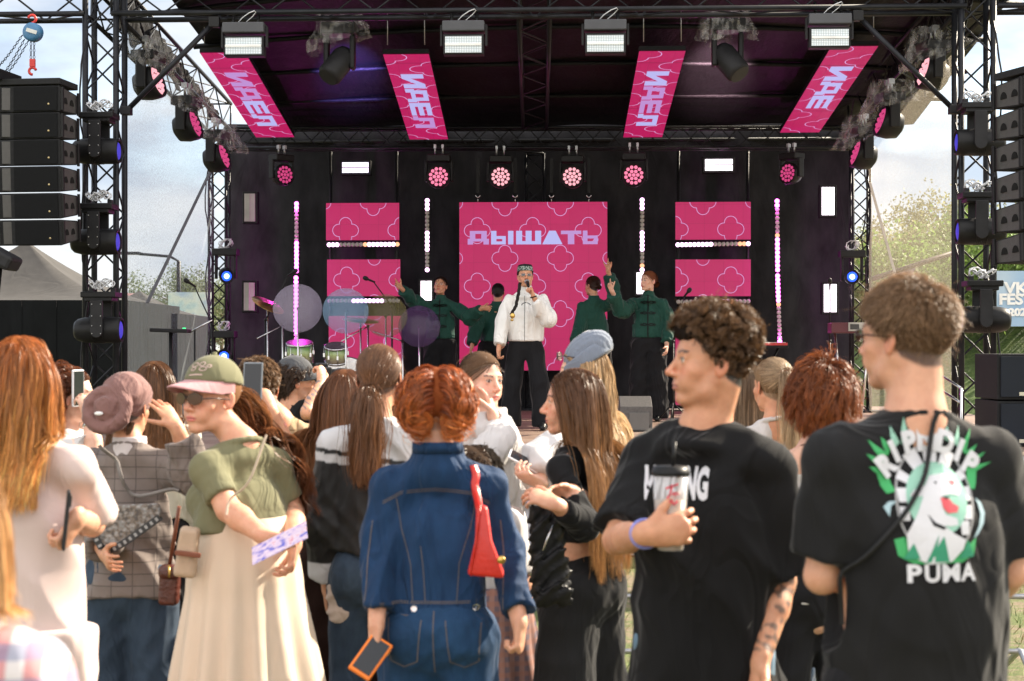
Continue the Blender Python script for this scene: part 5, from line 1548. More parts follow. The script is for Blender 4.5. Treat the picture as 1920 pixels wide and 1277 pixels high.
# wash lights: a prototype built at the origin, hanging from z=0, the lens facing -y
def wash_proto(lens):
    t = thing('wash_light', (0, 0, 0), 'x', 'stage light')
    for q in (-0.05, 0.05): MB().tube([(q, 0, 0.16), (q, 0, 0.02)], 0.013, 6).box((q, 0, 0.13), (0.03, 0.06, 0.05)).build('clamp', STEEL, t)
    MB().box((0, 0, -0.025), (0.30, 0.22, 0.09)).build('base', BLACK, t, 0.012)
    for q in (-1, 1): MB().box((q * 0.165, 0, -0.19), (0.035, 0.10, 0.27)).build('yoke_arm', BLACK, t, 0.012)
    h = bpy.data.objects.new('head', None)
    mb = MB(); mb.lathe((0, 0.13, 0), [(0.05, 0), (0.115, -0.03), (0.148, -0.12), (0.155, -0.20), (0.150, -0.235), (0.138, -0.235), (0.136, -0.215), (0.0, -0.215)], (0, 1, 0), 28)
    hd = mb.build('head', BLACK, t); 
    for v_ in hd.data.vertices: pass
    hd.location = (0, 0, -0.27)
    mb = MB(); pts = [(0, 0)] + [(0.052 * math.cos(R(60 * i)), 0.052 * math.sin(R(60 * i))) for i in range(6)] + [(0.103 * math.cos(R(30 * i + 15)), 0.103 * math.sin(R(30 * i + 15))) for i in range(12)]
    for x, z in pts: mb.lathe((x, -0.083, z), [(0.0235, 0.0), (0.021, -0.010), (0.012, -0.018), (0.0, -0.021)], (0, 1, 0), 10)
    ln = mb.build('lens', lens, hd); ln.matrix_parent_inverse = Matrix()
    return t, hd
ROSE = glow('wash_rose', (0.90, 0.20, 0.34), 0.8); ROSE2 = glow('wash_pale_rose', (0.95, 0.40, 0.46), 0.8); CRIM = glow('wash_crimson', (0.62, 0.05, 0.20), 0.6)
def place_wash(src, loc, label, yaw=0, tilt=0, sc=1.0, first=[set()], lens=None, roll=0):
    t = src[0]
    if t.name in first[0]: t = copy_tree(t)
    else: first[0].add(t.name)
    t.location = loc; t.rotation_euler = (0, roll, yaw - math.atan(YAW)); t.scale = (sc,) * 3; tag(t, label, group='round LED wash lights')
    for c in [o for o in bpy.data.objects if o.parent == t and o.name.startswith('head')]:
        c.rotation_euler = (tilt, 0, 0)
    return t
WA = wash_proto(ROSE2); WB = wash_proto(ROSE); WC = wash_proto(CRIM)
for src, px, py, sc, yw, lb in ((WB, 823, 333, 0.98, 0, 'round pink wash light above the gap left of the middle screen'), (WA, 938, 333, 0.94, 0.1, 'round pale pink wash light above the left part of the middle screen'), (WA, 1074, 333, 0.94, -0.1, 'round pale pink wash light above the right part of the middle screen'), (WB, 1188, 330, 0.98, 0, 'round pink wash light above the gap right of the middle screen'), (WC, 528, 329, 0.90, 0.75, 'round crimson wash light at the far left of the rear beam'), (WC, 1484, 326, 0.90, -0.8, 'round dim red wash light at the far right of the rear beam')):
    p = S(px, py, 21.6); place_wash(src, p + EZ * 0.27 * sc, lb, yw, -0.05, sc)
CRK, n, l, b = _new('rain_cover'); b.inputs['Base Color'].default_value = (0.75, 0.73, 0.72, 1); b.inputs['Roughness'].default_value = 0.07; b.inputs['Specular IOR Level'].default_value = 1.0
bb = _bump(n, l, b, _noise(n, l, _tc(n, l), 6, 2, 0.5), 0.6, 0.10)
tr = n.new("ShaderNodeBsdfTransparent"); mx = n.new("ShaderNodeMixShader"); l.new(_ramp(n, l, _noise(n, l, _tc(n, l, (1, 1, 0.5)), 15, 2, 0.5), [(0.45, (0.97,) * 3), (0.64, (0.74,) * 3)]), mx.inputs[0])
l.new(b.outputs[0], mx.inputs[1]); l.new(tr.outputs[0], mx.inputs[2]); l.new(mx.outputs[0], n['Material Output'].inputs['Surface'])
def cover(c, rt_, rb, h, label, seed, tilt=(0, 0)):
    """a crumpled clear plastic rain cover draped over a lamp's base"""
    rg = random.Random(seed); n, k = 44, 14; P = []; Q = []; f = [rg.uniform(0, 6) for _ in range(8)]
    for i in range(k + 1):
        t_ = i / k; r_ = rt_ + (rb - rt_) * t_ ** 1.3
        for j in range(n):
            a = 2 * math.pi * j / n; w = 1 + 0.13 * math.sin(7 * a + f[0] + 2 * t_) + 0.08 * math.sin(13 * a + f[1] - 5 * t_) + 0.06 * math.sin(4 * a + 9 * t_ + f[2]) + rg.uniform(-.03, .03)
            P.append((c.x + math.cos(a) * r_ * w, c.y + math.sin(a) * r_ * w * 0.8, c.z - h * t_ + tilt[0] * math.cos(a) * r_ * t_ + tilt[1] * math.sin(a) * r_ * t_ + 0.03 * math.sin(3 * a + f[3]) * t_))
    for i in range(k):
        for j in range(n): Q.append((i * n + j, i * n + (j + 1) % n, (i + 1) * n + (j + 1) % n, (i + 1) * n + j))
    P.append((c.x, c.y, c.z + 0.02)); o = np_mesh('rain_cover', np.array(P), np.array(Q), CRK); tag(o, label, 'plastic cover', 'clear rain covers over the lights')
    return o
for i, (px, py, d, yw, src, lb) in enumerate(((278, 158, 17.4, 2.0, WA, 'big wash light under the first rain cover on the left'), (350, 238, 19.0, 1.9, WC, 'crimson wash light second along the left side beam'), (405, 298, 20.4, 1.8, WC, 'crimson wash light third along the left side beam'),
                                              (1750, 140, 17.4, -2.0, WA, 'big wash light under the first rain cover on the right'), (1668, 232, 19.0, -1.9, WC, 'crimson wash light second along the right side beam'), (1620, 292, 20.4, -1.8, WC, 'crimson wash light third along the right side beam'))):
    p = S(px, py, d); s_ = 1 if px < 960 else -1
    place_wash(src, p + EZ * 0.27 * 1.15, lb, s_ * 1.42, -0.30, 1.15)
    cover(p + EZ * 0.47 - EX * 0.03 * s_, 0.22, 0.36, 0.30, ['clear crumpled rain cover nearest the left front tower', 'clear crumpled rain cover second on the left side beam', 'clear crumpled rain cover third on the left side beam', 'clear crumpled rain cover nearest the right front tower', 'clear crumpled rain cover second on the right side beam', 'clear crumpled rain cover third on the right side beam'][i], i, (-0.35 * s_, 0))

# moving heads hanging from the front beam under rain covers (pointing up at the roof, purple and pink)
def roof_spot(px, py, label, col, aim, clabel, s_):
    p = S(px, py, 16.9); t = thing('moving_head', p, label, 'stage light')
    MB().box(p + EZ * 0.33, (0.34, 0.28, 0.12), SROT.to_3x3()).build('base', BLACK, t, 0.015)
    for q in (-1, 1): MB().box(p + EX * q * 0.13 + EZ * 0.10, (0.05, 0.14, 0.34), SROT.to_3x3()).build('yoke_arm', BLACK, t, 0.02)
    Rm = Matrix.Rotation(s_ * 0.6, 3, 'Y') ; mb = MB(); ax = (Rm @ Vector((0, 0.5, 1))).normalized()
    mb.lathe(p - ax * 0.22, [(0.10, 0), (0.125, 0.04), (0.125, 0.30), (0.10, 0.36), (0.09, 0.36), (0.0, 0.35)], ax, 24); mb.build('head', DARK, t)
    ld = bpy.data.lights.new('spot', 'SPOT'); ld.energy = 2200; ld.color = col; ld.spot_size = R(19); ld.spot_blend = 1.0; ld.shadow_soft_size = 0.05
    lo = bpy.data.objects.new('spot_beam', ld); COL.objects.link(lo); q = Vector(p) + EY * 0.5; lo.location = q; lo.rotation_euler = (Vector(aim) - q).to_track_quat('-Z', 'Y').to_euler()
    cover(p + EZ * 0.50, 0.20, 0.30, 0.30, clabel, int(px), (0.35 if s_ > 0 else 0.05, 0))
roof_spot(637, 118, 'dark moving light tipped up under a rain cover left of centre', (0.30, 0.20, 1.0), (W(655, 0, 19.9).x, 19.9, 4.9), 'clear rain cover over the moving light left of centre', 1)
roof_spot(1364, 112, 'dark moving light tipped up under a rain cover right of centre', (1.0, 0.62, 0.72), (W(1345, 0, 19.9).x, 19.9, 4.9), 'clear rain cover over the moving light right of centre', -1)

# big beam heads on the front towers
LENSB = glow('beam_blue', (0.06, 0.05, 0.75), 0.45)
def beam_proto():
    t = thing('beam_light', (0, 0, 0), 'x', 'stage light')       # origin = middle of the base plate, barrel points +x
    MB().box((0, 0, 0), (0.36, 0.28, 0.06)).box((0, 0, -0.045), (0.28, 0.24, 0.05)).build('base', BLACK, t, 0.01)
    MB().box((-0.10, -0.0, 0.06), (0.05, 0.05, 0.06)).build('connector', DARK, t, 0.006); MB().box((0.12, 0.02, 0.05), (0.05, 0.05, 0.05)).build('connector', DARK, t, 0.006)
    for y in (-1, 1):
        pl = [(-0.062, 0.0), (0.062, 0.0), (0.062, -0.32)] + [(0.062 * math.cos(a), -0.32 - 0.062 * math.sin(a)) for a in [math.pi * i / 10 for i in range(11)]] + [(-0.062, -0.32)]
        MB().prism([(x, z) for x, z in pl][::-1], (0, y * 0.155 - 0.0, -0.06), (1, 0, 0), (0, 0, 1), -0.03 if y < 0 else 0.03).build('yoke_arm', DARK, t, 0.006)
    mb = MB()
    for z in (-0.10, -0.22, -0.32, -0.40):
        for x in (-0.045, 0.045): mb.lathe((x, -0.186, z), [(0.006, 0), (0.005, -0.005), (0, -0.005)], (0, 1, 0), 6)
    mb.build('bolts', SCREW, t)
    mb = MB(); mb.lathe((-0.27, 0, -0.36), [(0.085, 0), (0.112, 0.03), (0.130, 0.10), (0.134, 0.16), (0.134, 0.40), (0.128, 0.47), (0.120, 0.485), (0.108, 0.485), (0.106, 0.45), (0, 0.45)], (1, 0, 0), 32)
    for k in range(7): mb.lathe((-0.07 + k * 0.018, 0, -0.36), [(0.136, 0), (0.138, 0.004), (0.136, 0.008)], (1, 0, 0), 32)
    h = mb.build('barrel', BLACK, t)
    MB().lathe((0.185, 0, -0.36), [(0.10, 0), (0.085, 0.018), (0.05, 0.028), (0, 0.032)], (1, 0, 0), 24).build('lens', LENSB, h)
    mb = MB(); rg = random.Random(3)
    for k in range(16):
        a = rg.uniform(0, 6.28); c = Vector((rg.uniform(-0.09, 0.09), rg.uniform(-0.10, 0.0), 0.075 + rg.uniform(0, 0.05))); r_ = rg.uniform(0.03, 0.06); e = [rg.uniform(-1, 1) for _ in range(3)]
        mb.tube([c + Vector((math.cos(q + a) * r_, math.sin(q * 1.3) * r_ * .6, math.sin(q + e[0]) * r_ * 0.8)) for q in [0.5 * i for i in range(9)]], 0.007, 5)
    mb.build('cables', WHITEC, t)
    return t
bp = beam_proto()
spots = [(186, 218, 1, 'topmost beam light on the left front tower'), (184, 388, 1, 'middle beam light on the left front tower'), (190, 553, 1, 'lowest beam light on the left front tower'),
         (1832, 200, -1, 'topmost beam light on the right front tower'), (1834, 367, -1, 'middle beam light on the right front tower'), (1842, 532, -1, 'lowest beam light on the right front tower')]
for i, (px, py, s_, lb) in enumerate(spots):
    o = bp if i == 0 else copy_tree(bp); o.location = S(px, py, 15.98); o.rotation_euler = (0, 0, -math.atan(YAW) + (0 if s_ > 0 else math.pi)); o.scale = (0.92,) * 3; tag(o, lb, group='beam lights on the front towers')
# blue spot lights at the rear towers
BLU = glow('spot_blue', (0.01, 0.06, 1.0), 2.2)
def blue_spot(px, py, d0, label, ax=(0.1, -1, -0.1), on=True):
    p = S(px, py, d0); t = thing('spot_light', p, label, 'stage light'); ax = Vector(ax).normalized()
    MB().lathe(p - ax * 0.24, [(0.05, 0), (0.09, 0.05), (0.095, 0.24), (0.088, 0.245), (0.08, 0.235), (0, 0.23)], ax, 20).build('barrel', BLACK, t)
    MB().lathe(p - ax * 0.012, [(0.078, 0), (0.05, 0.010), (0, 0.014)], ax, 20).build('lens', BLU, t)
    MB().lathe(p - ax * 0.001, [(0.034, 0), (0.02, 0.008), (0, 0.010)], ax, 16).build('lamp_core', glow('spot_core', (0.45, 0.75, 1.0), 3.0), t)
    for q in (-1, 1): MB().box(p - ax * 0.12 + EX * q * 0.125 + EZ * 0.10, (0.03, 0.08, 0.30), SROT.to_3x3()).build('yoke_arm', DARK, t, 0.008)
    MB().box(p - ax * 0.12 + EZ * 0.29, (0.32, 0.22, 0.09), SROT.to_3x3()).build('base', DARK, t, 0.01)
    MB().tube([p - ax * 0.12 + EZ * 0.30 + EX * 0.05, p - ax * 0.12 + EZ * 0.30 + EX * 0.05 + EY * 0.3], 0.02, 8).build('clamp', BLACK, t)
    mb = MB(); rg = random.Random(int(px + py)); c0 = p - ax * 0.12 + EZ * 0.40
    for k in range(9):
        a = rg.uniform(0, 6); mb.tube([c0 + Vector((math.cos(q + a) * .07 + rg.uniform(-.03, .03), rg.uniform(-.05, .02), math.sin(q * 1.2 + a) * .06)) for q in [0.6 * i for i in range(7)]], 0.006, 5)
    mb.build('cables', WHITEC, t)
blue_spot(425, 518, 21.6, 'upper blue spot light on the left rear tower', (0.25, -1, -0.2)); blue_spot(420, 668, 21.6, 'lower blue spot light on the left rear tower', (0.2, -1, 0.1)); blue_spot(1598, 519, 21.6, 'blue spot light on the right rear tower', (-0.15, -1, 0.0))
# ================================================================== speakers, hoist, instruments, barrier
GRILLE, n, l, b = _new('speaker_grille'); l.new(_ramp(n, l, _noise(n, l, _tc(n, l), 300, 2), [(0.4, (0.004, 0.004, 0.005)), (0.6, (0.010, 0.011, 0.012))]), b.inputs['Base Color']); b.inputs['Roughness'].default_value = 0.8; b.inputs['Specular IOR Level'].default_value = 0.15
CAB = mat('speaker_paint', (0.015, 0.0155, 0.017), 0.75, 0, 0.2, 20, 0.3, 200, spec=0.25); CABS = mat('speaker_side', (0.060, 0.058, 0.056), 0.5, 0, 0.15, 15, 0.2, 150)
def cabinet_proto(w=1.12, h=0.232, dp=0.44):
    t = thing('array_speaker', (0, 0, 0), 'x', 'loudspeaker')     # front centre at the origin, facing -y
    hr = h * 0.78; mb = MB()
    vs = [(-w / 2, 0, -h / 2), (w / 2, 0, -h / 2), (w / 2, 0, h / 2), (-w / 2, 0, h / 2), (-w / 2 + .02, dp, -hr / 2), (w / 2 - .02, dp, -hr / 2), (w / 2 - .02, dp, hr / 2), (-w / 2 + .02, dp, hr / 2)]
    mb.add(vs, [(0, 1, 2, 3), (7, 6, 5, 4), (0, 4, 5, 1), (1, 5, 6, 2), (2, 6, 7, 3), (3, 7, 4, 0)]); mb.build('cabinet', CAB, t, 0.006)
    for q in (-1, 1):
        x = q * (w / 2 + 0.001); sp = [(x, 0.01, -h / 2 + .012), (x, 0.01, h / 2 - .012), (x - q * 0.018, dp - 0.01, hr / 2 - .01), (x - q * 0.018, dp - 0.01, -hr / 2 + .01)]; mb = MB(); mb.add(sp + [(a[0] - q * 0.01, a[1], a[2]) for a in sp], [(0, 1, 2, 3), (7, 6, 5, 4), (0, 4, 5, 1), (1, 5, 6, 2), (2, 6, 7, 3), (3, 7, 4, 0)]); mb.build('side_panel', CABS, t)
        MB().box((q * (w / 4 + 0.055), -0.006, 0), (w / 2 - 0.15, 0.016, h - 0.018)).build('grille', GRILLE, t, 0.004)
        MB().box((q * 0.055, 0.0, 0), (0.075, 0.03, h - 0.03), Matrix.Rotation(q * 0.35, 3, 'Z')).build('horn_flare', CABS, t, 0.004)
        for s_ in (0.30, 0.66):
            mb = MB(); r_ = 0.055; pl = [(r_ * math.cos(a) * 0.75, r_ * math.sin(a)) for a in [math.pi * i / 12 for i in range(13)]]
            mb.prism(pl if q > 0 else pl[::-1], (q * (w / 2 + 0.004 - 0.018 * s_), dp * s_, -0.03), (0, q, 0), (0, 0, 1), -0.004)
            mb.build('side_port', mat('port_black', (0.006, 0.006, 0.006), 0.8), t)
        MB().box((q * (w / 2 + 0.012), 0.03, 0), (0.026, 0.035, h * 0.92)).build('rigging_bracket', BLACK, t, 0.006)
        MB().box((q * (w / 2 + 0.005), dp - 0.03, 0), (0.02, 0.03, h * 0.9)).build('rigging_bracket', BLACK, t, 0.004)
    MB().lathe((w / 2 - 0.10, -0.014, -0.05), [(0.010, 0), (0.009, -0.004), (0, -0.004)], (0, 1, 0), 10).build('badge', mat('badge_gold', (0.5, 0.4, 0.22), 0.3, 0.8), t)
    return t
cp = cabinet_proto()
def array(cx, y, ztop, n, yaw, tilt0, dtilt, labels, side, grp, ft):
    z = ztop; yy = y
    for i in range(n):
        o = cp if (side == 'l' and i == 0) else copy_tree(cp)
        ti = tilt0 + dtilt * i; o.location = (cx, yy, z - 0.121); o.rotation_euler = (ti, 0, yaw); tag(o, labels[i], group=grp)
        z -= 0.240 * math.cos(ti); yy += 0.236 * math.sin(ti) * 1.0
    t = thing('rigging_frame', (cx, y, ztop), ft, 'rigging frame'); M = Matrix.Rotation(yaw, 3, 'Z'); c = Vector((cx, y, ztop))
    MB().box(c + M @ Vector((0, 0.2, 0.035)), (1.13, 0.42, 0.055), M).build('frame', CAB, t, 0.006); MB().box(c + M @ Vector((0.0, 0.15, 0.10)), (0.05, 0.5, 0.10), M).build('pick_bar', BLACK, t, 0.004)
pos = ['top', 'second', 'third', 'fourth', 'fifth', 'lowest']
p = W(118, 163, 15.4)
array(p.x - 0.55, 15.35, p.z, 6, -0.14, 0.0, 0.022, [f'{q} black speaker of the hanging stack at the left edge' for q in pos], 'l', 'left hanging speakers', 'black rigging frame on top of the left hanging speakers')
p = W(1893, 150, 13.2)
array(p.x + 0.60, 13.2, p.z + 0.02, 6, 0.30, 0.0, -0.01, [f'{q} black speaker of the hanging stack at the right edge' for q in pos], 'r', 'right hanging speakers', 'black rigging frame on top of the right hanging speakers')
# chain hoist
HB = mat('hoist_blue', (0.05, 0.17, 0.33), 0.4); RED = mat('hook_red', (0.55, 0.03, 0.02), 0.4)
c = W(60, 61, 15.9); t = thing('chain_hoist', c, 'blue chain hoist with red hooks above the left speakers', 'chain hoist')
MB().lathe(c - EY * 0.06, [(0.0, 0), (0.06, 0.0), (0.085, 0.015), (0.088, 0.05), (0.085, 0.10), (0.06, 0.115), (0, 0.115)], (0.25, 1, 0), 24).build('body', HB, t)
MB().box(c - EY * 0.075 + EX * 0.02, (0.10, 0.006, 0.035), Matrix.Rotation(0.3, 3, 'Y')).build('plate', mat('plate_white', (0.6, 0.62, 0.6), 0.4), t)
def hook(base, up, s_=1.0):
    pts = [base + Vector((0.03 * math.sin(a) * s_, 0, up * (0.03 - 0.03 * math.cos(a)) * s_)) for a in [0.5 * i for i in range(10)]]
    return pts
mb = MB(); mb.tube(hook(c + EZ * 0.09, 1, 1.2), 0.013, 8); mb.tube(hook(W(61, 140, 15.9), -1, -1.1), 0.013, 8); mb.box(W(61, 118, 15.9), (0.05, 0.03, 0.07)); mb.build('hook', RED, t)
mb = MB()
def chain(mb, A, B, r_=0.010, sag=0.0):
    A = Vector(A); B = Vector(B); L = (B - A).length; k = int(L / 0.028); d = (B - A).normalized(); u = d.orthogonal().normalized(); w_ = d.cross(u)
    for i in range(k):
        p_ = A.lerp(B, (i + .5) / k) - EZ * sag * math.sin(math.pi * i / k); a = u if i % 2 else w_
        mb.tube([p_ + d * 0.018 * math.cos(q) + a * r_ * math.sin(q) for q in [6.283 * j / 6 for j in range(6)]], 0.0035, 4, closed=True)
chain(mb, W(58, 73, 15.9), W(58, 110, 15.9)); chain(mb, W(64, 73, 15.9), W(64, 110, 15.9)); chain(mb, W(46, 74, 15.9), W(-20, 165, 15.5), sag=0.05); chain(mb, W(42, 66, 15.9), W(-20, 140, 15.5), sag=0.03); chain(mb, W(54, 76, 15.9), W(-15, 160, 15.6), sag=0.06)
mb.build('chain', BLACK, t)
# moving light at the far left edge
p = W(0, 482, 14.5); t = thing('beam_light', p, 'black angular moving light cut off by the left picture edge', 'stage light')
mb = MB(); mb.box(p, (0.30, 0.34, 0.13), Matrix.Rotation(0.5, 3, 'Y')); mb.build('head', DARK, t, 0.03); MB().tube([p, p + Vector((-0.1, 0, -1.0)), (p.x - 0.1, 14.5, 0)], 0.03, 8).build('stand', BLACK, t)
# subwoofers on the right
for i in range(4):
    z = 0.02 + i * 0.395; p = W(1870, HYP, 14.3); t = thing('subwoofer', (p.x + 0.55, 14.3, z), ['bottom', 'second', 'third', 'topmost'][i] + ' subwoofer of the ground stack at the right edge', 'subwoofer', 'ground stacked subwoofers')
    MB().box((p.x + 0.55, 14.65, z + 0.192), (1.1, 0.7, 0.383)).build('cabinet', CAB, t, 0.008); MB().box((p.x + 0.55, 14.285, z + 0.192), (1.05, 0.02, 0.34)).build('grille', mat('sub_grille', (0.008, 0.012, 0.020), 0.5), t, 0.004)
    MB().box((p.x + 0.20, 14.27, z + 0.05), (0.05, 0.008, 0.03)).build('badge', mat('badge_silver', (0.5, 0.48, 0.4), 0.3, 0.7), t)
# festival banner on the right
p0, p1 = W(1862, 612, 22), W(2040, 508, 22); t = thing('festival_banner', (p0.x, 22, 0), 'pale blue banner with large white lettering before the grassy bank', 'banner')
BN, n, l, b = _new('banner_print'); l.new(_ramp(n, l, _noise(n, l, _tc(n, l), 1.0, 2), [(0.3, (0.28, 0.46, 0.68)), (0.7, (0.48, 0.60, 0.72))]), b.inputs['Base Color'])
MB().box(((p0.x + p1.x) / 2, 22, (p0.z + p1.z) / 2), (p1.x - p0.x, 0.03, p1.z - p0.z)).build('fabric', BN, t)
WLET = mat('banner_white', (0.85, 0.87, 0.88), 0.6)
for s_, px, py, sz in (('VK', 1905, 541, 0.20), ('FEST', 1905, 562, 0.19), ('2026', 1913, 586, 0.13)):
    bm = text_mesh(s_, sz, 0.008, 1.15); c = W(px, py, 21.97); flat(bm, Matrix.Translation(c) @ Matrix.Rotation(R(90), 4, 'X'), 'lettering', WLET, t)
mb = MB()
for x in (p0.x + 0.02, p1.x): mb.tube([(x, 22.05, 0), (x, 22.05, p1.z)], 0.02, 6)
mb.build('post', STEEL, t)
# stair rails on the right of the stage
t = thing('stair_railing', S(1745, 720, 17.5), 'sloping metal handrails of the steps on the right of the stage', 'railing')
mb = MB(); mb.tube([S(1735, 685, 18), S(1802, 728, 15.5)], 0.012, 6); mb.tube([S(1735, 712, 18), S(1802, 756, 15.5)], 0.012, 6)
a, b_ = S(1802, 728, 15.5), S(1735, 685, 18); mb.tube([(a.x, a.y, 0), a], 0.014, 6); mb.tube([(b_.x, b_.y, 0), b_], 0.014, 6); mb.build('rail', CHROME, t)

# ------------------------------------------------------------------ instruments
def cyl(p0, p1, r_, m_, name, par, n=8): return MB().tube([p0, p1], r_, n).build(name, m_, par)
def tripod(p, par, z0=FLOOR, r_=0.22, m_=CHROME, h=0.28):
    mb = MB()
    for a in (0.3, 2.4, 4.5): mb.tube([(p.x, p.y, z0 + h), (p.x + math.cos(a) * r_, p.y + math.sin(a) * r_, z0 + 0.012)], 0.008, 6)
    mb.build('tripod', m_, par)
DSKIN = mat('drum_head', (0.55, 0.52, 0.45), 0.5)
SHELL, n, l, b = _new('drum_shell'); tcn = n.new("ShaderNodeTexCoord"); sx = n.new("ShaderNodeSeparateXYZ"); l.new(tcn.outputs['Generated'], sx.inputs[0])
l.new(_ramp(n, l, sx.outputs['Z'], [(0.15, (0.62, 0.52, 0.36)), (0.45, (0.45, 0.55, 0.22)), (0.8, (0.02, 0.22, 0.05))]), b.inputs['Base Color']); b.inputs['Roughness'].default_value = 0.2; b.inputs['Coat Weight'].default_value = 0.6
def drum(px, py, d, r_, h, label, tilt=0.0, axis_=None, stand=True):
    p = S(px, py, d); t = thing('drum', (p.x, p.y, FLOOR), label, 'drum', 'drums of the kit'); ax = Vector(axis_ or (0, -math.sin(tilt), math.cos(tilt))).normalized()
    MB().lathe(p - ax * h / 2, [(r_, 0), (r_, h)], ax, 32).build('shell', SHELL, t)
    mb = MB()
    for e in (-h / 2, h / 2): mb.lathe(p + ax * (e - 0.012), [(r_ + 0.003, 0), (r_ + 0.010, 0.004), (r_ + 0.010, 0.024), (r_ + 0.003, 0.028)], ax, 32)
    mb.build('hoop', CHROME, t); MB().lathe(p + ax * (h / 2 + 0.002), [(r_, 0), (r_ - 0.004, 0.006), (0, 0.006)], ax, 32).build('drum_head', DSKIN, t)
    u = ax.orthogonal().normalized(); w_ = ax.cross(u); mb = MB()
    for k in range(8):
        a = k * math.pi / 4 + 0.2; q = p + (u * math.cos(a) + w_ * math.sin(a)) * (r_ + 0.012); mb.tube([q - ax * h * 0.45, q + ax * h * 0.45], 0.0035, 5); mb.box(q, (0.02, 0.02, 0.045))
    mb.build('lug', CHROME, t)
    if stand:
        cyl((p.x, p.y + 0.12, FLOOR), (p.x, p.y + 0.12, p.z), 0.012, CHROME, 'stand', t); tripod(Vector((p.x, p.y + 0.12, 0)), t)
drum(562, 662, 19.3, 0.145, 0.22, 'green and cream tom drum on the left of the kit', 0.25); drum(630, 664, 19.4, 0.125, 0.18, 'smaller green and cream tom drum beside the bigger one', 0.35)
drum(650, 716, 19.6, 0.28, 0.40, 'large bass drum low in the middle of the kit', 0, (0.05, -1, 0.0), False); drum(712, 700, 19.2, 0.18, 0.16, 'snare drum at the right of the kit', 0.1)
CLEAR, n, l, b = _new('clear_disc'); b.inputs['Base Color'].default_value = (0.70, 0.62, 0.78, 1); b.inputs['Roughness'].default_value = 0.12; tr = n.new("ShaderNodeBsdfTransparent"); tr.inputs['Color'].default_value = (0.86, 0.86, 0.92, 1)
mx = n.new("ShaderNodeMixShader"); mx.inputs[0].default_value = 0.78; l.new(b.outputs[0], mx.inputs[1]); l.new(tr.outputs[0], mx.inputs[2]); l.new(mx.outputs[0], n['Material Output'].inputs['Surface'])
CLEAR2 = CLEAR.copy(); CLEAR2.node_tree.nodes['Principled BSDF'].inputs['Base Color'].default_value = (0.36, 0.60, 0.85, 1)
CLEAR3 = CLEAR.copy(); CLEAR3.node_tree.nodes['Principled BSDF'].inputs['Base Color'].default_value = (0.34, 0.30, 0.10, 1); CLEAR3.node_tree.nodes['Mix Shader'].inputs[0].default_value = 0.84
CLEAR4 = CLEAR.copy(); CLEAR4.node_tree.nodes['Principled BSDF'].inputs['Base Color'].default_value = (0.10, 0.04, 0.14, 1); CLEAR4.node_tree.nodes['Mix Shader'].inputs[0].default_value = 0.6
BRASS = mat('bronze', (0.42, 0.26, 0.10), 0.3, 0.9, 0.2, 20)
def disc(px, py, d, r_, m_, label, ax=(0.1, -1, 0.12), brass=False):
    p = S(px, py, d); t = thing('cymbal_stand' if brass else 'clear_disc_stand', (p.x, p.y, FLOOR), label, 'cymbal' if brass else 'clear disc', None if brass else 'clear round discs over the drums'); ax = Vector(ax).normalized()
    MB().lathe(p, [(r_, 0), (r_, 0.003), (r_ * 0.3, 0.012 if brass else 0.005), (r_ * 0.12, 0.022 if brass else 0.006), (0, 0.026 if brass else 0.006)], ax, 40).build('cymbal' if brass else 'disc', m_, t)
    q = p - ax * 0.015; b0 = Vector((q.x, q.y + 0.03, q.z - (0 if brass else r_ * 0.0))); cyl((b0.x, b0.y, FLOOR + 0.02), b0, 0.010, CHROME, 'pole', t); MB().ball(b0, 0.02, 8, 6).build('joint', BLACK, t); tripod(Vector((b0.x, b0.y, 0)), t)
disc(558, 578, 19.0, 0.275, CLEAR, 'clear round disc at the left of the drums in front of a magenta light bar'); disc(648, 583, 18.9, 0.255, CLEAR2, 'bluish clear round disc in the middle over the toms'); disc(723, 592, 19.1, 0.245, CLEAR3, 'olive tinted clear round disc beside the left dancer')
disc(786, 612, 19.5, 0.24, CLEAR4, 'dark violet clear disc half hidden behind the left dancer')
disc(502, 572, 19.4, 0.20, BRASS, 'bronze cymbal tilted at the left end of the drum kit', (0.45, -0.25, 0.85), True); disc(676, 601, 19.5, 0.21, BRASS, 'bronze cymbal lying flat behind the blue clear disc', (0.1, -0.15, 0.95), True)
def boom(px0, py0, d, px1, py1, label, base_px=None, mic=True, m_=BLACK):
    """straight stand with an angled boom from (px0,py0) up to the microphone at (px1,py1)"""
    a, b_ = S(px0, py0, d), S(px1, py1, d - 0.15); t = thing('microphone_stand', (a.x, a.y, FLOOR), label, 'microphone stand')
    cyl((a.x, a.y, FLOOR + 0.02), a, 0.011, m_, 'pole', t); cyl(a, b_, 0.007, m_, 'boom', t); tripod(Vector((a.x, a.y, 0)), t, m_=m_, h=0.22); MB().ball(a, 0.02, 8, 6).build('joint', BLACK, t)
    if mic: dr = (b_ - a).normalized(); dr = Vector((dr.x, dr.y, dr.z * 0.3)).normalized(); MB().lathe(b_ - dr * 0.02, [(0.010, 0), (0.013, 0.09), (0.024, 0.11), (0.026, 0.135), (0.018, 0.155), (0, 0.162)], dr, 14).build('microphone', DARK, t)
boom(398, 608, 18.5, 364, 536, 'black microphone on a boom stand beside the left rear tower'); boom(530, 610, 19.2, 482, 635, 'chrome drum hardware arm at the left of the kit', m_=CHROME, mic=False); boom(735, 575, 19.3, 700, 528, 'boom microphone over the drums in front of the left screen')
boom(498, 600, 19.4, 541, 516, 'thin microphone stand between the tower and the clear disc'); boom(1262, 640, 19.0, 1283, 556, 'small microphone low in front of the right screens')
boom(690, 612, 19.6, 640, 640, 'chrome stand among the toms', m_=CHROME, mic=False); boom(755, 640, 19.3, 700, 622, 'chrome stand at the right of the drum kit', m_=CHROME, mic=False)
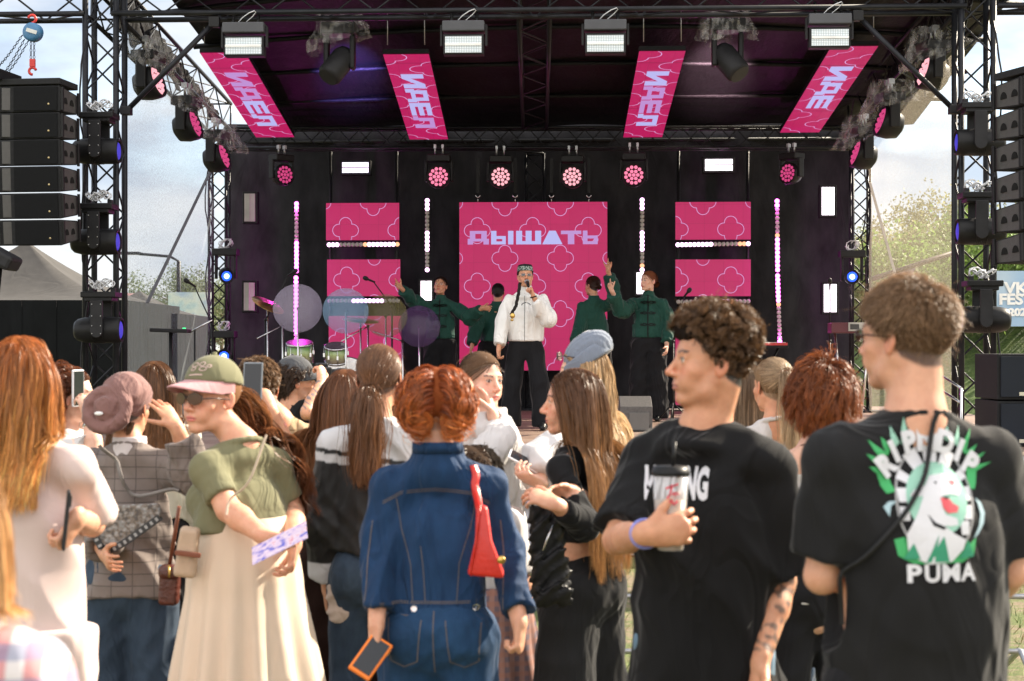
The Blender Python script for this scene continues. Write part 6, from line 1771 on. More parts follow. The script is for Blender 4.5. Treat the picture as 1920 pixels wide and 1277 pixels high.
p = S(320, 620, 17.6); t = thing('laptop_stand', (p.x, p.y, FLOOR), 'flat black tray on a single pole behind the left tower', 'stand')
MB().box(p, (0.39, 0.26, 0.04), Matrix.Rotation(0.03, 3, 'Y')).build('tray', DARK, t, 0.008); cyl((p.x, p.y, FLOOR + 0.02), p, 0.02, BLACK, 'pole', t); tripod(p, t, m_=BLACK); MB().box(p + Vector((0.14, 0, 0.025)), (0.03, 0.02, 0.01)).build('indicator', glow('green_led', (0.05, 1, 0.3), 1.2), t)
p = S(365, 617, 17.8); t = thing('music_stand', (p.x, p.y, FLOOR), 'thin silver arm of a stand crossing behind the flat tray', 'stand'); cyl(S(358, 622, 17.8), S(398, 600, 17.8), 0.010, CHROME, 'arm', t); cyl((p.x, p.y, FLOOR), p, 0.010, BLACK, 'pole', t); tripod(p, t, m_=BLACK)
# keyboard and rack at the right
p = S(1428, 648, 20.5); t = thing('keyboard', (p.x, p.y, FLOOR), 'red and black keyboard on a stand under the right light bar', 'keyboard'); w_ = 0.60
MB().box(p, (w_, 0.28, 0.06), SROT.to_3x3()).build('case', BLACK, t, 0.008); MB().box(p + EZ * 0.018 - EY * 0.145, (w_ - 0.02, 0.01, 0.03), SROT.to_3x3()).build('red_panel', mat('key_red', (0.5, 0.03, 0.03), 0.4), t); MB().box(p + EZ * 0.034 - EY * 0.06, (w_ - 0.06, 0.13, 0.012), SROT.to_3x3()).build('keys', mat('key_white', (0.6, 0.6, 0.58), 0.3), t)
for q in (-1, 1): cyl(p + EX * q * 0.2 - EZ * 0.03, p + EX * -q * 0.2 - EZ * (p.z - FLOOR - 0.01), 0.014, BLACK, 'leg', t)
p = S(1598, 615, 19.8); t = thing('mixer_rack', (p.x, p.y, FLOOR), 'silver and dark red mixing unit on a stand by the right rear tower', 'mixer'); 
MB().box(p, (0.52, 0.32, 0.12), SROT.to_3x3()).build('case', mat('mixer_dark', (0.10, 0.02, 0.03), 0.35), t, 0.008); MB().box(p + EX * 0.10 - EY * 0.165 + EZ * 0.012, (0.34, 0.012, 0.10), SROT.to_3x3()).build('panel', mat('mixer_silver', (0.42, 0.41, 0.38), 0.35, 0.5), t, 0.003)
MB().box(p + EX * 0.00 - EY * 0.174 + EZ * 0.012, (0.10, 0.008, 0.06), SROT.to_3x3()).build('display', mat('disp_dark', (0.05, 0.05, 0.05), 0.3), t)
mb = MB()
for k in range(6): mb.lathe(p + EX * (0.09 + 0.03 * k) - EY * 0.171 + EZ * (0.02 if k % 2 else -0.01), [(0.008, 0), (0.007, -0.012), (0, -0.012)], EY, 8)
mb.build('knob', BLACK, t)
for q in (-1, 1): cyl(p + EX * q * 0.2 - EZ * 0.06, p + EX * q * 0.10 - EZ * (p.z - FLOOR - 0.01), 0.014, CHROME, 'leg', t)
boom(1556, 640, 20.2, 1556, 540, 'tall thin stand beside the mixing unit'); 
# wedge monitor
p = S(1193, 806, 16.9); zf = FLOOR; t = thing('floor_monitor', (p.x, p.y, zf), 'black wedge monitor speaker lying on the stage edge', 'floor monitor')
prof = [(0.0, 0.0), (0.40, 0.0), (0.40, 0.22), (0.20, 0.345), (0.0, 0.245)]; Xw = 0.32; o0 = Vector((p.x - Xw / 2, p.y, zf + 0.003)); vs = []
for x in (0, Xw):
    for y, z in prof: vs.append(o0 + Vector((x, y, z)))
mb = MB(); mb.add(vs, [(0, 1, 2, 3, 4)[::-1], (5, 6, 7, 8, 9), (0, 5, 6, 1)[::-1], (1, 6, 7, 2)[::-1], (2, 7, 8, 3)[::-1], (3, 8, 9, 4)[::-1], (4, 9, 5, 0)[::-1]]); mb.build('cabinet', mat('wedge_paint', (0.085, 0.08, 0.078), 0.6, 0, 0.2, 60, 0.5, 220), t, 0.006)
MB().box(o0 + Vector((Xw / 2 + 0.03, -0.006, 0.10)), (0.20, 0.01, 0.17)).build('panel', mat('wedge_panel', (0.11, 0.105, 0.10), 0.5), t, 0.003)
MB().lathe(o0 + Vector((Xw - 0.055, -0.002, 0.05)), [(0.032, 0), (0.028, -0.008), (0.0, -0.004)], (0, 1, 0), 16).build('handle', mat('wedge_hole', (0.01, 0.01, 0.01), 0.5), t)
t = thing('stage_cable', S(1230, 812, 16), 'white cable lying along the stage edge beside the wedge', 'cable'); pts = [S(1236 + 12 * i + 3 * math.sin(i * 2), 812 + 3 * math.sin(i), 0) if False else Vector((S(1225 + 14 * i, 0, 15.6).x, 15.6 + 0.12 * math.sin(i * 1.3), FLOOR + 0.009)) for i in range(12)]; MB().tube(pts, 0.007, 6).build('cord', WHITEC, t)

# hoops and hooks on the middle screen's top
for i, px in enumerate((896, 966, 1034, 1104)):
    p = S(px, 365, 22.25); t = thing('hanging_clamp', p, ['leftmost', 'second', 'third', 'rightmost'][i] + ' bright shackle on top of the middle screen', 'shackle', 'shackles on the middle screen')
    MB().tube([p + EX * 0.03 * math.cos(a) + EZ * 0.035 * math.sin(a) for a in [math.pi + math.pi * k / 8 for k in range(9)]], 0.007, 6).build('bow', CHROME, t); MB().tube([p - EZ * 0.035, p - EZ * 0.10], 0.006, 6).build('pin', CHROME, t)
    MB().box(p + EZ * 0.25 + EX * 0.0, (0.04, 0.01, 0.45), SROT.to_3x3()).build('sling', BLACK, t)
for i, (x0, x1) in enumerate(((620, 744), (1272, 1402))):
    for j, x in enumerate((x0, x1)):
        t = thing('drop_pole', S(x, 378, 22.45), ['left pole above the left side screens', 'right pole above the left side screens', 'left pole above the right side screens', 'right pole above the right side screens'][i * 2 + j], 'pole'); cyl(S(x, 700, 22.52), S(x, 280, 22.52), 0.022, BLACK, 'tube', t)

# ------------------------------------------------------------------ crowd barrier
RAILZ = (1.09, 0.87, 0.645, 0.42, 0.15)
BW = mat('banner_cloth', (0.66, 0.68, 0.80), 0.7, 0, 0.06); BBL = mat('banner_blue', (0.03, 0.06, 0.42), 0.6)
def barrier(x0, w, y, label, banner=None, yaw=0.0):
    t = thing('crowd_barrier', (x0 + w / 2, y, 0), label, 'crowd barrier', 'steel barrier sections before the stage')
    mb = MB(); mb.tube([(x0 + 0.02, y, 0.15), (x0 + 0.02, y, RAILZ[0] - 0.05), (x0 + 0.07, y, RAILZ[0]), (x0 + w - 0.07, y, RAILZ[0]), (x0 + w - 0.02, y, RAILZ[0] - 0.05), (x0 + w - 0.02, y, 0.15)], 0.020, 10); mb.build('frame', STEEL, t)
    for z in RAILZ[1:]: cyl((x0 + 0.02, y, z), (x0 + w - 0.02, y, z), 0.0135, STEEL, 'rail', t)
    mb = MB()
    for q in (0.35, w - 0.35): mb.tube([(x0 + q, y - 0.28, 0.02), (x0 + q, y - 0.02, 0.15), (x0 + q, y + 0.02, 0.15), (x0 + q, y + 0.28, 0.02)], 0.016, 6)
    mb.build('foot', STEEL, t)
    if banner:
        a, b_, z0, z1 = banner; MB().box((x0 + (a + b_) / 2, y + 0.028, (z0 + z1) / 2), (b_ - a, 0.004, z1 - z0)).build('banner', BW, t)
        pol = []
        for k in range(int((b_ - a) / 0.5) + 1): pol += ring_poly(a + 0.25 + k * 0.5, (z0 + z1) / 2, 0.17, 0.12, 0.022)
        bm = poly_bm(pol); clip_bm(bm, a, b_, z0, z1); flat(bm, Matrix.Translation((x0, y + 0.022, 0)) @ Matrix.Rotation(R(90), 4, 'X'), 'print', BBL, t)
names = ['leftmost steel crowd barrier behind the white tee woman', 'steel crowd barrier with a banner behind the ponytail woman', 'steel crowd barrier with a white banner behind the long-haired woman in black', 'rightmost steel crowd barrier seen beside the big black tee']
for i in range(4): barrier(-4.3 + 2.15 * i, 2.13, 8.4, names[i], [(0.0, 0.0, 0, 0), (0.05, 2.0, 0.77, 1.05), (0.05, 2.05, 0.62, 1.05), None][i] if i in (1, 2) else None)
# something in the pit: a low case beside the photographer
t = thing('equipment_case', (W(505, HYP, 11).x, 11, 0), 'black equipment case on the grass by the stage front', 'case'); MB().box((W(600, HYP, 11.5).x, 11.5, 0.55), (0.75, 0.5, 1.08)).build('box', DARK, t, 0.015); MB().box((W(600, HYP, 11.5).x, 11.24, 0.80), (0.14, 0.012, 0.07)).build('handle', CHROME, t)

# power cables dropping down the towers
for px, d0, sg, lb in ((176, 16.2, -1, 'thin black cable looping down the left front tower'), (1850, 16.2, 1, 'thin black cable looping down the right front tower'), (404, 21.9, -1, 'black cable hanging beside the left rear tower'), (1606, 21.9, 1, 'black cable hanging beside the right rear tower')):
    a = S(px, HYP, d0); z1 = 4.7 if d0 < 20 else 4.1; rg = random.Random(px); pts = []
    for i in range(34):
        f = i / 33; pts.append((a.x + sg * (0.05 + 0.07 * abs(math.sin(f * 9.4))) + rg.uniform(-.006, .006), a.y - 0.03 - 0.04 * math.sin(f * 7), z1 + (0.85 - z1) * f))
    t = thing('power_cable', pts[0], lb, 'cable'); MB().tube(pts, 0.009, 6).build('cord', BLACK, t)
# ================================================================== clothing materials
def grid_pattern(bw, bh, line, width, rotx=True, off=0.0):
    def f(n, l, base):
        t = n.new("ShaderNodeTexBrick"); t.offset = off; t.inputs['Scale'].default_value = 1; t.inputs['Brick Width'].default_value = bw; t.inputs['Row Height'].default_value = bh; t.inputs['Mortar Size'].default_value = width; t.inputs['Mortar Smooth'].default_value = 0.3
        t.inputs['Color1'].default_value = (1, 1, 1, 1); t.inputs['Color2'].default_value = (0.93, 0.93, 0.93, 1); t.inputs['Mortar'].default_value = (*line, 1)
        c = n.new("ShaderNodeTexCoord"); m = n.new("ShaderNodeMapping"); m.inputs['Rotation'].default_value = (R(90), 0, 0); l.new(c.outputs['Object'], m.inputs['Vector']); l.new(m.outputs[0], t.inputs['Vector'])
        x = n.new("ShaderNodeMixRGB"); x.blend_type = 'MULTIPLY'; x.inputs['Fac'].default_value = 1; l.new(base, x.inputs['Color1']); l.new(t.outputs['Color'], x.inputs['Color2']); return x.outputs[0]
    return f
def plaid_pattern(colA, colB, s_=14.0):
    def f(n, l, base):
        out = base
        for dr, c in (('X', colA), ('Z', colB)):
            t = n.new("ShaderNodeTexWave"); t.wave_type = 'BANDS'; t.bands_direction = dr; t.inputs['Scale'].default_value = s_; t.inputs['Distortion'].default_value = 0.3; t.inputs['Detail'].default_value = 0; l.new(_tc(n, l), t.inputs['Vector'])
            x = n.new("ShaderNodeMixRGB"); x.inputs['Color2'].default_value = (*c, 1); m = n.new("ShaderNodeMath"); m.operation = 'MULTIPLY'; m.inputs[1].default_value = 0.6
            l.new(_ramp(n, l, t.outputs['Fac'], [(0.45, (0, 0, 0)), (0.62, (1, 1, 1))]), m.inputs[0]); l.new(m.outputs[0], x.inputs['Fac']); l.new(out, x.inputs['Color1']); out = x.outputs[0]
        return out
    return f
def denim_pattern(n, l, base):
    x = n.new("ShaderNodeMixRGB"); x.blend_type = 'MULTIPLY'; x.inputs['Fac'].default_value = 0.8
    l.new(base, x.inputs['Color1']); l.new(_ramp(n, l, _noise(n, l, _tc(n, l, (1, 1, 0.3)), 35, 6, 0.7), [(0.3, (0.62, 0.66, 0.72)), (0.7, (1.1, 1.1, 1.1))]), x.inputs['Color2']); return x.outputs[0]
C_BLACK = cloth('tee_black', (0.013, 0.013, 0.014), 0.8, 0.2, 700, 0.8, 7, 0.08)
C_BLACK2 = cloth('tee_charcoal', (0.017, 0.017, 0.018), 0.8, 0.2, 700, 0.8, 7, 0.08)
C_BLACKP = cloth('trouser_black', (0.014, 0.014, 0.016), 0.75, 0.2, 600, 0.6, 7, 0.05, stretch=(1, 1, 0.25))
C_WHITE = cloth('white_cotton', (0.62, 0.60, 0.60), 0.85, 0.05, 800, 0.45, 7, 0.1, 0.12)
C_PINKW = cloth('pale_pink_cotton', (0.64, 0.51, 0.48), 0.85, 0.06, 800, 0.5, 6, 0.1, 0.12)
C_CREAM = cloth('cream_cotton', (0.58, 0.46, 0.38), 0.85, 0.06, 800, 0.4, 7, 0.1, 0.1)
C_OLIVE = cloth('olive_jersey', (0.155, 0.15, 0.085), 0.85, 0.08, 900, 0.35, 6, 0.15)
C_SKIRT = cloth('beige_satin', (0.70, 0.57, 0.45), 0.55, 0.05, 900, 0.25, 4, 0.1, 0.1, (1, 1, 0.15))
C_DENIM = cloth('denim_dark', (0.0085, 0.034, 0.090), 0.8, 0.18, 600, 0.7, 9, 0.1, pattern=denim_pattern)
C_DENIM2 = cloth('denim_mid', (0.012, 0.044, 0.105), 0.8, 0.18, 600, 0.5, 8, 0.1, pattern=denim_pattern)
C_JEANG = cloth('denim_grey_blue', (0.035, 0.055, 0.085), 0.8, 0.2, 600, 0.5, 8, 0.1, pattern=denim_pattern)
C_JEANL = cloth('denim_light', (0.16, 0.25, 0.34), 0.8, 0.15, 600, 0.5, 8, 0.1, pattern=denim_pattern)
C_PLAIDG = cloth('grey_check_wool', (0.20, 0.165, 0.15), 0.9, 0.12, 500, 0.5, 7, 0.2, pattern=grid_pattern(0.075, 0.042, (0.52, 0.52, 0.54), 0.0022))
C_TURBAN = cloth('mauve_turban', (0.20, 0.105, 0.095), 0.75, 0.08, 900, 0.5, 14, 0.2)
C_DBROWN = cloth('dark_brown_cloth', (0.020, 0.010, 0.008), 0.8, 0.2, 600, 0.4, 6, 0.1, stretch=(1, 1, 0.2))
C_GREEN = cloth('dancer_green', (0.012, 0.060, 0.045), 0.75, 0.12, 600, 0.7, 9, 0.15)
C_SILK = cloth('singer_white', (0.80, 0.79, 0.77), 0.8, 0.04, 700, 0.7, 9, 0.1)
C_BEANIE = cloth('beanie_blue_grey', (0.165, 0.19, 0.24), 0.95, 0.12, 260, 0.3, 20, 0.4)
C_LEATH = cloth('jacket_two_tone', (1, 1, 1), 0.5, 0.08, 500, 0.5, 8, 0.05, attr=True)
C_PLAIDR = cloth('red_white_plaid', (0.62, 0.58, 0.58), 0.9, 0.05, 500, 0.3, 6, 0.2, pattern=plaid_pattern((0.50, 0.05, 0.06), (0.16, 0.20, 0.34), 7))
C_PLAIDS = cloth('plaid_skirt', (0.28, 0.16, 0.14), 0.9, 0.05, 500, 0.3, 6, 0.2, pattern=plaid_pattern((0.05, 0.07, 0.12), (0.30, 0.14, 0.10), 9))
C_GREY = cloth('grey_cap_cloth', (0.075, 0.078, 0.085), 0.9, 0.2, 500, 0.3, 12, 0.2)
C_PCAP = cloth('pink_brim', (0.50, 0.27, 0.28), 0.8, 0.05, 600, 0.2, 10, 0.1)
SHOEB = mat('shoe_black', (0.012, 0.012, 0.013), 0.4); SHOEW = mat('shoe_pale', (0.5, 0.48, 0.42), 0.6)
STITCH = mat('denim_stitch', (0.12, 0.10, 0.10), 0.9); PINKST = mat('embroidery_pink', (0.55, 0.40, 0.36), 0.8)
LEN_D = mat('dark_lens', (0.02, 0.012, 0.010), 0.08, spec=0.9); FRAME = mat('glasses_frame', (0.03, 0.02, 0.018), 0.3); GOLD = mat('gold', (0.60, 0.40, 0.12), 0.3, 1.0, 0.1)
PRW = mat('print_white', (0.62, 0.62, 0.66), 0.8)

def glasses(p, m_l=LEN_D, m_f=FRAME, rx=0.022, rz=0.014, parent=None, up=0.0, name='sunglasses', back=0.0):
    mb = MB(); fr = MB(); hM = p.HM
    for q in (-1, 1):
        c = p.hp(q * 0.032, 0.098 - back, 0.002 + up); nx = hM @ Vector((1, -q * 0.22, 0)).normalized(); nz = hM @ Vector((0, 0, 1)); ny = nx.cross(nz)
        mb.prism([(rx * math.cos(a), rz * math.sin(a)) for a in [2 * math.pi * i / 18 for i in range(18)]], c, nx, nz, 0.002)
        fr.tube([c + nx * rx * math.cos(a) + nz * rz * math.sin(a) for a in [2 * math.pi * i / 18 for i in range(18)]], 0.0016, 5, closed=True)
        fr.tube([c + nx * q * rx, p.hp(q * 0.074, 0.060 - back, 0.004 + up), p.hp(q * 0.082, -0.005, -0.002 + up)], 0.0020, 5)
    fr.tube([p.hp(-0.012, 0.102 - back, 0.004 + up), p.hp(0, 0.106 - back, 0.006 + up), p.hp(0.012, 0.102 - back, 0.004 + up)], 0.0016, 5)
    t = thing(name, p.hp(0, 0.1, 0), 'x', 'glasses')
    mb.build('lens', m_l, t); fr.build('frame', m_f, t); return t
def phone(c, nrm, up, label, case=None, s_=1.0):
    """a phone: its screen faces nrm"""
    c = Vector(c); nrm = Vector(nrm).normalized(); up = Vector(up); up = (up - nrm * up.dot(nrm)).normalized(); sd = up.cross(nrm); M = Matrix((sd, nrm, up)).transposed()
    t = thing('phone', c, label, 'phone'); k = 1.07 if case and 'orange' in case.name else 1; MB().box(c, (0.078 * s_ * k, 0.012 if k > 1 else 0.009, 0.155 * s_ * k), M).build('body', case or DARK, t, 0.004)
    nrm_ = nrm * (0.0015 if k > 1 else 0); c = c + nrm_
    MB().box(c + nrm * 0.0052, (0.066 * s_, 0.0015, 0.142 * s_), M).build('screen', mat('phone_glass', (0.01, 0.012, 0.016), 0.08), t)
    MB().box(c - nrm * 0.0065 + up * 0.052 * s_ + sd * 0.015, (0.03, 0.004, 0.03), M).build('camera_bump', mat('phone_bump', (0.05, 0.05, 0.05), 0.2), t, 0.001); return t

# ================================================================== on the stage
def dancer(label, px, d, H, yaw, head, **k):
    p = Person(label, px, d, H, yaw=yaw, head=head, base=FLOOR, near=1, group=None, **k); p.scalp = (0.02, 0.012, 0.010); return p
JK = dict(e=0.042, hem=0.565, sleeve=0.92, slr=(0.082, 0.090, 0.070), cuff=0.042, collar=(0.045, 0.062), fold=0.010, ff=10, bm=0.165, name='jacket')
def frogs(p, zs, front=True):
    """braided black fastenings down the jacket front"""
    nr = p.f
    pol = stroke([(0, -0.30), (0, 0.20)], 0.013)
    for z in zs:
        for q in (-1, 1):
            pol += ring_poly(q * 0.038, z, 0.030, 0.016, 0.010, 16) + ring_poly(q * 0.074, z, 0.013, 0.013, 0.009, 12)
        pol.append(ellipse(0, z, 0.010, 0.009, 10))
    lay(poly_bm(pol), p.topobj, p.at(0, 0, 0.72), -p.r, Vector((0, 0, 1)), mat('braid_black', (0.006, 0.006, 0.007), 0.6), 'fastening', p.root, 0.008, 0.03)
# singer
p = Person('singer in a white jacket, black wide trousers and embroidered skullcap holding a microphone', 985, 17.3, 1.665, yaw=176, head=186, pitch=6, base=FLOOR, near=1, sex='m', sw=0.95, hs=0.97, lean=(0, 0))
p.lips = (0.40, 0.18, 0.15)
p.arm(-1, W(1026, 598, 17.05), W(1000, 556, 16.92), hd=(-0.25, -0.05, 0.9), pn=(-0.85, -0.2, 0.1), curl=(1.1, 1.15, 1.2, 1.25), thumb=0.8)
p.arm(1, W(944, 602, 17.25), W(935, 655, 17.15), hd=(0.0, -0.1, -1), pn=(0.8, -0.3, 0), curl=(0.9, 0.95, 1.0, 1.0))
for q_, dx, dy in ((1, -0.055, -0.02), (-1, 0.075, -0.16)): p.an[q_].x += dx; p.an[q_].y += dy; p.kn[q_].x += dx * 0.6; p.kn[q_].y += dy * 0.6
p.scalp = (0.015, 0.012, 0.010); p.body()
p.top(C_SILK, **{**JK, 'hem': 0.545, 'e': 0.040, 'slr': (0.076, 0.088, 0.064), 'bm': 0.172, 'collar': (0.065, 0.066)})
lay(poly_bm(stroke([(0, -0.30), (0, 0.18)], 0.005) + stroke([(0.012 + 0.045 * math.cos(R(a)), 0.055 + 0.03 * math.sin(R(a))) for a in range(10, 190, 20)], 0.008)), p.topobj, p.at(0, 0, 0.72), -p.r, EZ, mat('seam_grey', (0.10, 0.10, 0.11), 0.7), 'front_seam', p.root, 0.003, 0.03)
p.pants(C_BLACKP, top=0.60, rt=0.098, rk=0.096, ra=0.108, e=0.008, fold=0.006, ff=7); p.shoes(SHOEB)
hair_short(p, L=0.02, N=1500, col=(0.02, 0.015, 0.012), w=0.002, th=0.006)
capm, n, l, b = _new('skullcap_embroidery'); vz = n.new("ShaderNodeTexVoronoi"); vz.inputs['Scale'].default_value = 60; l.new(_tc(n, l), vz.inputs['Vector']); l.new(_ramp(n, l, vz.outputs['Distance'], [(0.25, (0.008, 0.02, 0.018)), (0.45, (0.05, 0.12, 0.095)), (0.62, (0.28, 0.33, 0.30))]), b.inputs['Base Color']); b.inputs['Roughness'].default_value = 0.7
t = thing('skullcap', p.hp(0, 0, 0.06), 'black skullcap with a green embroidered band on the singer', 'hat'); u = p.HM @ Vector((0, -0.12, 1)).normalized()
def hatring(r0, r1, h0, h1, m_, name, sq=1.2):
    P = []; Q = []; n_, k = 40, 4
    for i in range(k + 1):
        f = i / k
        for j in range(n_):
            a = 2 * math.pi * j / n_; r_ = r0 + (r1 - r0) * f
            P.append(tuple(p.hp(r_ * math.cos(a), -0.010 + r_ * sq * math.sin(a), h0 + (h1 - h0) * f + 0.10 * 0.0)))
    for i in range(k):
        for j in range(n_): Q.append((i * n_ + j, i * n_ + (j + 1) % n_, (i + 1) * n_ + (j + 1) % n_, (i + 1) * n_ + j))
    mb = MB(); mb.add(P, Q, True); mb.add(P[-n_:], [tuple(range(n_))]); return mb.build(name, m_, t)
hatring(0.0845, 0.079, 0.052, 0.098, capm, 'band'); hatring(0.079, 0.070, 0.099, 0.120, mat('cap_black', (0.01, 0.01, 0.012), 0.6), 'crown')
g_ = glasses(p, m_f=mat('frame_pale', (0.7, 0.6, 0.55), 0.3), rx=0.021, rz=0.012); tag(g_, 'small oval dark sunglasses with pale frames on the singer')
t = thing('microphone', p.hp(0, 0.12, -0.07), 'handheld microphone at the singer\'s mouth', 'microphone'); mh = p.hp(-0.004, 0.125, -0.072) ; hnd = p.wr[-1] + Vector((-0.25, -0.05, 0.9)).normalized() * 0.085 + Vector((-0.02, -0.02, 0))
dr = (hnd - mh).normalized(); MB().lathe(mh, [(0.0, -0.03), (0.018, -0.024), (0.026, -0.006), (0.024, 0.016), (0.019, 0.024)], dr, 20).build('head', mat('mic_mesh', (0.45, 0.47, 0.5), 0.35, 0.9, 0.3, 300), t); MB().lathe(mh + dr * 0.024, [(0.019, 0), (0.016, 0.10), (0.0135, 0.17), (0, 0.172)], dr, 18).build('grip', BLACK, t)
def braid(p, pts, r_, m_, par):
    mb = MB(); n_ = len(pts)
    for k in range(3):
        L = []
        for i in range(n_ * 5 - 4):
            f = i / 5; a = Vector(pts[int(f)]); b_ = Vector(pts[min(n_ - 1, int(f) + 1)]); q = a.lerp(b_, f - int(f)); ph = i * 0.9 + k * 2.094
            L.append(q + Vector((math.cos(ph) * r_, math.sin(ph * 2) * r_ * 0.5, 0)))
        mb.tube(L, r_ * 0.8, 6)
    mb.build('braid', m_, par)
HB_ = mat('hair_black', (0.012, 0.009, 0.008), 0.4)
braid(p, [W(975, 530, 17.13), W(972, 552, 17.08), W(967, 575, 17.05), W(958, 590, 17.03)], 0.011, HB_, p.root)
t = thing('gold_pendant', W(961, 592, 17.0), 'round gold pendant hanging at the end of the singer\'s braid', 'pendant')
MB().ball(W(961, 592, 17.0), (0.026, 0.015, 0.030), 14, 10).ball(W(960, 600, 17.0), (0.018, 0.010, 0.012), 10, 6).build('pendant', GOLD, t)
t = thing('bracelet', W(1003, 553, 16.9), 'dark bracelet on the singer\'s raised wrist', 'bracelet'); d_ = Vector((-0.25, -0.05, 0.9)).normalized(); MB().lathe(p.wr[-1] - d_ * 0.01, [(0.033, 0), (0.036, 0.006), (0.033, 0.012)], d_, 20).build('band', BLACK, t)
# left dancer, arms spread, laughing
p = dancer('dancer in a green jacket with both arms spread wide, laughing', 826, 20.4, 1.68, 176, 170, pitch=14, roll=-4)
p.brow = (0.05, 0.03, 0.02); p.lips = (0.55, 0.14, 0.14)
p.arm(1, W(776, 566, 20.3), W(752, 540, 20.1), hd=(-0.5, -0.2, 0.45), pn=(0.4, -0.8, 0.3), curl=(0.1, 0.5, 0.7, 0.8)); p.arm(-1, W(880, 596, 20.3), W(906, 577, 20.1), hd=(0.9, -0.3, -0.1), pn=(-0.1, -0.9, -0.3), curl=(0.3, 0.5, 0.6, 0.7))
p.body(); p.top(C_GREEN, **{**JK, 'seed': 2}); frogs(p, (0.12, 0.0, -0.13)); p.pants(C_BLACKP, rt=0.115, rk=0.115, ra=0.13, e=0.01, fold=0.006); p.shoes(SHOEB); hair_tied(p, col=(0.018, 0.010, 0.008), tie=(0, -0.11, -0.02), bun=0.03, N=1600, Nt=500, w=0.002, wisps=0)
# dancer behind, back of the head
p = dancer('dancer in a green jacket seen from behind, half hidden by the singer', 916, 21.3, 1.63, 5, -5, hpx=934, lean=(0.10, 0))
p.arm(-1, W(893, 612, 21.2), W(884, 652, 21.1)); p.arm(1, W(948, 612, 21.3), W(946, 640, 21.0)); p.body(); p.top(C_GREEN, **{**JK, 'seed': 3}); p.pants(C_BLACKP, rt=0.115, rk=0.115, ra=0.13, e=0.01, fold=0.006); p.shoes(SHOEB); hair_tied(p, col=(0.016, 0.010, 0.008), tie=(0, -0.11, -0.03), bun=0.025, N=1600, Nt=400, w=0.002, wisps=0)
# dancer right of the singer, turned away, arm up
p = dancer('dancer in a green jacket turned away with one arm raised straight up', 1118, 20.2, 1.675, 12, 42, hpx=1111, lean=(-0.03, 0))
p.arm(1, W(1154, 560, 20.1), W(1140, 506, 20.0), hd=(0.25, -0.1, 0.9), pn=(-0.5, -0.7, 0.1), curl=(0.1, 0.9, 1.0, 0.4)); p.arm(-1, W(1088, 612, 20.1), W(1076, 645, 19.9)); p.body(); p.top(C_GREEN, **{**JK, 'seed': 4}); p.pants(C_BLACKP, rt=0.115, rk=0.115, ra=0.13, e=0.01, fold=0.006); p.shoes(SHOEB); hair_tied(p, col=(0.05, 0.016, 0.010), tie=(0, -0.11, -0.02), bun=0.028, N=1600, Nt=500, w=0.002, wisps=0)
# right dancer, smiling to the left
p = dancer('smiling red-haired dancer in a green jacket reaching one hand to the left', 1216, 19.2, 1.69, 172, 128, pitch=3, hpx=1216, skin='pale')
p.brow = (0.16, 0.07, 0.04); p.lips = (0.55, 0.16, 0.14)
p.arm(1, W(1166, 584, 19.1), W(1147, 545, 18.9), hd=(-0.35, -0.2, 0.8), pn=(0.6, -0.6, 0.1), curl=(0.15, 0.9, 1.0, 0.9)); p.arm(-1, W(1252, 606, 19.2), W(1250, 650, 19.0)); p.body(); p.top(C_GREEN, **{**JK, 'seed': 5}); frogs(p, (0.12, 0.0, -0.13)); p.pants(C_BLACKP, rt=0.115, rk=0.115, ra=0.13, e=0.01, fold=0.006); p.shoes(SHOEB); p.scalp = (0.2, 0.07, 0.03)
hair_tied(p, col=(0.20, 0.065, 0.03), tie=(0, -0.115, -0.02), bun=0.038, N=1800, Nt=700, w=0.002, wisps=30)

# ================================================================== the audience, far to near
# photographer in the pit
p = Person('photographer in a grey cap and black tee holding up a camera, blue lanyard', 550, 9.4, 1.58, yaw=-52, head=-72, pitch=3, sex='m', near=1, hpx=556, sw=1.0)
p.stubble = 0.45; p.brow = (0.05, 0.03, 0.02)
p.arm(-1, W(572, 768, 9.6), W(598, 724, 9.75), hd=(0.4, 0.4, 0.6), pn=(-0.5, 0.0, 0.6), curl=(0.9,) * 4); p.arm(1, W(576, 772, 9.05), W(603, 716, 9.25), hd=(-0.05, 0.3, 0.8), pn=(-0.6, 0.5, 0), curl=(0.8, 0.9, 1.0, 1.0))
def tattoo(q, c):
    def f(s, P, C):
        w = npv(s.wr[q]); e = npv(s.el[q]); ax = (w - e) / np.linalg.norm(w - e); t = (P - e) @ ax; L = np.linalg.norm(w - e)
        d = np.linalg.norm(P - e - np.outer(t, ax), axis=1); m = (d < 0.07) & (t > -0.02) & (t < L * 0.93)
        k = np.sin(P[:, 0] * 90 + 2 * np.sin(P[:, 2] * 70)) * np.sin(P[:, 2] * 80 + 2 * np.sin(P[:, 1] * 60 + P[:, 0] * 50)) + 0.4 * np.sin(P[:, 2] * 210 + P[:, 0] * 150)
        mm = np.clip(k * 3, 0, 1) * m * 0.75; C[:] = C * (1 - mm[:, None]) + np.array(c) * mm[:, None]; return C
    return f
p.scalp = (0.05, 0.03, 0.02); p.body(paint=tattoo(1, (0.10, 0.13, 0.16))); p.top(C_BLACK, e=0.035, hem=0.48, sleeve=0.40, slr=(0.078, 0.085, 0.08), seed=9); p.pants(C_BLACKP, rt=0.10, rk=0.085, ra=0.075); p.shoes(SHOEB)
hair_short(p, L=0.085, N=2200, col=(0.055, 0.030, 0.018), curl=0.006, cf=22, up=0.35, w=0.0018, back=-0.6, fade=False)
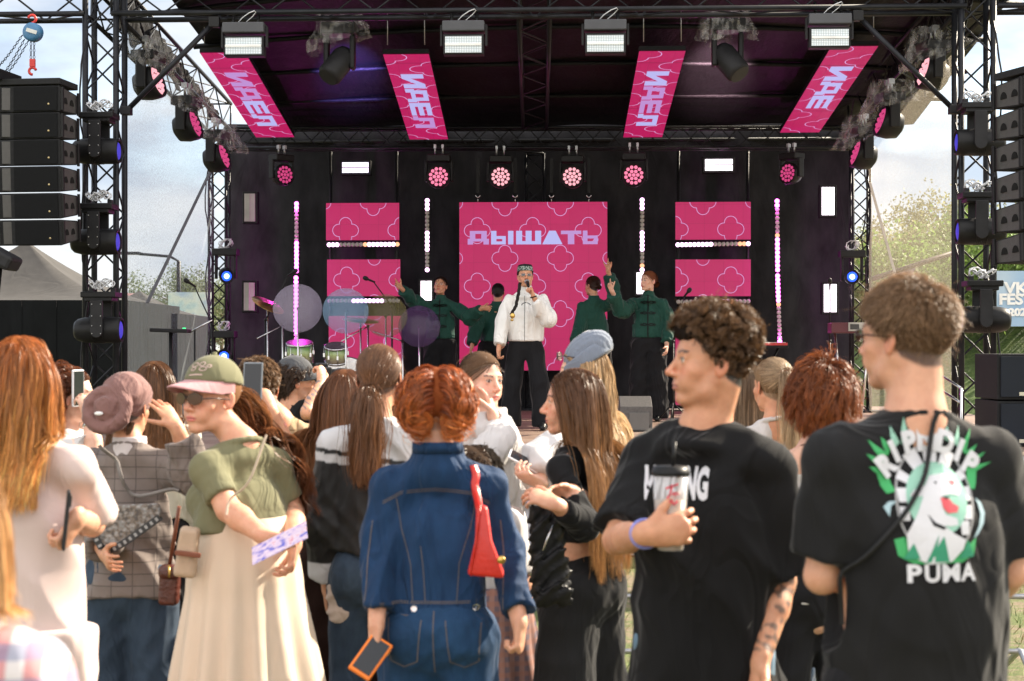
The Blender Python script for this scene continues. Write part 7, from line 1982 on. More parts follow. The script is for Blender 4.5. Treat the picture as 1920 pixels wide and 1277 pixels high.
def capfn(p, m_c, m_b, label, up=0.0, brim=0.078, name='cap', th=0.013, tip=0.0, tail=0.0):
    """a baseball cap: stitched crown, curved brim, button"""
    t = thing(name, p.hp(0, 0, 0.08), label, 'cap'); hs = p.hs
    lo = npv(p.hc) - 0.16; hi = npv(p.hc) + 0.19; fd = Field(lo, hi, 0.006)
    r_ = np.array([0.0755, 0.094, 0.082]) + th; fd.ell(p.hp(0, -0.012, 0.040), r_ * hs * np.array([1, 1, 1.06]), np.array(p.HM), 0)
    nrm = p.HM @ Vector((0, 0.10, -1)); fd.plane(p.hp(0, 0, 0.036 + up), nrm)
    P, Q = fd.mesh(2); o = np_mesh('crown', P, Q, m_c, t)
    n_, k = 26, 10; vs = []; fs = []
    for i in range(k + 1):
        f = i / k
        for j in range(n_ + 1):
            a = R(200) * (j / n_) + R(-10); x = 0.083 * math.cos(a) * (1 - 0.02 * f); y0 = -0.012 + 0.103 * math.sin(a); y = y0 + brim * f * max(0, math.sin((a + R(10)) / R(200) * math.pi)) ** 0.55
            z = 0.042 + up - 0.018 * f - 0.020 * (x / 0.083) ** 2 * (0.3 + f) + 0.006
            vs.append(p.hp(x, y, z))
    m0 = len(vs); vs += [v - (p.HM @ Vector((0, 0, 0.005))) for v in vs]; w_ = n_ + 1
    for i in range(k):
        for j in range(n_):
            a = i * w_ + j; fs += [(a, a + 1, a + w_ + 1, a + w_), (m0 + a + w_, m0 + a + w_ + 1, m0 + a + 1, m0 + a)]
    for j in range(n_): a = k * w_ + j; fs.append((a, a + 1, m0 + a + 1, m0 + a))
    mb = MB(); mb.add(vs, fs, True); mb.build('brim', m_b, t); MB().ball(p.hp(0, -0.014, 0.040 + 1.06 * (0.082 + th)), 0.009, 10, 6).build('button', m_c, t); return t, o
capfn(p, C_GREY, C_GREY, 'faded grey baseball cap worn by the photographer')
t = thing('camera', W(604, 702, 9.5), 'black camera with a hand grip held up by the photographer', 'camera'); Mc = Matrix.Rotation(R(-60), 3, 'Z'); c0 = W(603, 704, 9.52)
MB().box(c0, (0.14, 0.07, 0.095), Mc).box(c0 + Vector((0, 0, 0.055)), (0.06, 0.06, 0.03), Mc).build('body', BLACK, t, 0.008); MB().lathe(c0 + Mc @ Vector((0, 0.03, 0)), [(0.036, 0), (0.036, 0.06), (0.041, 0.07), (0.041, 0.12), (0.03, 0.12), (0, 0.11)], Mc @ Vector((0, 1, 0)), 22).build('lens', DARK, t)
lt = thing('lanyard', p.nb, 'bright blue lanyard round the photographer\'s neck', 'lanyard'); st = strap('x', p.topobj, [p.nb + p.f * 0.05 + p.r * 0.05 - EZ * 0.01, p.nb + p.r * 0.055 - EZ * 0.005, p.nb - p.f * 0.045 + EZ * 0.02, p.nb - p.r * 0.055 - EZ * 0.005, p.nb + p.f * 0.05 - p.r * 0.05 - EZ * 0.01], 0.022, mat('lanyard_blue', (0.02, 0.16, 0.55), 0.6), lt); st.name = 'ribbon'

def simple(label, px, d, H, yaw, head, topm, hairf, botm=None, sex='f', top=None, near=0, **k):
    p = Person(label, px, d, H, yaw=yaw, head=head, sex=sex, near=near, **k); return p
# long-haired woman behind the turban
p = Person('woman with long straight brown hair and a white top beyond the turbaned woman', 291, 7.8, 1.58, yaw=0, head=-8, near=1); p.scalp = (0.1, 0.05, 0.03)
p.body(); p.top(cloth('offwhite_knit', (0.52, 0.50, 0.42), 0.9, 0.06), e=0.035, hem=0.55, sleeve=0.9, slr=(0.07, 0.07, 0.05), seed=5); p.pants(C_BLACKP, rt=0.10, rk=0.08); p.shoes(SHOEB)
hair_long(p, L=0.42, N=4200, col=(0.115, 0.050, 0.022), tip=(0.25, 0.12, 0.05), seed=21, w=0.0018)
# curly woman in profile holding a phone
p = Person('woman with curly auburn hair and white top raising a phone, in profile', 128, 7.2, 1.555, yaw=-70, head=-84, near=1, hpx=134, skin='pale'); p.scalp = (0.06, 0.02, 0.01); p.brow = (0.12, 0.05, 0.02)
p.arm(1, W(178, 850, 7.0), W(166, 778, 7.05), hd=(-0.28, 0.05, 0.9), pn=(-0.6, 0.5, 0.2), curl=(0.6, 0.7, 0.8, 0.9)); p.arm(-1, W(160, 860, 7.5), W(160, 790, 7.45), hd=(-0.2, -0.1, 0.9), pn=(-0.6, -0.4, 0.2), curl=(0.7,) * 4)
p.body(); p.top(C_WHITE, e=0.03, hem=0.5, sleeve=0.36, slr=(0.07, 0.08, 0.07), seed=6); p.pants(C_JEANG); p.shoes(SHOEB)
q = p.roots(4200, seed=3); v_ = unit(q - np.array([0, -0.01, 0.03])) + np.array([0, -0.5, 0.0])
p.strands(q, v_, 0.20, n=26, grav=0.30, stiff=0.75, col=(0.10, 0.028, 0.012), tip=(0.30, 0.10, 0.035), curl=0.014, curlf=14, clump=30, cl=0.6, w=0.0016, cran=1.12, cap=p.cap((0.05, 0.02, 0.01), 0.010), seed=4, force=lambda s, P, t, q_: (np.array([[0, -0.5, 0]]) * (((P - npv(s.hc)) @ np.array(s.HM))[:, 1:2] > 0.0)) @ np.array(s.HM).T)
phone(W(146, 728, 7.12), (0.9, -0.35, 0), EZ, 'pale phone held up by the curly-haired woman', mat('phone_pale', (0.55, 0.55, 0.58), 0.3))
t = thing('wristwatch', p.wr[1], 'silver bracelet watch on the curly-haired woman\'s wrist', 'watch'); dd = (p.el[1] - p.wr[1]).normalized(); MB().lathe(p.wr[1] + dd * 0.035, [(0.029, 0), (0.032, 0.010), (0.029, 0.022)], dd, 20).build('band', CHROME, t)
# man raising a phone behind the cap woman
p = Person('short-haired man raising a phone behind the woman in the olive cap', 520, 7.2, 1.60, yaw=8, head=15, sex='m', near=1, hpx=483); p.scalp = (0.06, 0.035, 0.02)
p.arm(1, W(562, 880, 6.85), W(508, 770, 6.75), hd=(-0.45, 0.05, 0.9), pn=(-0.5, 0.7, 0), curl=(0.6, 0.7, 0.8, 0.9)); p.body(); p.top(cloth('tan_check', (0.42, 0.30, 0.18), 0.9, 0.1, pattern=grid_pattern(0.05, 0.05, (0.55, 0.5, 0.45), 0.004)), e=0.035, hem=0.48, sleeve=0.36, slr=(0.07, 0.08, 0.07), seed=7); p.pants(C_BLACKP); p.shoes(SHOEB)
hair_short(p, L=0.04, N=4200, col=(0.10, 0.055, 0.028), tip=(0.22, 0.13, 0.07), w=0.0014, up=0.45, seed=5)
phone(W(474, 716, 6.72), (-0.1, -1, 0.15), EZ, 'dark phone held up over the olive cap woman\'s shoulder', mat('phone_steel', (0.16, 0.18, 0.20), 0.25))
# girl with light brown hair between the ponytail and the denim jacket
p = Person('short girl with loose light brown hair between the ponytail and the denim jacket', 752, 7.3, 1.44, yaw=0, head=0, near=0); p.scalp = (0.12, 0.07, 0.04); p.body(face=False); p.top(C_CREAM, e=0.03, hem=0.5, sleeve=0.9, slr=(0.065, 0.06, 0.05)); p.pants(C_JEANG); p.shoes(SHOEW)
hair_long(p, L=0.36, N=3200, col=(0.20, 0.10, 0.045), tip=(0.34, 0.19, 0.09), seed=31, w=0.0018)
# woman in white hoodie facing right, hand to her ear
p = Person('young woman in a white hoodie looking right with a hand at her ear', 922, 7.0, 1.625, yaw=-70, head=-138, pitch=-2, near=2, hpx=903, skin='pale'); p.scalp = (0.10, 0.06, 0.04); p.brow = (0.10, 0.06, 0.04); p.lips = (0.62, 0.20, 0.18)
p.arm(-1, W(950, 858, 6.95), W(924, 778, 6.92), hd=(-0.22, 0.05, 0.9), pn=(-0.7, 0.1, 0.1), curl=(0.25, 0.3, 0.35, 0.4)); p.arm(1, W(880, 900, 6.7), W(900, 950, 6.6)); p.body()
p.top(C_WHITE, e=0.055, hem=0.50, sleeve=0.93, slr=(0.085, 0.085, 0.062), cuff=0.040, seed=8, fold=0.008, collar=(0.03, 0.07)); p.pants(C_JEANL); p.shoes(SHOEW)
hair_tied(p, col=(0.13, 0.075, 0.045), tip=(0.26, 0.16, 0.09), tie=(0, -0.12, -0.02), L=0.3, N=7000, Nt=900, w=0.0010, seed=9, wisps=260)
# dark curly child
p = Person('child with dark curly hair parted in the middle, low beside the denim jacket', 897, 6.6, 1.255, yaw=0, head=6, near=1, skin='tan', hs=0.90); p.scalp = (0.03, 0.02, 0.015); p.body(face=False); p.top(C_PINKW, e=0.03, hem=0.5, sleeve=0.42, slr=(0.06, 0.065, 0.06)); p.pants(C_JEANG); p.shoes(SHOEW)
hair_short(p, L=0.05, N=7000, col=(0.05, 0.036, 0.028), tip=(0.16, 0.12, 0.08), curl=0.006, cf=22, w=0.0009, seed=12, fade=False, up=0.4)
# woman in plaid skirt ahead of the denim jacket
p = Person('woman in a rust and navy plaid skirt mostly hidden ahead of the denim jacket', 925, 6.1, 1.29, yaw=0, head=0, near=0, hpx=880, lean=(-0.05, 0)); p.body(face=False); p.top(C_WHITE, e=0.02, hem=0.6, sleeve=0.42, slr=(0.06, 0.065, 0.06)); p.skirt(C_PLAIDS, top=0.62, z0=0.10, r1=0.26, pleats=14, amp=0.01); p.scalp = (0.05, 0.03, 0.02); p.shoes(SHOEW)
hair_short(p, L=0.02, N=3000, col=(0.06, 0.035, 0.022), w=0.0015, swirl=0.9, up=0.2)
# woman in a blue-grey beanie with sunglasses pushed up
p = Person('blonde woman in a blue-grey beanie and white sweater, glasses pushed up, looking left', 1112, 6.9, 1.655, yaw=62, head=78, near=2, hpx=1092, skin='pale', pitch=2); p.scalp = (0.4, 0.28, 0.15); p.brow = (0.25, 0.16, 0.08)
p.arm(-1, W(1022, 862, 6.6), W(1012, 905, 6.45), hd=(-0.5, -0.2, 0.25), pn=(-0.1, 0.3, 0.8), curl=(0.6, 0.7, 0.8, 0.9)); p.body()
p.top(C_WHITE, e=0.05, hem=0.50, sleeve=0.93, slr=(0.085, 0.09, 0.065), cuff=0.045, seed=10, fold=0.008, collar=(0.03, 0.07)); p.pants(C_JEANL); p.shoes(SHOEW)
hair_long(p, L=0.46, N=5200, col=(0.42, 0.27, 0.14), tip=(0.66, 0.50, 0.32), seed=41, w=0.0015, wave=0.006, wf=5)
def beanie(p, m_, label):
    t = thing('beanie', p.hp(0, 0, 0.08), label, 'hat'); lo = npv(p.hc) - 0.18; hi = npv(p.hc) + 0.22; fd = Field(lo, hi, 0.005); r_ = np.array([0.086, 0.104, 0.112])
    fd.ell(p.hp(0, -0.022, 0.052), r_ * p.hs, np.array(p.HM), 0); fd.ell(p.hp(0, -0.062, 0.135), (0.052, 0.050, 0.045), np.array(p.HM), 0.06)
    up = p.HM @ Vector((0, 0.80, 1)).normalized(); c = p.hp(0, -0.015, 0.022)
    fd.folds(0.0015, 60, 3, zs=0.3); fd.plane(c, -up); P, Q = fd.mesh(1); np_mesh('crown', P, Q, m_, t)
    fd = Field(lo, hi, 0.005); fd.ell(p.hp(0, -0.022, 0.052), (r_ + 0.011) * p.hs, np.array(p.HM), 0); fd.plane(c - up * 0.002, -up); fd.plane(c + up * 0.055, up); P, Q = fd.mesh(2); np_mesh('cuff', P, Q, m_, t); return t
beanie(p, C_BEANIE, 'blue-grey knitted beanie with a turned-up cuff on the blonde woman')
t = glasses(p, mat('lens_violet', (0.20, 0.10, 0.12), 0.1, spec=0.9), up=0.066, back=-0.006, rx=0.024, rz=0.017); tag(t, 'sunglasses pushed up on the front of the blue-grey beanie'); 
phone(W(988, 868, 6.5), (0.45, -0.35, 0.8), (-0.9, 0, 0.4), 'white phone held low by the blonde woman', mat('phone_white', (0.75, 0.75, 0.78), 0.3))
# woman glimpsed behind the curly man
p = Person('woman with long ash-brown hair glimpsed behind the curly-haired man', 1408, 7.5, 1.57, yaw=0, head=5, near=0, hpx=1396); p.scalp = (0.1, 0.07, 0.04); p.body(face=False); p.top(C_WHITE, e=0.03, hem=0.5, sleeve=0.9, slr=(0.07, 0.065, 0.05)); p.pants(C_JEANG); p.shoes(SHOEW)
hair_long(p, L=0.34, N=3000, col=(0.13, 0.085, 0.05), tip=(0.28, 0.20, 0.13), seed=51, w=0.0018)
# blonde ponytail on the right
p = Person('woman with a high blonde ponytail and white top in front of the keyboards', 1455, 7.2, 1.60, yaw=5, head=22, near=1, hpx=1449); p.scalp = (0.25, 0.17, 0.10)
p.body(); p.top(C_WHITE, e=0.025, hem=0.5, sleeve=0.42, slr=(0.065, 0.07, 0.06), neck=0.012, seed=13); p.pants(C_JEANG); p.shoes(SHOEW)
hair_tied(p, col=(0.26, 0.17, 0.10), tip=(0.52, 0.38, 0.24), tie=(0, -0.115, 0.055), L=0.36, N=3600, Nt=1500, w=0.0014, r=0.022, seed=14)
# long-haired woman in the cream tee and dark brown trousers
p = Person('woman with long straight chestnut hair, cream tee and wide dark brown trousers', 628, 6.9, 1.555, yaw=-4, head=-6, near=1, hpx=648); p.scalp = (0.12, 0.05, 0.03)
p.arm(-1, W(578, 925, 6.85), W(590, 985, 6.6)); p.body(face=False); p.top(C_CREAM, e=0.03, hem=0.565, sleeve=0.42, slr=(0.066, 0.074, 0.068), seed=15); p.pants(C_DBROWN, top=0.62, rt=0.12, rk=0.14, ra=0.16, e=0.015, fold=0.004); p.shoes(SHOEB)
hair_long(p, L=0.55, N=6000, col=(0.15, 0.058, 0.026), tip=(0.30, 0.14, 0.06), seed=61, w=0.0014)
# turbaned woman
p = Person('woman in a mauve turban and grey check shirt shading her eyes with a raised hand', 244, 6.2, 1.545, yaw=-6, head=-12, near=2, hpx=238, g=1.03); p.scalp = (0.05, 0.03, 0.02)
p.arm(1, W(366, 888, 6.05), W(330, 800, 6.0), hd=(-0.5, 0.1, 0.75), pn=(-0.2, 0.5, -0.8), curl=(0.15, 0.18, 0.22, 0.3), thumb=0.2); p.arm(-1, W(176, 985, 6.2), W(198, 1040, 5.95)); p.body()
p.top(C_PLAIDG, e=0.035, hem=0.485, hemr=0.012, sleeve=0.88, slr=(0.078, 0.075, 0.058), seed=16, fold=0.009, ff=9); o = p.topobj
fd = Field(npv(p.nb) - 0.14, npv(p.nb) + 0.14, 0.006); fd.cone(p.nb - p.u * 0.04, p.nb + p.u * 0.035 + p.f * 0.01, 0.066, 0.060, 0, cut=(p.nb + p.u * 0.030, p.u)); P, Q = fd.mesh(1); np_mesh('collar', P, Q, cloth('collar_pale', (0.55, 0.50, 0.50), 0.85), p.root)
p.pants(C_JEANG, top=0.58, rt=0.10, rk=0.085, ra=0.08, e=0.02, fold=0.004); p.shoes(SHOEB)
t = thing('turban', p.hp(0, 0, 0.05), 'mauve padded turban with a rolled knot and small white tag at the back', 'turban')
lo = npv(p.hc) - 0.2; hi = npv(p.hc) + 0.2; fd = Field(lo, hi, 0.0045); hM = np.array(p.HM)
fd.ell(p.hp(0, -0.005, 0.040), np.array([0.090, 0.108, 0.092]), hM, 0); fd.plane(p.hp(0, 0.03, -0.002), p.HM @ Vector((0, 0.75, -1)))
ctr = Vector((-0.030, -0.095, -0.008)); pts = []
for i in range(26):
    a = R(360) * i / 25; pts.append(p.hp(ctr.x + 0.070 * math.cos(a) * 1.05, ctr.y - 0.012 + 0.02 * math.sin(a), ctr.z + 0.068 * math.sin(a)))
for a, b_ in zip(pts, pts[1:]): fd.cone(a, b_, 0.025, 0.025, 0.004)
fd.ell(p.hp(ctr.x, ctr.y - 0.012, ctr.z), (0.052, 0.040, 0.052), hM, 0.004)
fd.folds(0.0022, 32, 8, zs=1.0); P, Q = fd.mesh(1); np_mesh('wrap', P, Q, C_TURBAN, t)
MB().ball(p.hp(ctr.x - 0.01, ctr.y - 0.060, ctr.z - 0.012), (0.016, 0.004, 0.007), 14, 8).build('tag', mat('tag_white', (0.8, 0.8, 0.8), 0.4), t)
q = np.array([[x, -0.06 + 0.01 * math.cos(x * 40), -0.055] for x in np.linspace(-0.06, 0.06, 120)]); hpz = p.strands(q, np.array([[0, -0.3, -1.0]] * 120), 0.05, n=8, col=(0.08, 0.04, 0.02), w=0.0012, curl=0.004)
# cap woman
p = Person('woman in an olive cap, olive tee and long beige skirt, hands behind her back', 470, 5.6, 1.60, yaw=48, head=144, pitch=0, near=2, hpx=396, g=1.09, skin='fair', lean=(-0.02, 0.03), hs=1.0); p.brow = (0.15, 0.07, 0.04); p.scalp = (0.28, 0.14, 0.07); p.lips = (0.60, 0.18, 0.16)
p.arm(-1, W(428, 955, 5.42), W(498, 1008, 5.30), hd=(0.85, 0.0, -0.15), pn=(0.1, 0.6, 0.6), curl=(0.5, 0.6, 0.6, 0.7)); p.arm(1, W(548, 960, 5.75), W(552, 1022, 5.45), hd=(-0.1, -0.2, -0.9), pn=(-0.8, -0.2, 0), curl=(0.5, 0.6, 0.7, 0.8)); p.body()
p.top(C_OLIVE, e=0.014, hem=0.655, waist=0.045, chest=0.012, sleeve=0.37, slr=(0.058, 0.053, 0.052), seed=17, fold=0.002, bust=1.15, neck=0.008)
p.skirt(C_SKIRT, top=0.685, z0=0.03, r0=0.150, hipr=0.20, hip=0.53, r1=0.35, pleats=15, amp=0.016, sq=0.85)
t, co = capfn(p, C_OLIVE, C_PCAP, 'olive baseball cap with a pale pink brim and pink embroidery', brim=0.085, up=0.012)
ux = p.HM @ Vector((-1, 0, 0)); uz = p.HM @ Vector((0, 0, 1))
bm = poly_bm(ring_poly(-0.018, 0.018, 0.013, 0.010, 0.003, 20) + ring_poly(-0.018, 0.002, 0.010, 0.008, 0.003, 20) + ring_poly(0.008, 0.020, 0.010, 0.010, 0.003, 20) + ring_poly(0.016, 0.002, 0.013, 0.009, 0.003, 20) + ring_poly(0.032, 0.014, 0.008, 0.007, 0.003, 16) + [[(-0.028, -0.022), (0.022, -0.022), (0.022, -0.018), (-0.028, -0.018)]])
lay(bm, co, p.hp(-0.012, 0.06, 0.088), p.HM @ Vector((-0.9, -0.35, 0)), p.HM @ Vector((0, -0.35, 0.93)), PINKST, 'embroidery', t, 0.002, 0.02)
t = glasses(p, mat('lens_brown', (0.06, 0.012, 0.008), 0.08, spec=1.0), rx=0.028, rz=0.019, up=-0.004, back=-0.006); tag(t, 'reddish-brown sunglasses under the pink cap brim')
q = p.roots(2600, lambda q: q[:, 1] < 0.02, seed=18)
parts = [p.cap((0.20, 0.10, 0.05), 0.006)]
tq = np.array([0.0, -0.105, 0.000]); rg = np.random.default_rng(2); q2 = tq + rg.normal(size=(3400, 3)) * 0.010; vv = np.array([0.1, -1, 0.1]) + rg.normal(size=(3400, 3)) * 0.35
parts.append(p.strands(q2, vv, 0.52, n=34, grav=0.34, stiff=0.74, col=(0.20, 0.085, 0.035), tip=(0.16, 0.06, 0.03), curl=0.016, curlf=7, clump=45, cl=0.55, w=0.0015, torso=0.05, emit=False, seed=6, cv=0.35, force=lambda s, P, t, q_: np.array([0.15, -0.02, 0]) * (1 - 0.8 * t)))
P, Q, C = merge(parts); hair_obj(p, P, Q, C, len(parts[0][1]))
# spare hair combed back under the cap
fl = thing('flyer', p.wr[-1], 'printed lilac leaflet held behind her back by the woman in the olive cap', 'flyer'); c0 = W(524, 1018, 5.2); X1 = (W(583, 988, 5.2) - W(466, 1046, 5.2)).normalized(); Y1 = Vector((0.15, 0.9, 0.45)).normalized(); Y1 = (Y1 - X1 * Y1.dot(X1)).normalized(); Mf = Matrix((X1, Y1, X1.cross(Y1))).transposed()
fm, n, l, b = _new('flyer_print'); l.new(_ramp(n, l, _noise(n, l, _tc(n, l), 38, 3), [(0.35, (0.10, 0.12, 0.55)), (0.48, (0.62, 0.50, 0.68)), (0.62, (0.70, 0.62, 0.72)), (0.7, (0.60, 0.12, 0.22))]), b.inputs['Base Color']); MB().box(c0, (0.185, 0.125, 0.0015), Mf).build('sheet', fm, fl)
# cap woman's straps and beige pouch
st = strap('bag_strap', p.topobj, [W(500, 815, 5.35), W(470, 900, 5.3), W(425, 965, 5.3)], 0.007, mat('strap_beige', (0.50, 0.40, 0.30), 0.6), None)
bg_ = thing('pouch_bag', W(355, 1040, 5.45), 'beige leather pouch with a brown band hanging at the olive cap woman\'s hip', 'bag'); st.parent = bg_; st.matrix_parent_inverse = bg_.matrix_basis.inverted()
LB = mat('leather_beige', (0.42, 0.31, 0.22), 0.5, 0, 0.1, 8, 0.2, 60); LBR = mat('leather_brown', (0.16, 0.045, 0.02), 0.45, 0, 0.15, 10, 0.2, 60)
def softbox(name, c, size, M, m_, parent, r_=0.02, amp=0.003, seed=0, taper=0.85, h=0.005):
    c = Vector(c); hx, hy, hz = [x / 2 for x in size]; Mn = np.array(M); e = np.abs(Mn) @ np.array([hx, hy, hz]); fd = Field(npv(c) - e - 0.03, npv(c) + e + 0.03, h)
    def fn(x, y, z):
        q = [(x - c.x) * Mn[0, i] + (y - c.y) * Mn[1, i] + (z - c.z) * Mn[2, i] for i in range(3)]; w = taper + (1 - taper) * (0.5 - q[2] / (2 * hz))
        a = np.abs(q[0]) / w - hx + r_; b_ = np.abs(q[1]) / w - hy + min(r_, hy * 0.9); g_ = np.abs(q[2]) - hz + r_
        return np.sqrt(np.maximum(a, 0) ** 2 + np.maximum(b_, 0) ** 2 + np.maximum(g_, 0) ** 2) + np.minimum(np.maximum(a, np.maximum(b_, g_)), 0) - min(r_, hy * 0.9)
    fd.put(fn, npv(c) - e, npv(c) + e, 0)
    if amp: fd.folds(amp, 30, seed, zs=0.6)
    P, Q = fd.mesh(1); return np_mesh(name, P, Q, m_, parent)
Mb = Matrix.Rotation(0.12, 3, 'Y'); softbox('pouch', W(352, 1035, 5.42), (0.074, 0.045, 0.165), Mb, LB, bg_, 0.018, 0.001); softbox('flap', W(352, 1018, 5.395), (0.070, 0.02, 0.09), Mb, LB, bg_, 0.01, 0)
MB().box(W(352, 1039, 5.38), (0.082, 0.012, 0.016), Mb).build('band', LBR, bg_, 0.003)
b2 = thing('brown_bag', W(318, 1095, 5.8), 'small dark red-brown crocodile bag on a long strap beside the beige skirt', 'bag'); CROC = mat('croc_brown', (0.085, 0.022, 0.014), 0.35, 0, 0.3, 30, 0.6, 70)
softbox('body', W(318, 1100, 5.85), (0.068, 0.06, 0.125), Matrix.Rotation(0.05, 3, 'Y'), CROC, b2, 0.015, 0.0, taper=1.0); softbox('lid', W(318, 1072, 5.84), (0.072, 0.065, 0.05), Matrix.Rotation(0.05, 3, 'Y'), CROC, b2, 0.02, 0, taper=1.0)
MB().tube([W(318, 1060, 5.85), W(326, 1010, 5.82), W(336, 950, 5.78)], 0.007, 6).build('strap', LBR, b2); MB().tube([W(316, 1060, 5.80), W(318, 1072, 5.79), W(317, 1083, 5.79)], 0.004, 6).build('clasp', GOLD, b2)
# turban woman's patterned pouch and cord
b3 = thing('patterned_bag', W(240, 985, 5.95), 'grey carpet-patterned pouch bag hung low on the turbaned woman\'s back', 'bag')
pb, n, l, b = _new('carpet_pattern'); vz = n.new("ShaderNodeTexVoronoi"); vz.inputs['Scale'].default_value = 55; l.new(_tc(n, l, (1, 1, 1.4)), vz.inputs['Vector']); mx = n.new("ShaderNodeMixRGB"); mx.inputs['Fac'].default_value = 0.55
l.new(_ramp(n, l, vz.outputs['Distance'], [(0.3, (0.34, 0.34, 0.34)), (0.5, (0.09, 0.08, 0.075))]), mx.inputs['Color1']); l.new(_ramp(n, l, _noise(n, l, _tc(n, l), 60, 3), [(0.4, (0.10, 0.09, 0.085)), (0.5, (0.26, 0.20, 0.15)), (0.6, (0.36, 0.36, 0.36))]), mx.inputs['Color2']); l.new(mx.outputs[0], b.inputs['Base Color']); b.inputs['Roughness'].default_value = 0.9
pol = [(-0.135, 0.065), (0.105, 0.075), (0.115, 0.03), (0.0, -0.06), (-0.05, -0.095), (-0.085, -0.085), (-0.12, -0.02)]
oB = W(240, 985, 5.93)
def pad(poly, origin, ux, uy, th, m_, name, par): MB().prism(poly, origin, ux, uy, th).build(name, m_, par, 0.008)
pad(pol, oB, Vector((1, 0, 0)), EZ, 0.03, pb, 'pouch', b3)
bord = MB(); edge = [(-0.125, -0.02), (-0.09, -0.080), (-0.055, -0.086), (0.0, -0.052), (0.110, 0.028)]; DG = mat('border_dark', (0.05, 0.05, 0.052), 0.9); LG = mat('border_light', (0.34, 0.34, 0.34), 0.9)
for (x0, y0), (x1, y1) in zip(edge, edge[1:]):
    L = math.hypot(x1 - x0, y1 - y0); nx_, ny_ = (y1 - y0) / L, -(x1 - x0) / L
    if ny_ > 0: nx_, ny_ = -nx_, -ny_
    bord.prism([(x0 - nx_ * .012, y0 - ny_ * .012), (x0 + nx_ * .012, y0 + ny_ * .012), (x1 + nx_ * .012, y1 + ny_ * .012), (x1 - nx_ * .012, y1 - ny_ * .012)][::1], oB - Vector((0, 0.004, 0)), Vector((1, 0, 0)), EZ, 0.03)
bord.build('border', DG, b3); ch_ = MB()
for (x0, y0), (x1, y1) in zip(edge, edge[1:]):
    L = math.hypot(x1 - x0, y1 - y0); k = max(1, int(L / 0.020))
    for i in range(k): f = (i + 0.5) / k; ch_.box(oB + Vector((x0 + (x1 - x0) * f, -0.007, y0 + (y1 - y0) * f)), (0.009, 0.003, 0.013), Matrix.Rotation(-math.atan2(y1 - y0, x1 - x0), 3, 'Y'))
ch_.build('border_checks', LG, b3)
st = strap('cord', o, [W(186, 835, 6.0), W(225, 890, 6.0), W(262, 940, 6.0), oB + Vector((0.11, 0.0, 0.04))], 0.013, mat('cord_grey', (0.22, 0.20, 0.19), 0.8), b3)
# brown-haired woman in black cropped top, profile left
p = Person('woman with long straight brown hair, black cropped top and black jeans, looking left, arms folded', 1092, 5.9, 1.572, yaw=52, head=86, near=2, hpx=1074, skin='fair', g=0.95); p.scalp = (0.08, 0.04, 0.02); p.brow = (0.08, 0.04, 0.02)
p.arm(-1, W(1096, 985, 5.62), W(1040, 945, 5.50), hd=(-0.85, 0.0, 0.35), pn=(0.1, 0.5, -0.6), curl=(0.5, 0.55, 0.6, 0.7)); p.arm(1, W(1150, 960, 5.95), W(1075, 925, 5.70), hd=(-0.8, -0.2, 0.1), pn=(0, -0.5, -0.5), curl=(0.5,) * 4); p.body()
p.top(C_BLACK, e=0.012, hem=0.625, sleeve=0.90, slr=(0.058, 0.055, 0.042), seed=19, fold=0.003, neck=0.015); p.pants(cloth('jeans_black', (0.016, 0.016, 0.017), 0.8, 0.25, 600, 0.4, 7, 0.05), top=0.600, rt=0.112, rk=0.115, ra=0.13, e=0.012, fold=0.005, glute=1.0); p.shoes(SHOEB)
hair_long(p, L=0.60, N=8000, col=(0.105, 0.045, 0.022), tip=(0.42, 0.21, 0.075), seed=71, w=0.0012, cl=0.35, wave=0.002, pull=1.0)
bb_ = thing('black_jacket', W(1030, 1060, 5.7), 'black leather jacket with a silver zip hanging over the folded arms', 'jacket'); softbox('cloth', W(1028, 1040, 5.58), (0.135, 0.07, 0.33), Matrix.Rotation(-0.08, 3, 'Y'), mat('leather_black', (0.010, 0.010, 0.011), 0.42, 0, 0.2, 8, 0.4, 30), bb_, 0.03, 0.012, 3, 0.75, 0.007); MB().tube([W(1037, 985, 5.52), W(1026, 1010, 5.50), W(1018, 1032, 5.50)], 0.003, 5).build('zip', CHROME, bb_)
# ponytail woman in two-tone jacket
def twotone(s, P):
    z = (P[:, 2] - s.base.z) / s.H; x = (P - npv(s.base)) @ npv(s.r); C = np.tile(np.array([0.60, 0.59, 0.60]), (len(P), 1)); zz = z + 0.10 * (x + 0.02) 
    blk = (zz < 0.742) & (zz > 0.535 + 0.06 * x); C[blk] = (0.018, 0.017, 0.017); st_ = (zz < 0.770) & (zz > 0.760); C[st_] = (0.02, 0.02, 0.02); return C
p = Person('woman with a low brown ponytail, white and black two-tone jacket and blue-grey jeans', 698, 6.0, 1.655, yaw=-6, head=-8, near=2, hpx=712, lean=(0.02, 0)); p.scalp = (0.10, 0.05, 0.03)
p.body(face=False); p.top(C_LEATH, e=0.045, hem=0.56, sleeve=0.90, slr=(0.085, 0.080, 0.060), seed=20, fold=0.005, cols=twotone, h=0.0075, hemtilt=0.12); p.pants(C_JEANG, top=0.60, rt=0.092, rk=0.062, ra=0.05, e=0.008, fold=0.003, glute=1.0); p.shoes(SHOEW)
hair_tied(p, col=(0.135, 0.065, 0.034), tip=(0.20, 0.09, 0.04), tie=(-0.015, -0.108, -0.052), L=0.33, N=7000, Nt=2600, w=0.0012, r=0.026, wave=0.006, seed=22, wisps=160)
t = thing('tote_bag', W(640, 1130, 5.9), 'crumpled cream tote bag hanging beside the blue-grey jeans', 'bag'); softbox('cloth', W(633, 1128, 5.95), (0.085, 0.06, 0.14), Matrix.Rotation(-0.25, 3, 'Y'), C_CREAM, t, 0.02, 0.008, 4, 0.6)
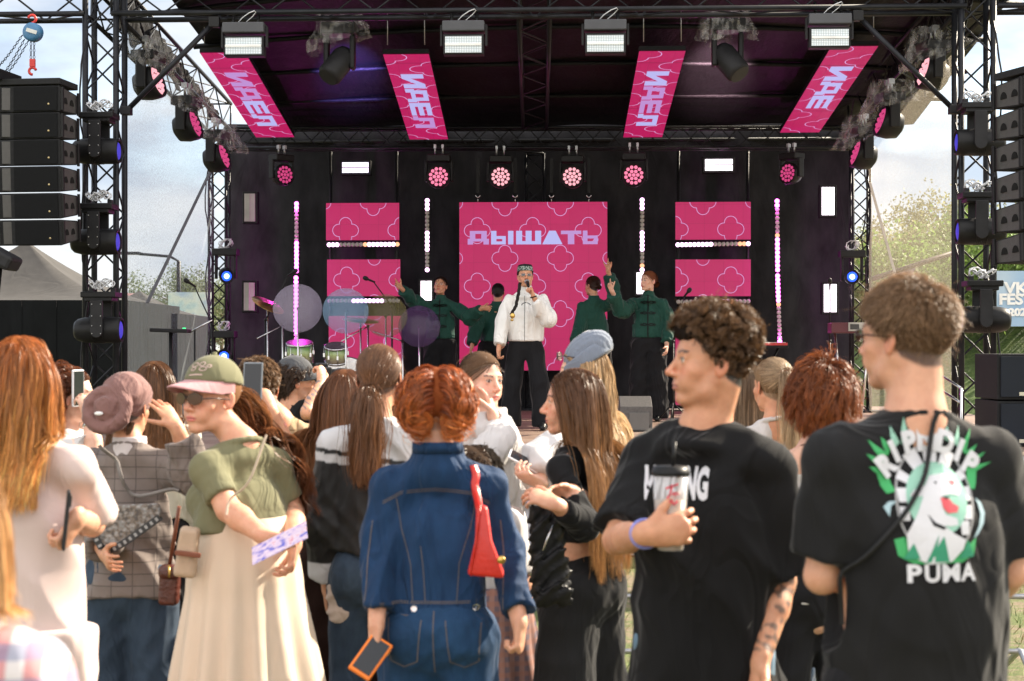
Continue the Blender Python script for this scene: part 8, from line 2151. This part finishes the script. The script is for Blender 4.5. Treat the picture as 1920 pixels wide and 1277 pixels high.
MB().tube([W(640, 1100, 5.92), W(655, 1060, 5.90), W(662, 1030, 5.95)], 0.006, 6).build('handle', mat('strap_beige', (0.5, 0.4, 0.3)), t)
# auburn short hair
p = Person('woman with short thick auburn hair and bare shoulders left of the big black tee', 1528, 5.8, 1.575, yaw=5, head=10, near=2, hpx=1540, skin='pale'); p.scalp = (0.12, 0.03, 0.01)
p.body(face=False); p.top(C_WHITE, e=0.010, hem=0.5, sleeve=0, strap=True, seed=23, fold=0.002); p.pants(C_BLACKP); p.shoes(SHOEB)
hair_short(p, L=0.105, N=9500, col=(0.05, 0.012, 0.005), tip=(0.30, 0.085, 0.02), up=0.5, curl=0.009, cf=7, w=0.0012, th=0.022, seed=24, fade=False, n=20, clump=26, cl=0.35, grav=0.26, cran=1.20, swirl=0.5, noise=0.2)
t = thing('necklace', p.nb, 'thin dark cord necklace on the auburn-haired woman', 'necklace'); MB().tube([p.nb + Vector((0.062 * math.cos(a), 0.062 * math.sin(a), -0.012 - 0.02 * math.sin(a))) for a in [2 * math.pi * i / 24 for i in range(24)]], 0.0015, 5, closed=True).build('cord', BLACK, t)

# ================================================================== the nearest five
# denim woman
p = Person('red-haired woman in denim jacket and jeans seen from behind, red bag on her shoulder', 822, 5.0, 1.585, yaw=-4, head=4, near=2, hpx=817, g=0.98, sw=0.98, skin='fair'); p.scalp = (0.35, 0.18, 0.12)
p.arm(-1, W(714, 1005, 5.0), W(706, 1172, 4.88), hd=(-0.12, -0.05, -0.95), pn=(0.75, 0.35, 0), curl=(0.8, 0.85, 0.9, 0.95), thumb=0.6); p.arm(1, W(944, 1030, 5.02), W(974, 1168, 4.88), hd=(0.0, -0.02, -0.95), pn=(-0.85, 0.2, 0), curl=(1.0, 1.1, 1.15, 1.2), thumb=0.8); p.body(face=False)
p.top(C_DENIM, e=0.027, hem=0.548, hemr=0.0, sleeve=0.92, slr=(0.064, 0.060, 0.052), cuff=0.046, collar=(0.036, 0.073), seed=25, fold=0.0065, ff=12, name='jacket', h=0.0075); jk = p.topobj
U, Vx = p.r, EZ; oc = p.at(0, 0, 0.66)
seams = []
seams += stroke([(-0.155, 0.155), (-0.10, 0.185), (0.0, 0.195), (0.10, 0.185), (0.155, 0.155)], 0.0022)
seams += stroke([(-0.155, 0.149), (-0.10, 0.179), (0.0, 0.189), (0.10, 0.179), (0.155, 0.149)], 0.0022)
seams += stroke([(-0.115, 0.165), (-0.10, 0.08), (-0.070, -0.02), (-0.062, -0.125)], 0.0022) + stroke([(-0.040, 0.03), (-0.032, -0.04), (-0.026, -0.125)], 0.0022) + stroke([(0.115, 0.165), (0.10, 0.08), (0.070, -0.02), (0.064, -0.125)], 0.0022)
seams += stroke([(-0.15, -0.127), (0.15, -0.127)], 0.0022) + stroke([(-0.15, -0.132), (0.15, -0.132)], 0.0022) + stroke([(-0.15, -0.166), (0.15, -0.166)], 0.003)
lay(poly_bm(seams), jk, oc, U, Vx, STITCH, 'seams', p.root, 0.0015, 0.02)
sm2 = []
for q in (-1, 1): sm2 += stroke([(q * 0.185, 0.10), (q * 0.195, 0.0), (q * 0.197, -0.15)], 0.003)
lay(poly_bm(sm2), jk, oc, U, Vx, STITCH, 'sleeve_seams', p.root, 0.0015, 0.02)
for x in (-0.058, 0.118):
    bm = poly_bm([ellipse(x, -0.147, 0.009, 0.009, 16)]); lay(bm, jk, oc, U, Vx, CHROME, 'button', p.root, 0.003, 0.05)
cs = strap('collar_band', None, [p.nb + Vector((0.079 * math.cos(a), 0.076 * math.sin(a), 0.030)) for a in [R(200 + 140 * i / 14) for i in range(15)]], 0.032, C_DENIM, p.root, toward=(0, -1, 0))
jn = p.pants(C_DENIM2, top=0.575, rt=0.104, rk=0.078, ra=0.065, e=0.010, fold=0.0035, glute=1.02, seed=6, h=0.008); oj = p.at(0, 0, 0.50)
sm = []
for q in (-1, 1): sm += stroke([(q * 0.035, 0.075), (q * 0.048, -0.045), (q * 0.088, -0.062), (q * 0.128, -0.045), (q * 0.135, 0.075)], 0.003)
sm += stroke([(0.0, 0.10), (0.0, -0.08)], 0.003); lay(poly_bm(sm), jn, oj, U, Vx, STITCH, 'pocket_seams', p.root, 0.0015, 0.02); p.shoes(SHOEW)
# messy red updo with a centre parting
rg = np.random.default_rng(5)
def bulk(fd, s):
    for q_ in (-1, 1):
        fd.ell(s.hp(q_ * 0.040, -0.045, 0.03), (0.050, 0.068, 0.075), np.array(s.HM), 0.01); fd.ell(s.hp(q_ * 0.060, -0.060, -0.035), (0.042, 0.045, 0.045), np.array(s.HM), 0.012)
cap_ = p.cap((0.18, 0.045, 0.014), 0.006, prims=(bulk,), noise=0.003, nf=40)
parts = [cap_]; T_ = np.array([0, 0, 0.0])
q = p.roots(7800, lambda q: np.abs(q[:, 0]) > 0.004, seed=26); sgn = np.sign(q[:, 0])[:, None]
vel = np.concatenate([sgn * 1.0, -0.35 + 0 * sgn, 0.10 + 0 * sgn], 1)
def fupdo(s, P, t, q_):
    M = np.array(s.HM); l_ = (P - npv(s.hc)) @ M / s.hs; tgt = np.stack([np.sign(q_[:, 0]) * 0.050, -0.085 + 0 * q_[:, 0], -0.035 + 0 * q_[:, 0]], 1); return (unit(tgt - l_) * 0.55 * t) @ M.T
parts.append(p.strands(q, vel, 0.17, n=22, grav=0.10, stiff=0.8, noise=0.14, col=(0.24, 0.050, 0.013), tip=(0.58, 0.19, 0.045), curl=0.010, curlf=7, clump=26, cl=0.42, w=0.0011, cran=1.10, torso=0, emit=False, seed=27, force=fupdo, cv=0.45, flyaway=0.04, curl0=0.15))
n_ = 900; a = rg.uniform(0, 6.28, (n_, 1)); 
for q_ in (-1, 1):
    ctr = np.array([q_ * 0.052, -0.078, -0.040]); t_ = np.linspace(0, 1, 16)[None, :]; ang = a + t_ * 4.5; ph = rg.uniform(0, 6.28, (n_, 1)) + t_ * 2; r_ = 0.040 * (0.7 + 0.35 * np.sin(ph))
    X = np.stack([ctr[0] + r_ * np.cos(ang), ctr[1] - 0.008 + 0.022 * np.cos(ph), ctr[2] + r_ * np.sin(ang)], -1); parts.append(ribbons(p, X * p.hs @ np.array(p.HM).T + npv(p.hc), 0.0012, (0.28, 0.06, 0.015), (0.60, 0.20, 0.05), 0.45, rg))
P, Q, C = merge(parts); hair_obj(p, P, Q, C, len(parts[0][1]))
phone(W(695, 1232, 4.82), (0.30, -0.72, 0.62), (0.55, 0.72, 0.75), 'phone in a bright orange case held low by the woman in denim', mat('case_orange', (0.85, 0.20, 0.01), 0.45), 0.84)
REDL = mat('red_leather', (0.52, 0.020, 0.012), 0.38, 0, 0.12, 6, 0.2, 50)
hb = thing('handbag', W(905, 1050, 4.85), 'red leather shoulder bag hanging behind the denim jacket\'s right arm', 'handbag'); st = strap('strap', jk, [W(900, 852, 4.9), W(897, 870, 4.86), W(896, 930, 4.82), W(901, 965, 4.80)], 0.022, REDL, hb, 0.004)
P = []; L0 = [(-0.016, 0.0), (0.016, 0.0)]; top_ = W(902, 948, 4.80); bl, br = W(875, 1080, 4.80), W(947, 1086, 4.76); bl2, br2 = bl + Vector((0, 0.10, 0)), br + Vector((0, 0.10, 0)); t0, t1 = top_ + Vector((-0.014, 0, 0)), top_ + Vector((0.018, 0, 0)); t2, t3 = t0 + Vector((0, 0.03, 0)), t1 + Vector((0, 0.03, 0))
mb = MB(); mid = lambda a_, b_, f, o_: a_.lerp(b_, f) + Vector(o_)
mb.add([t0, t1, mid(t1, br, .5, (-.012, 0, 0)), br, bl, mid(t0, bl, .5, (.010, 0, 0)), t2, t3, mid(t3, br2, .5, (-.012, 0, 0)), br2, bl2, mid(t2, bl2, .5, (.010, 0, 0))], [(0, 5, 2, 1), (5, 4, 3, 2), (7, 8, 11, 6), (8, 9, 10, 11), (1, 2, 8, 7), (2, 3, 9, 8), (6, 11, 5, 0), (11, 10, 4, 5), (4, 10, 9, 3), (0, 1, 7, 6)], True); mb.build('body', REDL, hb, 0.012)
MB().tube([mid(t0, bl, f, (0.012, -0.006 * math.sin(f * 3), 0)) for f in (0, .3, .6, 1)], 0.003, 6).build('gusset_seam', REDL, hb); MB().lathe(W(940, 1050, 4.74), [(0.012, 0), (0.010, -0.006), (0, -0.006)], (0, 1, 0), 14).build('stud', GOLD, hb)
# far-left redhead
p = Person('woman with long orange-red hair, pale pink tee and light trousers at the left edge', 52, 4.7, 1.675, yaw=-12, head=-6, near=2, hpx=42, skin='fair', g=0.98); p.scalp = (0.4, 0.16, 0.05)
p.arm(1, W(172, 982, 4.78), W(142, 972, 4.56), hd=(-0.3, -0.1, -0.6), pn=(-0.9, 0.3, 0.3), curl=(1.0, 1.05, 1.1, 1.15), thumb=0.9); p.body(face=False); p.top(C_PINKW, e=0.038, hem=0.50, sleeve=0.44, slr=(0.074, 0.088, 0.082), seed=28, fold=0.009, ff=9); p.pants(C_PINKW, top=0.53, rt=0.112, rk=0.10, ra=0.095, e=0.015, fold=0.004, glute=1.05)
hair_long(p, L=0.36, N=9000, col=(0.32, 0.095, 0.024), tip=(0.66, 0.33, 0.10), seed=81, w=0.0012, wave=0.008, wf=3, cl=0.45, cv=0.42)
phone(W(124, 975, 4.50), (-0.96, -0.28, 0.1), (0.12, 0, 1), 'dark phone held behind the back of the pale pink tee', DARK)
# plaid person at the bottom left corner
p = Person('person in a red and white plaid shirt cut off by the bottom left corner', -122, 2.4, 1.52, yaw=-10, head=0, near=1, skin='light'); p.scalp = (0.3, 0.16, 0.07); p.body(face=False); p.top(C_PLAIDR, e=0.04, hem=0.5, sleeve=0.9, slr=(0.08, 0.075, 0.06), seed=29, fold=0.006); p.pants(C_JEANG); hair_long(p, L=0.20, N=3500, col=(0.42, 0.22, 0.09), tip=(0.6, 0.36, 0.16), seed=91, w=0.0016)
# curly man with the iced coffee
p = Person('curly-haired man in a black tee with white lettering, in profile, holding an iced drink', 1318, 4.4, 1.73, yaw=150, head=97, pitch=2, sex='m', near=2, hpx=1333, sw=0.98, g=1.02, hs=1.0, skin='light'); p.stubble = 0.12; p.brow = (0.035, 0.022, 0.016); p.scalp = (0.03, 0.02, 0.015); p.lips = (0.50, 0.22, 0.18)
p.arm(1, W(1158, 1012, 4.32), W(1213, 1000, 4.02), hd=(0.80, -0.15, 0.12), pn=(0.1, 0.95, 0.05), curl=(0.62, 0.66, 0.7, 0.75), thumb=0.35); p.arm(-1, W(1466, 1090, 4.38), W(1425, 1242, 4.25), hd=(-0.15, -0.2, -0.95), pn=(-0.7, -0.3, 0), curl=(0.5, 0.6, 0.65, 0.7))
def tat2(s, P, C): C = tattoo(-1, (0.055, 0.06, 0.06))(s, P, C); return C
p.body(paint=tat2); p.top(C_BLACK, e=0.045, hem=0.40, hemr=0.02, sleeve=0.46, slr=(0.070, 0.086, 0.084), seed=30, fold=0.008, ff=8, neck=0.0, h=0.008); tee = p.topobj; p.pants(C_JEANL, top=0.56, rt=0.10, rk=0.085, ra=0.08)
for s_, (x0, x1), sz in (('WRONG', (1217, 1335), 0.075),):
    bm = text_mesh(s_, sz, 0.0035, 0.62); xs = [v.co.x for v in bm.verts]; ys = [v.co.y for v in bm.verts]
    for v in bm.verts: v.co.x = (v.co.x - (max(xs) + min(xs)) / 2) * 0.172 / (max(xs) - min(xs)); v.co.y *= 0.084 / (max(ys) - min(ys))
    c = W(1232, 922, 4.1); lay(bm, tee, c, -p.r.lerp(Vector((-1, 0, 0)), 0.45).normalized(), Vector((0.0, 0, 1)) , PRW, 'lettering', p.root, 0.003, 0.02)
def bulk2(fd, s):
    fd.ell(s.hp(0, 0.005, 0.076), (0.075, 0.094, 0.050), np.array(s.HM), 0.02)
q = p.roots(11000, lambda q: (q[:, 2] > 0.02) | (q[:, 1] < 0.01), seed=33); C0 = np.array([0, -0.012, 0.035]); nrm = unit((q - C0) / np.array([0.0755, 0.094, 0.082]) ** 2); hh = np.clip((q[:, 2] - 0.0) / 0.08, 0, 1)
Ls = 0.020 + 0.034 * hh ** 1.2
def tipc(C, T, rg): 
    return C
p.strands(q, nrm + np.array([0, 0.15, 0.1]), Ls, n=16, grav=0.06, stiff=0.9, noise=0.2, col=(0.028, 0.016, 0.010), tip=(0.15, 0.080, 0.038), curl=0.0085, curlf=26, clump=34, cl=0.62, w=0.0011, cran=1.03, torso=0, seed=34, cap=p.cap((0.014, 0.009, 0.007), 0.007, prims=(bulk2,), noise=0.004, nf=50), flyaway=0.03, curl0=0.35)
t = thing('bracelet', p.wr[1], 'lilac silicone wristband on the curly-haired man\'s wrist', 'bracelet'); dd = (p.el[1] - p.wr[1]).normalized(); MB().lathe(p.wr[1] + dd * 0.012, [(0.034, 0), (0.037, 0.003), (0.037, 0.013), (0.034, 0.016), (0.034, 0)], dd, 26).build('band', mat('band_lilac', (0.22, 0.24, 0.62), 0.5), t)
t = thing('necklace', p.nb, 'fine chain round the curly-haired man\'s neck', 'necklace'); MB().tube([p.nb + p.r * 0.067 * math.cos(a) + p.f * (0.064 * math.sin(a) + 0.008) - EZ * (0.012 + 0.018 * math.sin(a)) for a in [2 * math.pi * i / 30 for i in range(30)]], 0.0020, 5, closed=True).build('chain', GOLD, t)
hb = p.wr[1] + Vector((0.80, -0.15, 0.12)).normalized() * 0.085 + Vector((0.010, 0.052, 0)); cx_ = hb.x; cy_ = hb.y
cz = lambda py: W(0, py, cy_).z
cupx = W(1257, 0, cy_).x; cup = thing('iced_drink', (cupx, cy_, cz(1030)), 'clear plastic cup of iced coffee with a black lid and straw', 'drink'); cb = Vector((cupx, cy_, cz(1031)))
CUPM, n, l, b = _new('frosted_cup'); b.inputs['Base Color'].default_value = (0.52, 0.53, 0.56, 1); b.inputs['Roughness'].default_value = 0.25; tr = n.new("ShaderNodeBsdfTransparent"); mx = n.new("ShaderNodeMixShader"); mx.inputs[0].default_value = 0.58; l.new(b.outputs[0], mx.inputs[1]); l.new(tr.outputs[0], mx.inputs[2]); l.new(mx.outputs[0], n['Material Output'].inputs['Surface'])
hC = cz(888) - cb.z; MB().lathe(cb, [(0.030, 0), (0.031, 0.002), (0.044, hC)], (0, 0, 1), 32).build('cup', CUPM, cup); hL = cz(938) - cb.z
COF, n, l, b = _new('iced_coffee'); l.new(_ramp(n, l, _noise(n, l, _tc(n, l), 45, 4), [(0.35, (0.30, 0.14, 0.035)), (0.65, (0.55, 0.36, 0.16))]), b.inputs['Base Color']); b.inputs['Roughness'].default_value = 0.25
MB().lathe(cb + EZ * 0.002, [(0.0285, 0), (0.0295, 0.002), (0.0285 + 0.013 * hL / hC, hL - 0.002), (0, hL - 0.002)], (0, 0, 1), 32).build('coffee', COF, cup)
MB().lathe(cb + EZ * hC, [(0.046, -0.004), (0.047, 0.004), (0.043, 0.010), (0.040, 0.018), (0, 0.018)], (0, 0, 1), 32).build('lid', BLACK, cup); MB().tube([cb + EZ * (hC + 0.01) + Vector((0.006, 0, 0)), cb + EZ * (hC + 0.075) + Vector((0.010, 0, 0))], 0.0045, 10).build('straw', BLACK, cup)
bm = poly_bm(stroke([(-0.012, 0.012), (-0.004, 0.016), (0.006, 0.018), (0.012, 0.02)], 0.004) + stroke([(0.0, 0.015), (-0.005, 0.0), (-0.010, -0.006)], 0.004) + stroke([(0.0, 0.0), (0.004, 0.006), (0.006, -0.002), (0.010, 0.005), (0.013, 0.0)], 0.0022) + stroke([(-0.008, -0.016), (-0.002, -0.010), (0.004, -0.018), (0.012, -0.012)], 0.004))
for v in bm.verts: v.co.x *= 1.1; v.co.y *= 1.25
c_ = cb + EZ * (cz(925) - cb.z); bm.transform(Matrix.Translation(c_ - Vector((0, 0.0425, 0))) @ Matrix.Rotation(R(90), 4, 'X')); me = bpy.data.meshes.new('logo'); bm.to_mesh(me); bm.free(); link('logo', me, cup, mat('logo_red', (0.65, 0.06, 0.10), 0.5))
# big man in the printed black tee
p = Person('tall brown-haired man in a black tee with a green panther print on the back', 1712, 3.7, 1.79, yaw=14, head=44, pitch=0, sex='m', near=2, hpx=1698, sw=1.05, g=1.06, hs=1.0, skin='fair'); p.scalp = (0.10, 0.05, 0.03); p.brow = (0.10, 0.06, 0.03)
p.arm(-1, W(1542, 1080, 3.66), W(1655, 1050, 3.98), hd=(0.7, 0.5, 0)); p.arm(1, W(1892, 1072, 3.76), W(1850, 1120, 4.0)); p.body(); p.top(C_BLACK2, e=0.050, hem=0.44, sleeve=0.43, slr=(0.074, 0.086, 0.085), seed=35, fold=0.007, ff=7, h=0.008, neck=0.004); tee = p.topobj; p.pants(C_BLACKP, top=0.56, rt=0.11, rk=0.095, ra=0.09)
t_ = glasses(p); tag(t_, 'dark sunglasses worn by the tall man in the printed tee')
hair_short(p, L=0.075, N=17000, col=(0.115, 0.062, 0.034), tip=(0.30, 0.185, 0.105), up=0.34, w=0.0008, seed=36, n=14, th=0.007, grav=0.16, cl=0.22, clump=24, curl=0.0, cran=1.06, swirl=0.9, wild=0.03, Lf=lambda q, L: 0.018 + 0.024 * np.clip((q[:, 2] + 0.012) / 0.085, 0, 1) ** 1.2)
# the back print
ux = (Vector((1, 0, 0)) * 0.75 + p.r * 0.25).normalized(); op = W(1776, 944, 3.5)
GR1 = mat('print_green', (0.05, 0.36, 0.12), 0.8); GR2 = mat('print_teal', (0.03, 0.25, 0.14), 0.8); GRP = mat('print_mint', (0.28, 0.52, 0.42), 0.8); PRD = mat('print_red', (0.65, 0.10, 0.12), 0.8); PBK = mat('print_black', (0.008, 0.008, 0.009), 0.8); PGY = mat('print_grey', (0.30, 0.30, 0.31), 0.8); PBL = mat('print_pale_blue', (0.36, 0.50, 0.56), 0.8)
px_ = lambda x, y: ((x - 1752) / 865.0 * 0.95, (938 - y) / 865.0 * 0.95)
def P_(pts): return [px_(x, y) for x, y in pts]
def put(pol, m_, nm, off):
    if nm in ('mouth_print', 'wisp_print', 'line_print', 'card_print') and len(pol) > 1:
        for x in pol: put([x], m_, nm, off)
        return
    lay(poly_bm(pol), tee, op, ux, EZ, m_, nm, p.root, off, 0.025)
fl_ = []; fl2 = []
for i in range(15):
    a = R(190 - 200 * i / 14) ; cx0, cy0 = 1748 + 92 * math.cos(a), 876 - 54 * math.sin(a); L = 32 + 8 * (i % 3); b_ = a - 0.5 * (1 if i < 7 else -1); w = 10
    tip = (cx0 + L * math.cos(b_), cy0 - L * math.sin(b_)); s1 = (cx0 + w * math.sin(a), cy0 + w * math.cos(a)); s2 = (cx0 - w * math.sin(a), cy0 - w * math.cos(a)); md = ((s2[0] + tip[0]) / 2 + 4 * math.cos(a), (s2[1] + tip[1]) / 2 - 4 * math.sin(a))
    (fl_ if i in (0, 1, 2, 3, 11, 12, 13, 14) else fl2).append(P_([s1, tip, md, s2]))
fl_.append([px_(1748 + (84 + 22 * q) * math.cos(R(a)), 884 - (70 + 8 * q) * math.sin(R(a))) for q, a in [(1, 170), (1, 185), (1, 200), (1, 212), (0, 212), (0, 200), (0, 185), (0, 170)]]); fl_.append([px_(1752 + (78 + 22 * q) * math.cos(R(a)), 884 - (70 + 8 * q) * math.sin(R(a))) for q, a in [(1, 10), (1, -5), (1, -20), (1, -28), (0, -28), (0, -20), (0, -5), (0, 10)]])
for x0, s_ in ((1665, 1), (1832, -1)): fl_.append(P_([(x0, 1010), (x0 + 6 * s_, 1040), (x0 + 34 * s_, 1055), (x0 + 84 * s_, 1056), (x0 + 70 * s_, 1036), (x0 + 52 * s_, 1018), (x0 + 40 * s_, 1030), (x0 + 26 * s_, 1004), (x0 + 16 * s_, 1022)]))
for x in fl_: put([x], GR1, 'flame_print', 0.002)
for x in fl2: put([x], GRP, 'flame_print', 0.002)
put([P_([(1838, 936), (1850, 946), (1857, 966), (1852, 986), (1838, 1004), (1826, 1012), (1840, 990), (1846, 968), (1843, 950)]), P_([(1660, 968), (1650, 950), (1660, 940), (1678, 938), (1664, 948)])], PBL, 'wisp_print', 0.002)
put([[px_(1752 + 80 * math.cos(R(a)), 940 - 108 * math.sin(R(a))) for a in range(0, 360, 10)]], PBK, 'ground_print', 0.003)
put([[(a_[0], a_[1]) for a_ in s_] for s_ in ring_poly(0, px_(0, 940)[1], 80 / 865 * 0.95, 108 / 865 * 0.95, 0.005, 44)], PGY, 'ring_print', 0.004)
cards = []
for a in (150, 120, 90, 60, 30, 8, -14, 172, 194, -34):
    c0, c1 = 1752 + 66 * math.cos(R(a)), 940 - 90 * math.sin(R(a)); w, h = (15, 17) if 40 < a < 140 else (10, 13); r_ = R(90 - a) if 20 < a < 160 else 0
    cards.append(P_([(c0 + x * math.cos(r_) - y * math.sin(r_), c1 + x * math.sin(r_) + y * math.cos(r_)) for x, y in ((-w, -h), (w, -h), (w * .8, h), (-w * .8, h))]))
put(cards, PRW, 'card_print', 0.0045)
put([[px_(1755 + 62 * math.cos(R(a)), 935 - 68 * math.sin(R(a))) for a in range(0, 360, 12)]], GRP, 'oval_print', 0.005)
put([P_([(1690, 1040), (1688, 1000), (1712, 960), (1726, 930), (1700, 930), (1710, 918), (1732, 910), (1744, 892), (1768, 888), (1790, 893), (1802, 905), (1806, 918), (1800, 930), (1780, 926), (1762, 930), (1760, 948), (1766, 964), (1790, 972), (1792, 984), (1776, 986), (1762, 984), (1782, 1000), (1806, 1012), (1800, 1030), (1776, 1052), (1730, 1056)])], PRW, 'panther_print', 0.006)
put([P_([(1758, 932), (1778, 936), (1784, 944), (1796, 950), (1792, 960), (1772, 962), (1762, 952)]), P_([(1780, 900), (1796, 903), (1790, 912)]), P_([(1704, 926), (1718, 924), (1712, 931)])], PRD, 'mouth_print', 0.007)
put([P_([(1730, 962), (1744, 978), (1766, 988), (1760, 992), (1740, 984)]), P_([(1762, 930), (1780, 932), (1770, 936)]), P_([(1750, 904), (1756, 902), (1754, 908)])], PBK, 'line_print', 0.007)
put([P_([(1722, 1052), (1750, 1000), (1744, 1024), (1760, 1004), (1770, 1052)]), P_([(1680, 1046), (1700, 1016), (1712, 1046)]), P_([(1790, 1048), (1812, 1014), (1824, 1044)])], GR2, 'teal_flame_print', 0.007)
for i, ch in enumerate('RIPNDIP'):
    a = R(158 - 136 * i / 6); c0, c1 = 1748 + 95 * math.cos(a), 902 - 77 * math.sin(a); bm = text_mesh(ch, 0.062 if i != 3 else 0.068, 0.004, 0.9); bm.transform(Matrix.Translation((*px_(c0, c1), 0)) @ Matrix.Rotation((a - R(90)) * 0.55, 4, 'Z')); lay(bm, tee, op, ux, EZ, PRW, 'lettering', p.root, 0.008, 0.03)
for ch, x0, x1 in (('P', 1686, 1714), ('U', 1719, 1749), ('M', 1754, 1792), ('A', 1794, 1826)):
    bm = text_mesh(ch, 0.06, 0.0022); xs = [v.co.x for v in bm.verts]; ys = [v.co.y for v in bm.verts]; fx = (x1 - x0) / 865 * .95 / (max(xs) - min(xs)); fy = 34 / 865 * .95 / (max(ys) - min(ys)); mx_ = (max(xs) + min(xs)) / 2; my_ = (max(ys) + min(ys)) / 2
    for v in bm.verts: v.co.x = (v.co.x - mx_) * fx; v.co.y = (v.co.y - my_) * fy
    bm.transform(Matrix.Translation((*px_((x0 + x1) / 2, 1073), 0))); lay(bm, tee, op, ux, EZ, PRW, 'lettering', p.root, 0.005, 0.03)
t = thing('crossbody_strap', W(1750, 900, 3.55), 'thin black strap slung across the printed tee', 'strap'); st = strap('webbing', tee, [W(1768, 768, 3.60), W(1766, 800, 3.58), W(1742, 880, 3.56), W(1700, 960, 3.56), W(1640, 1030, 3.56), W(1560, 1100, 3.56), W(1520, 1170, 3.58)], 0.010, BLACK, t, 0.010)
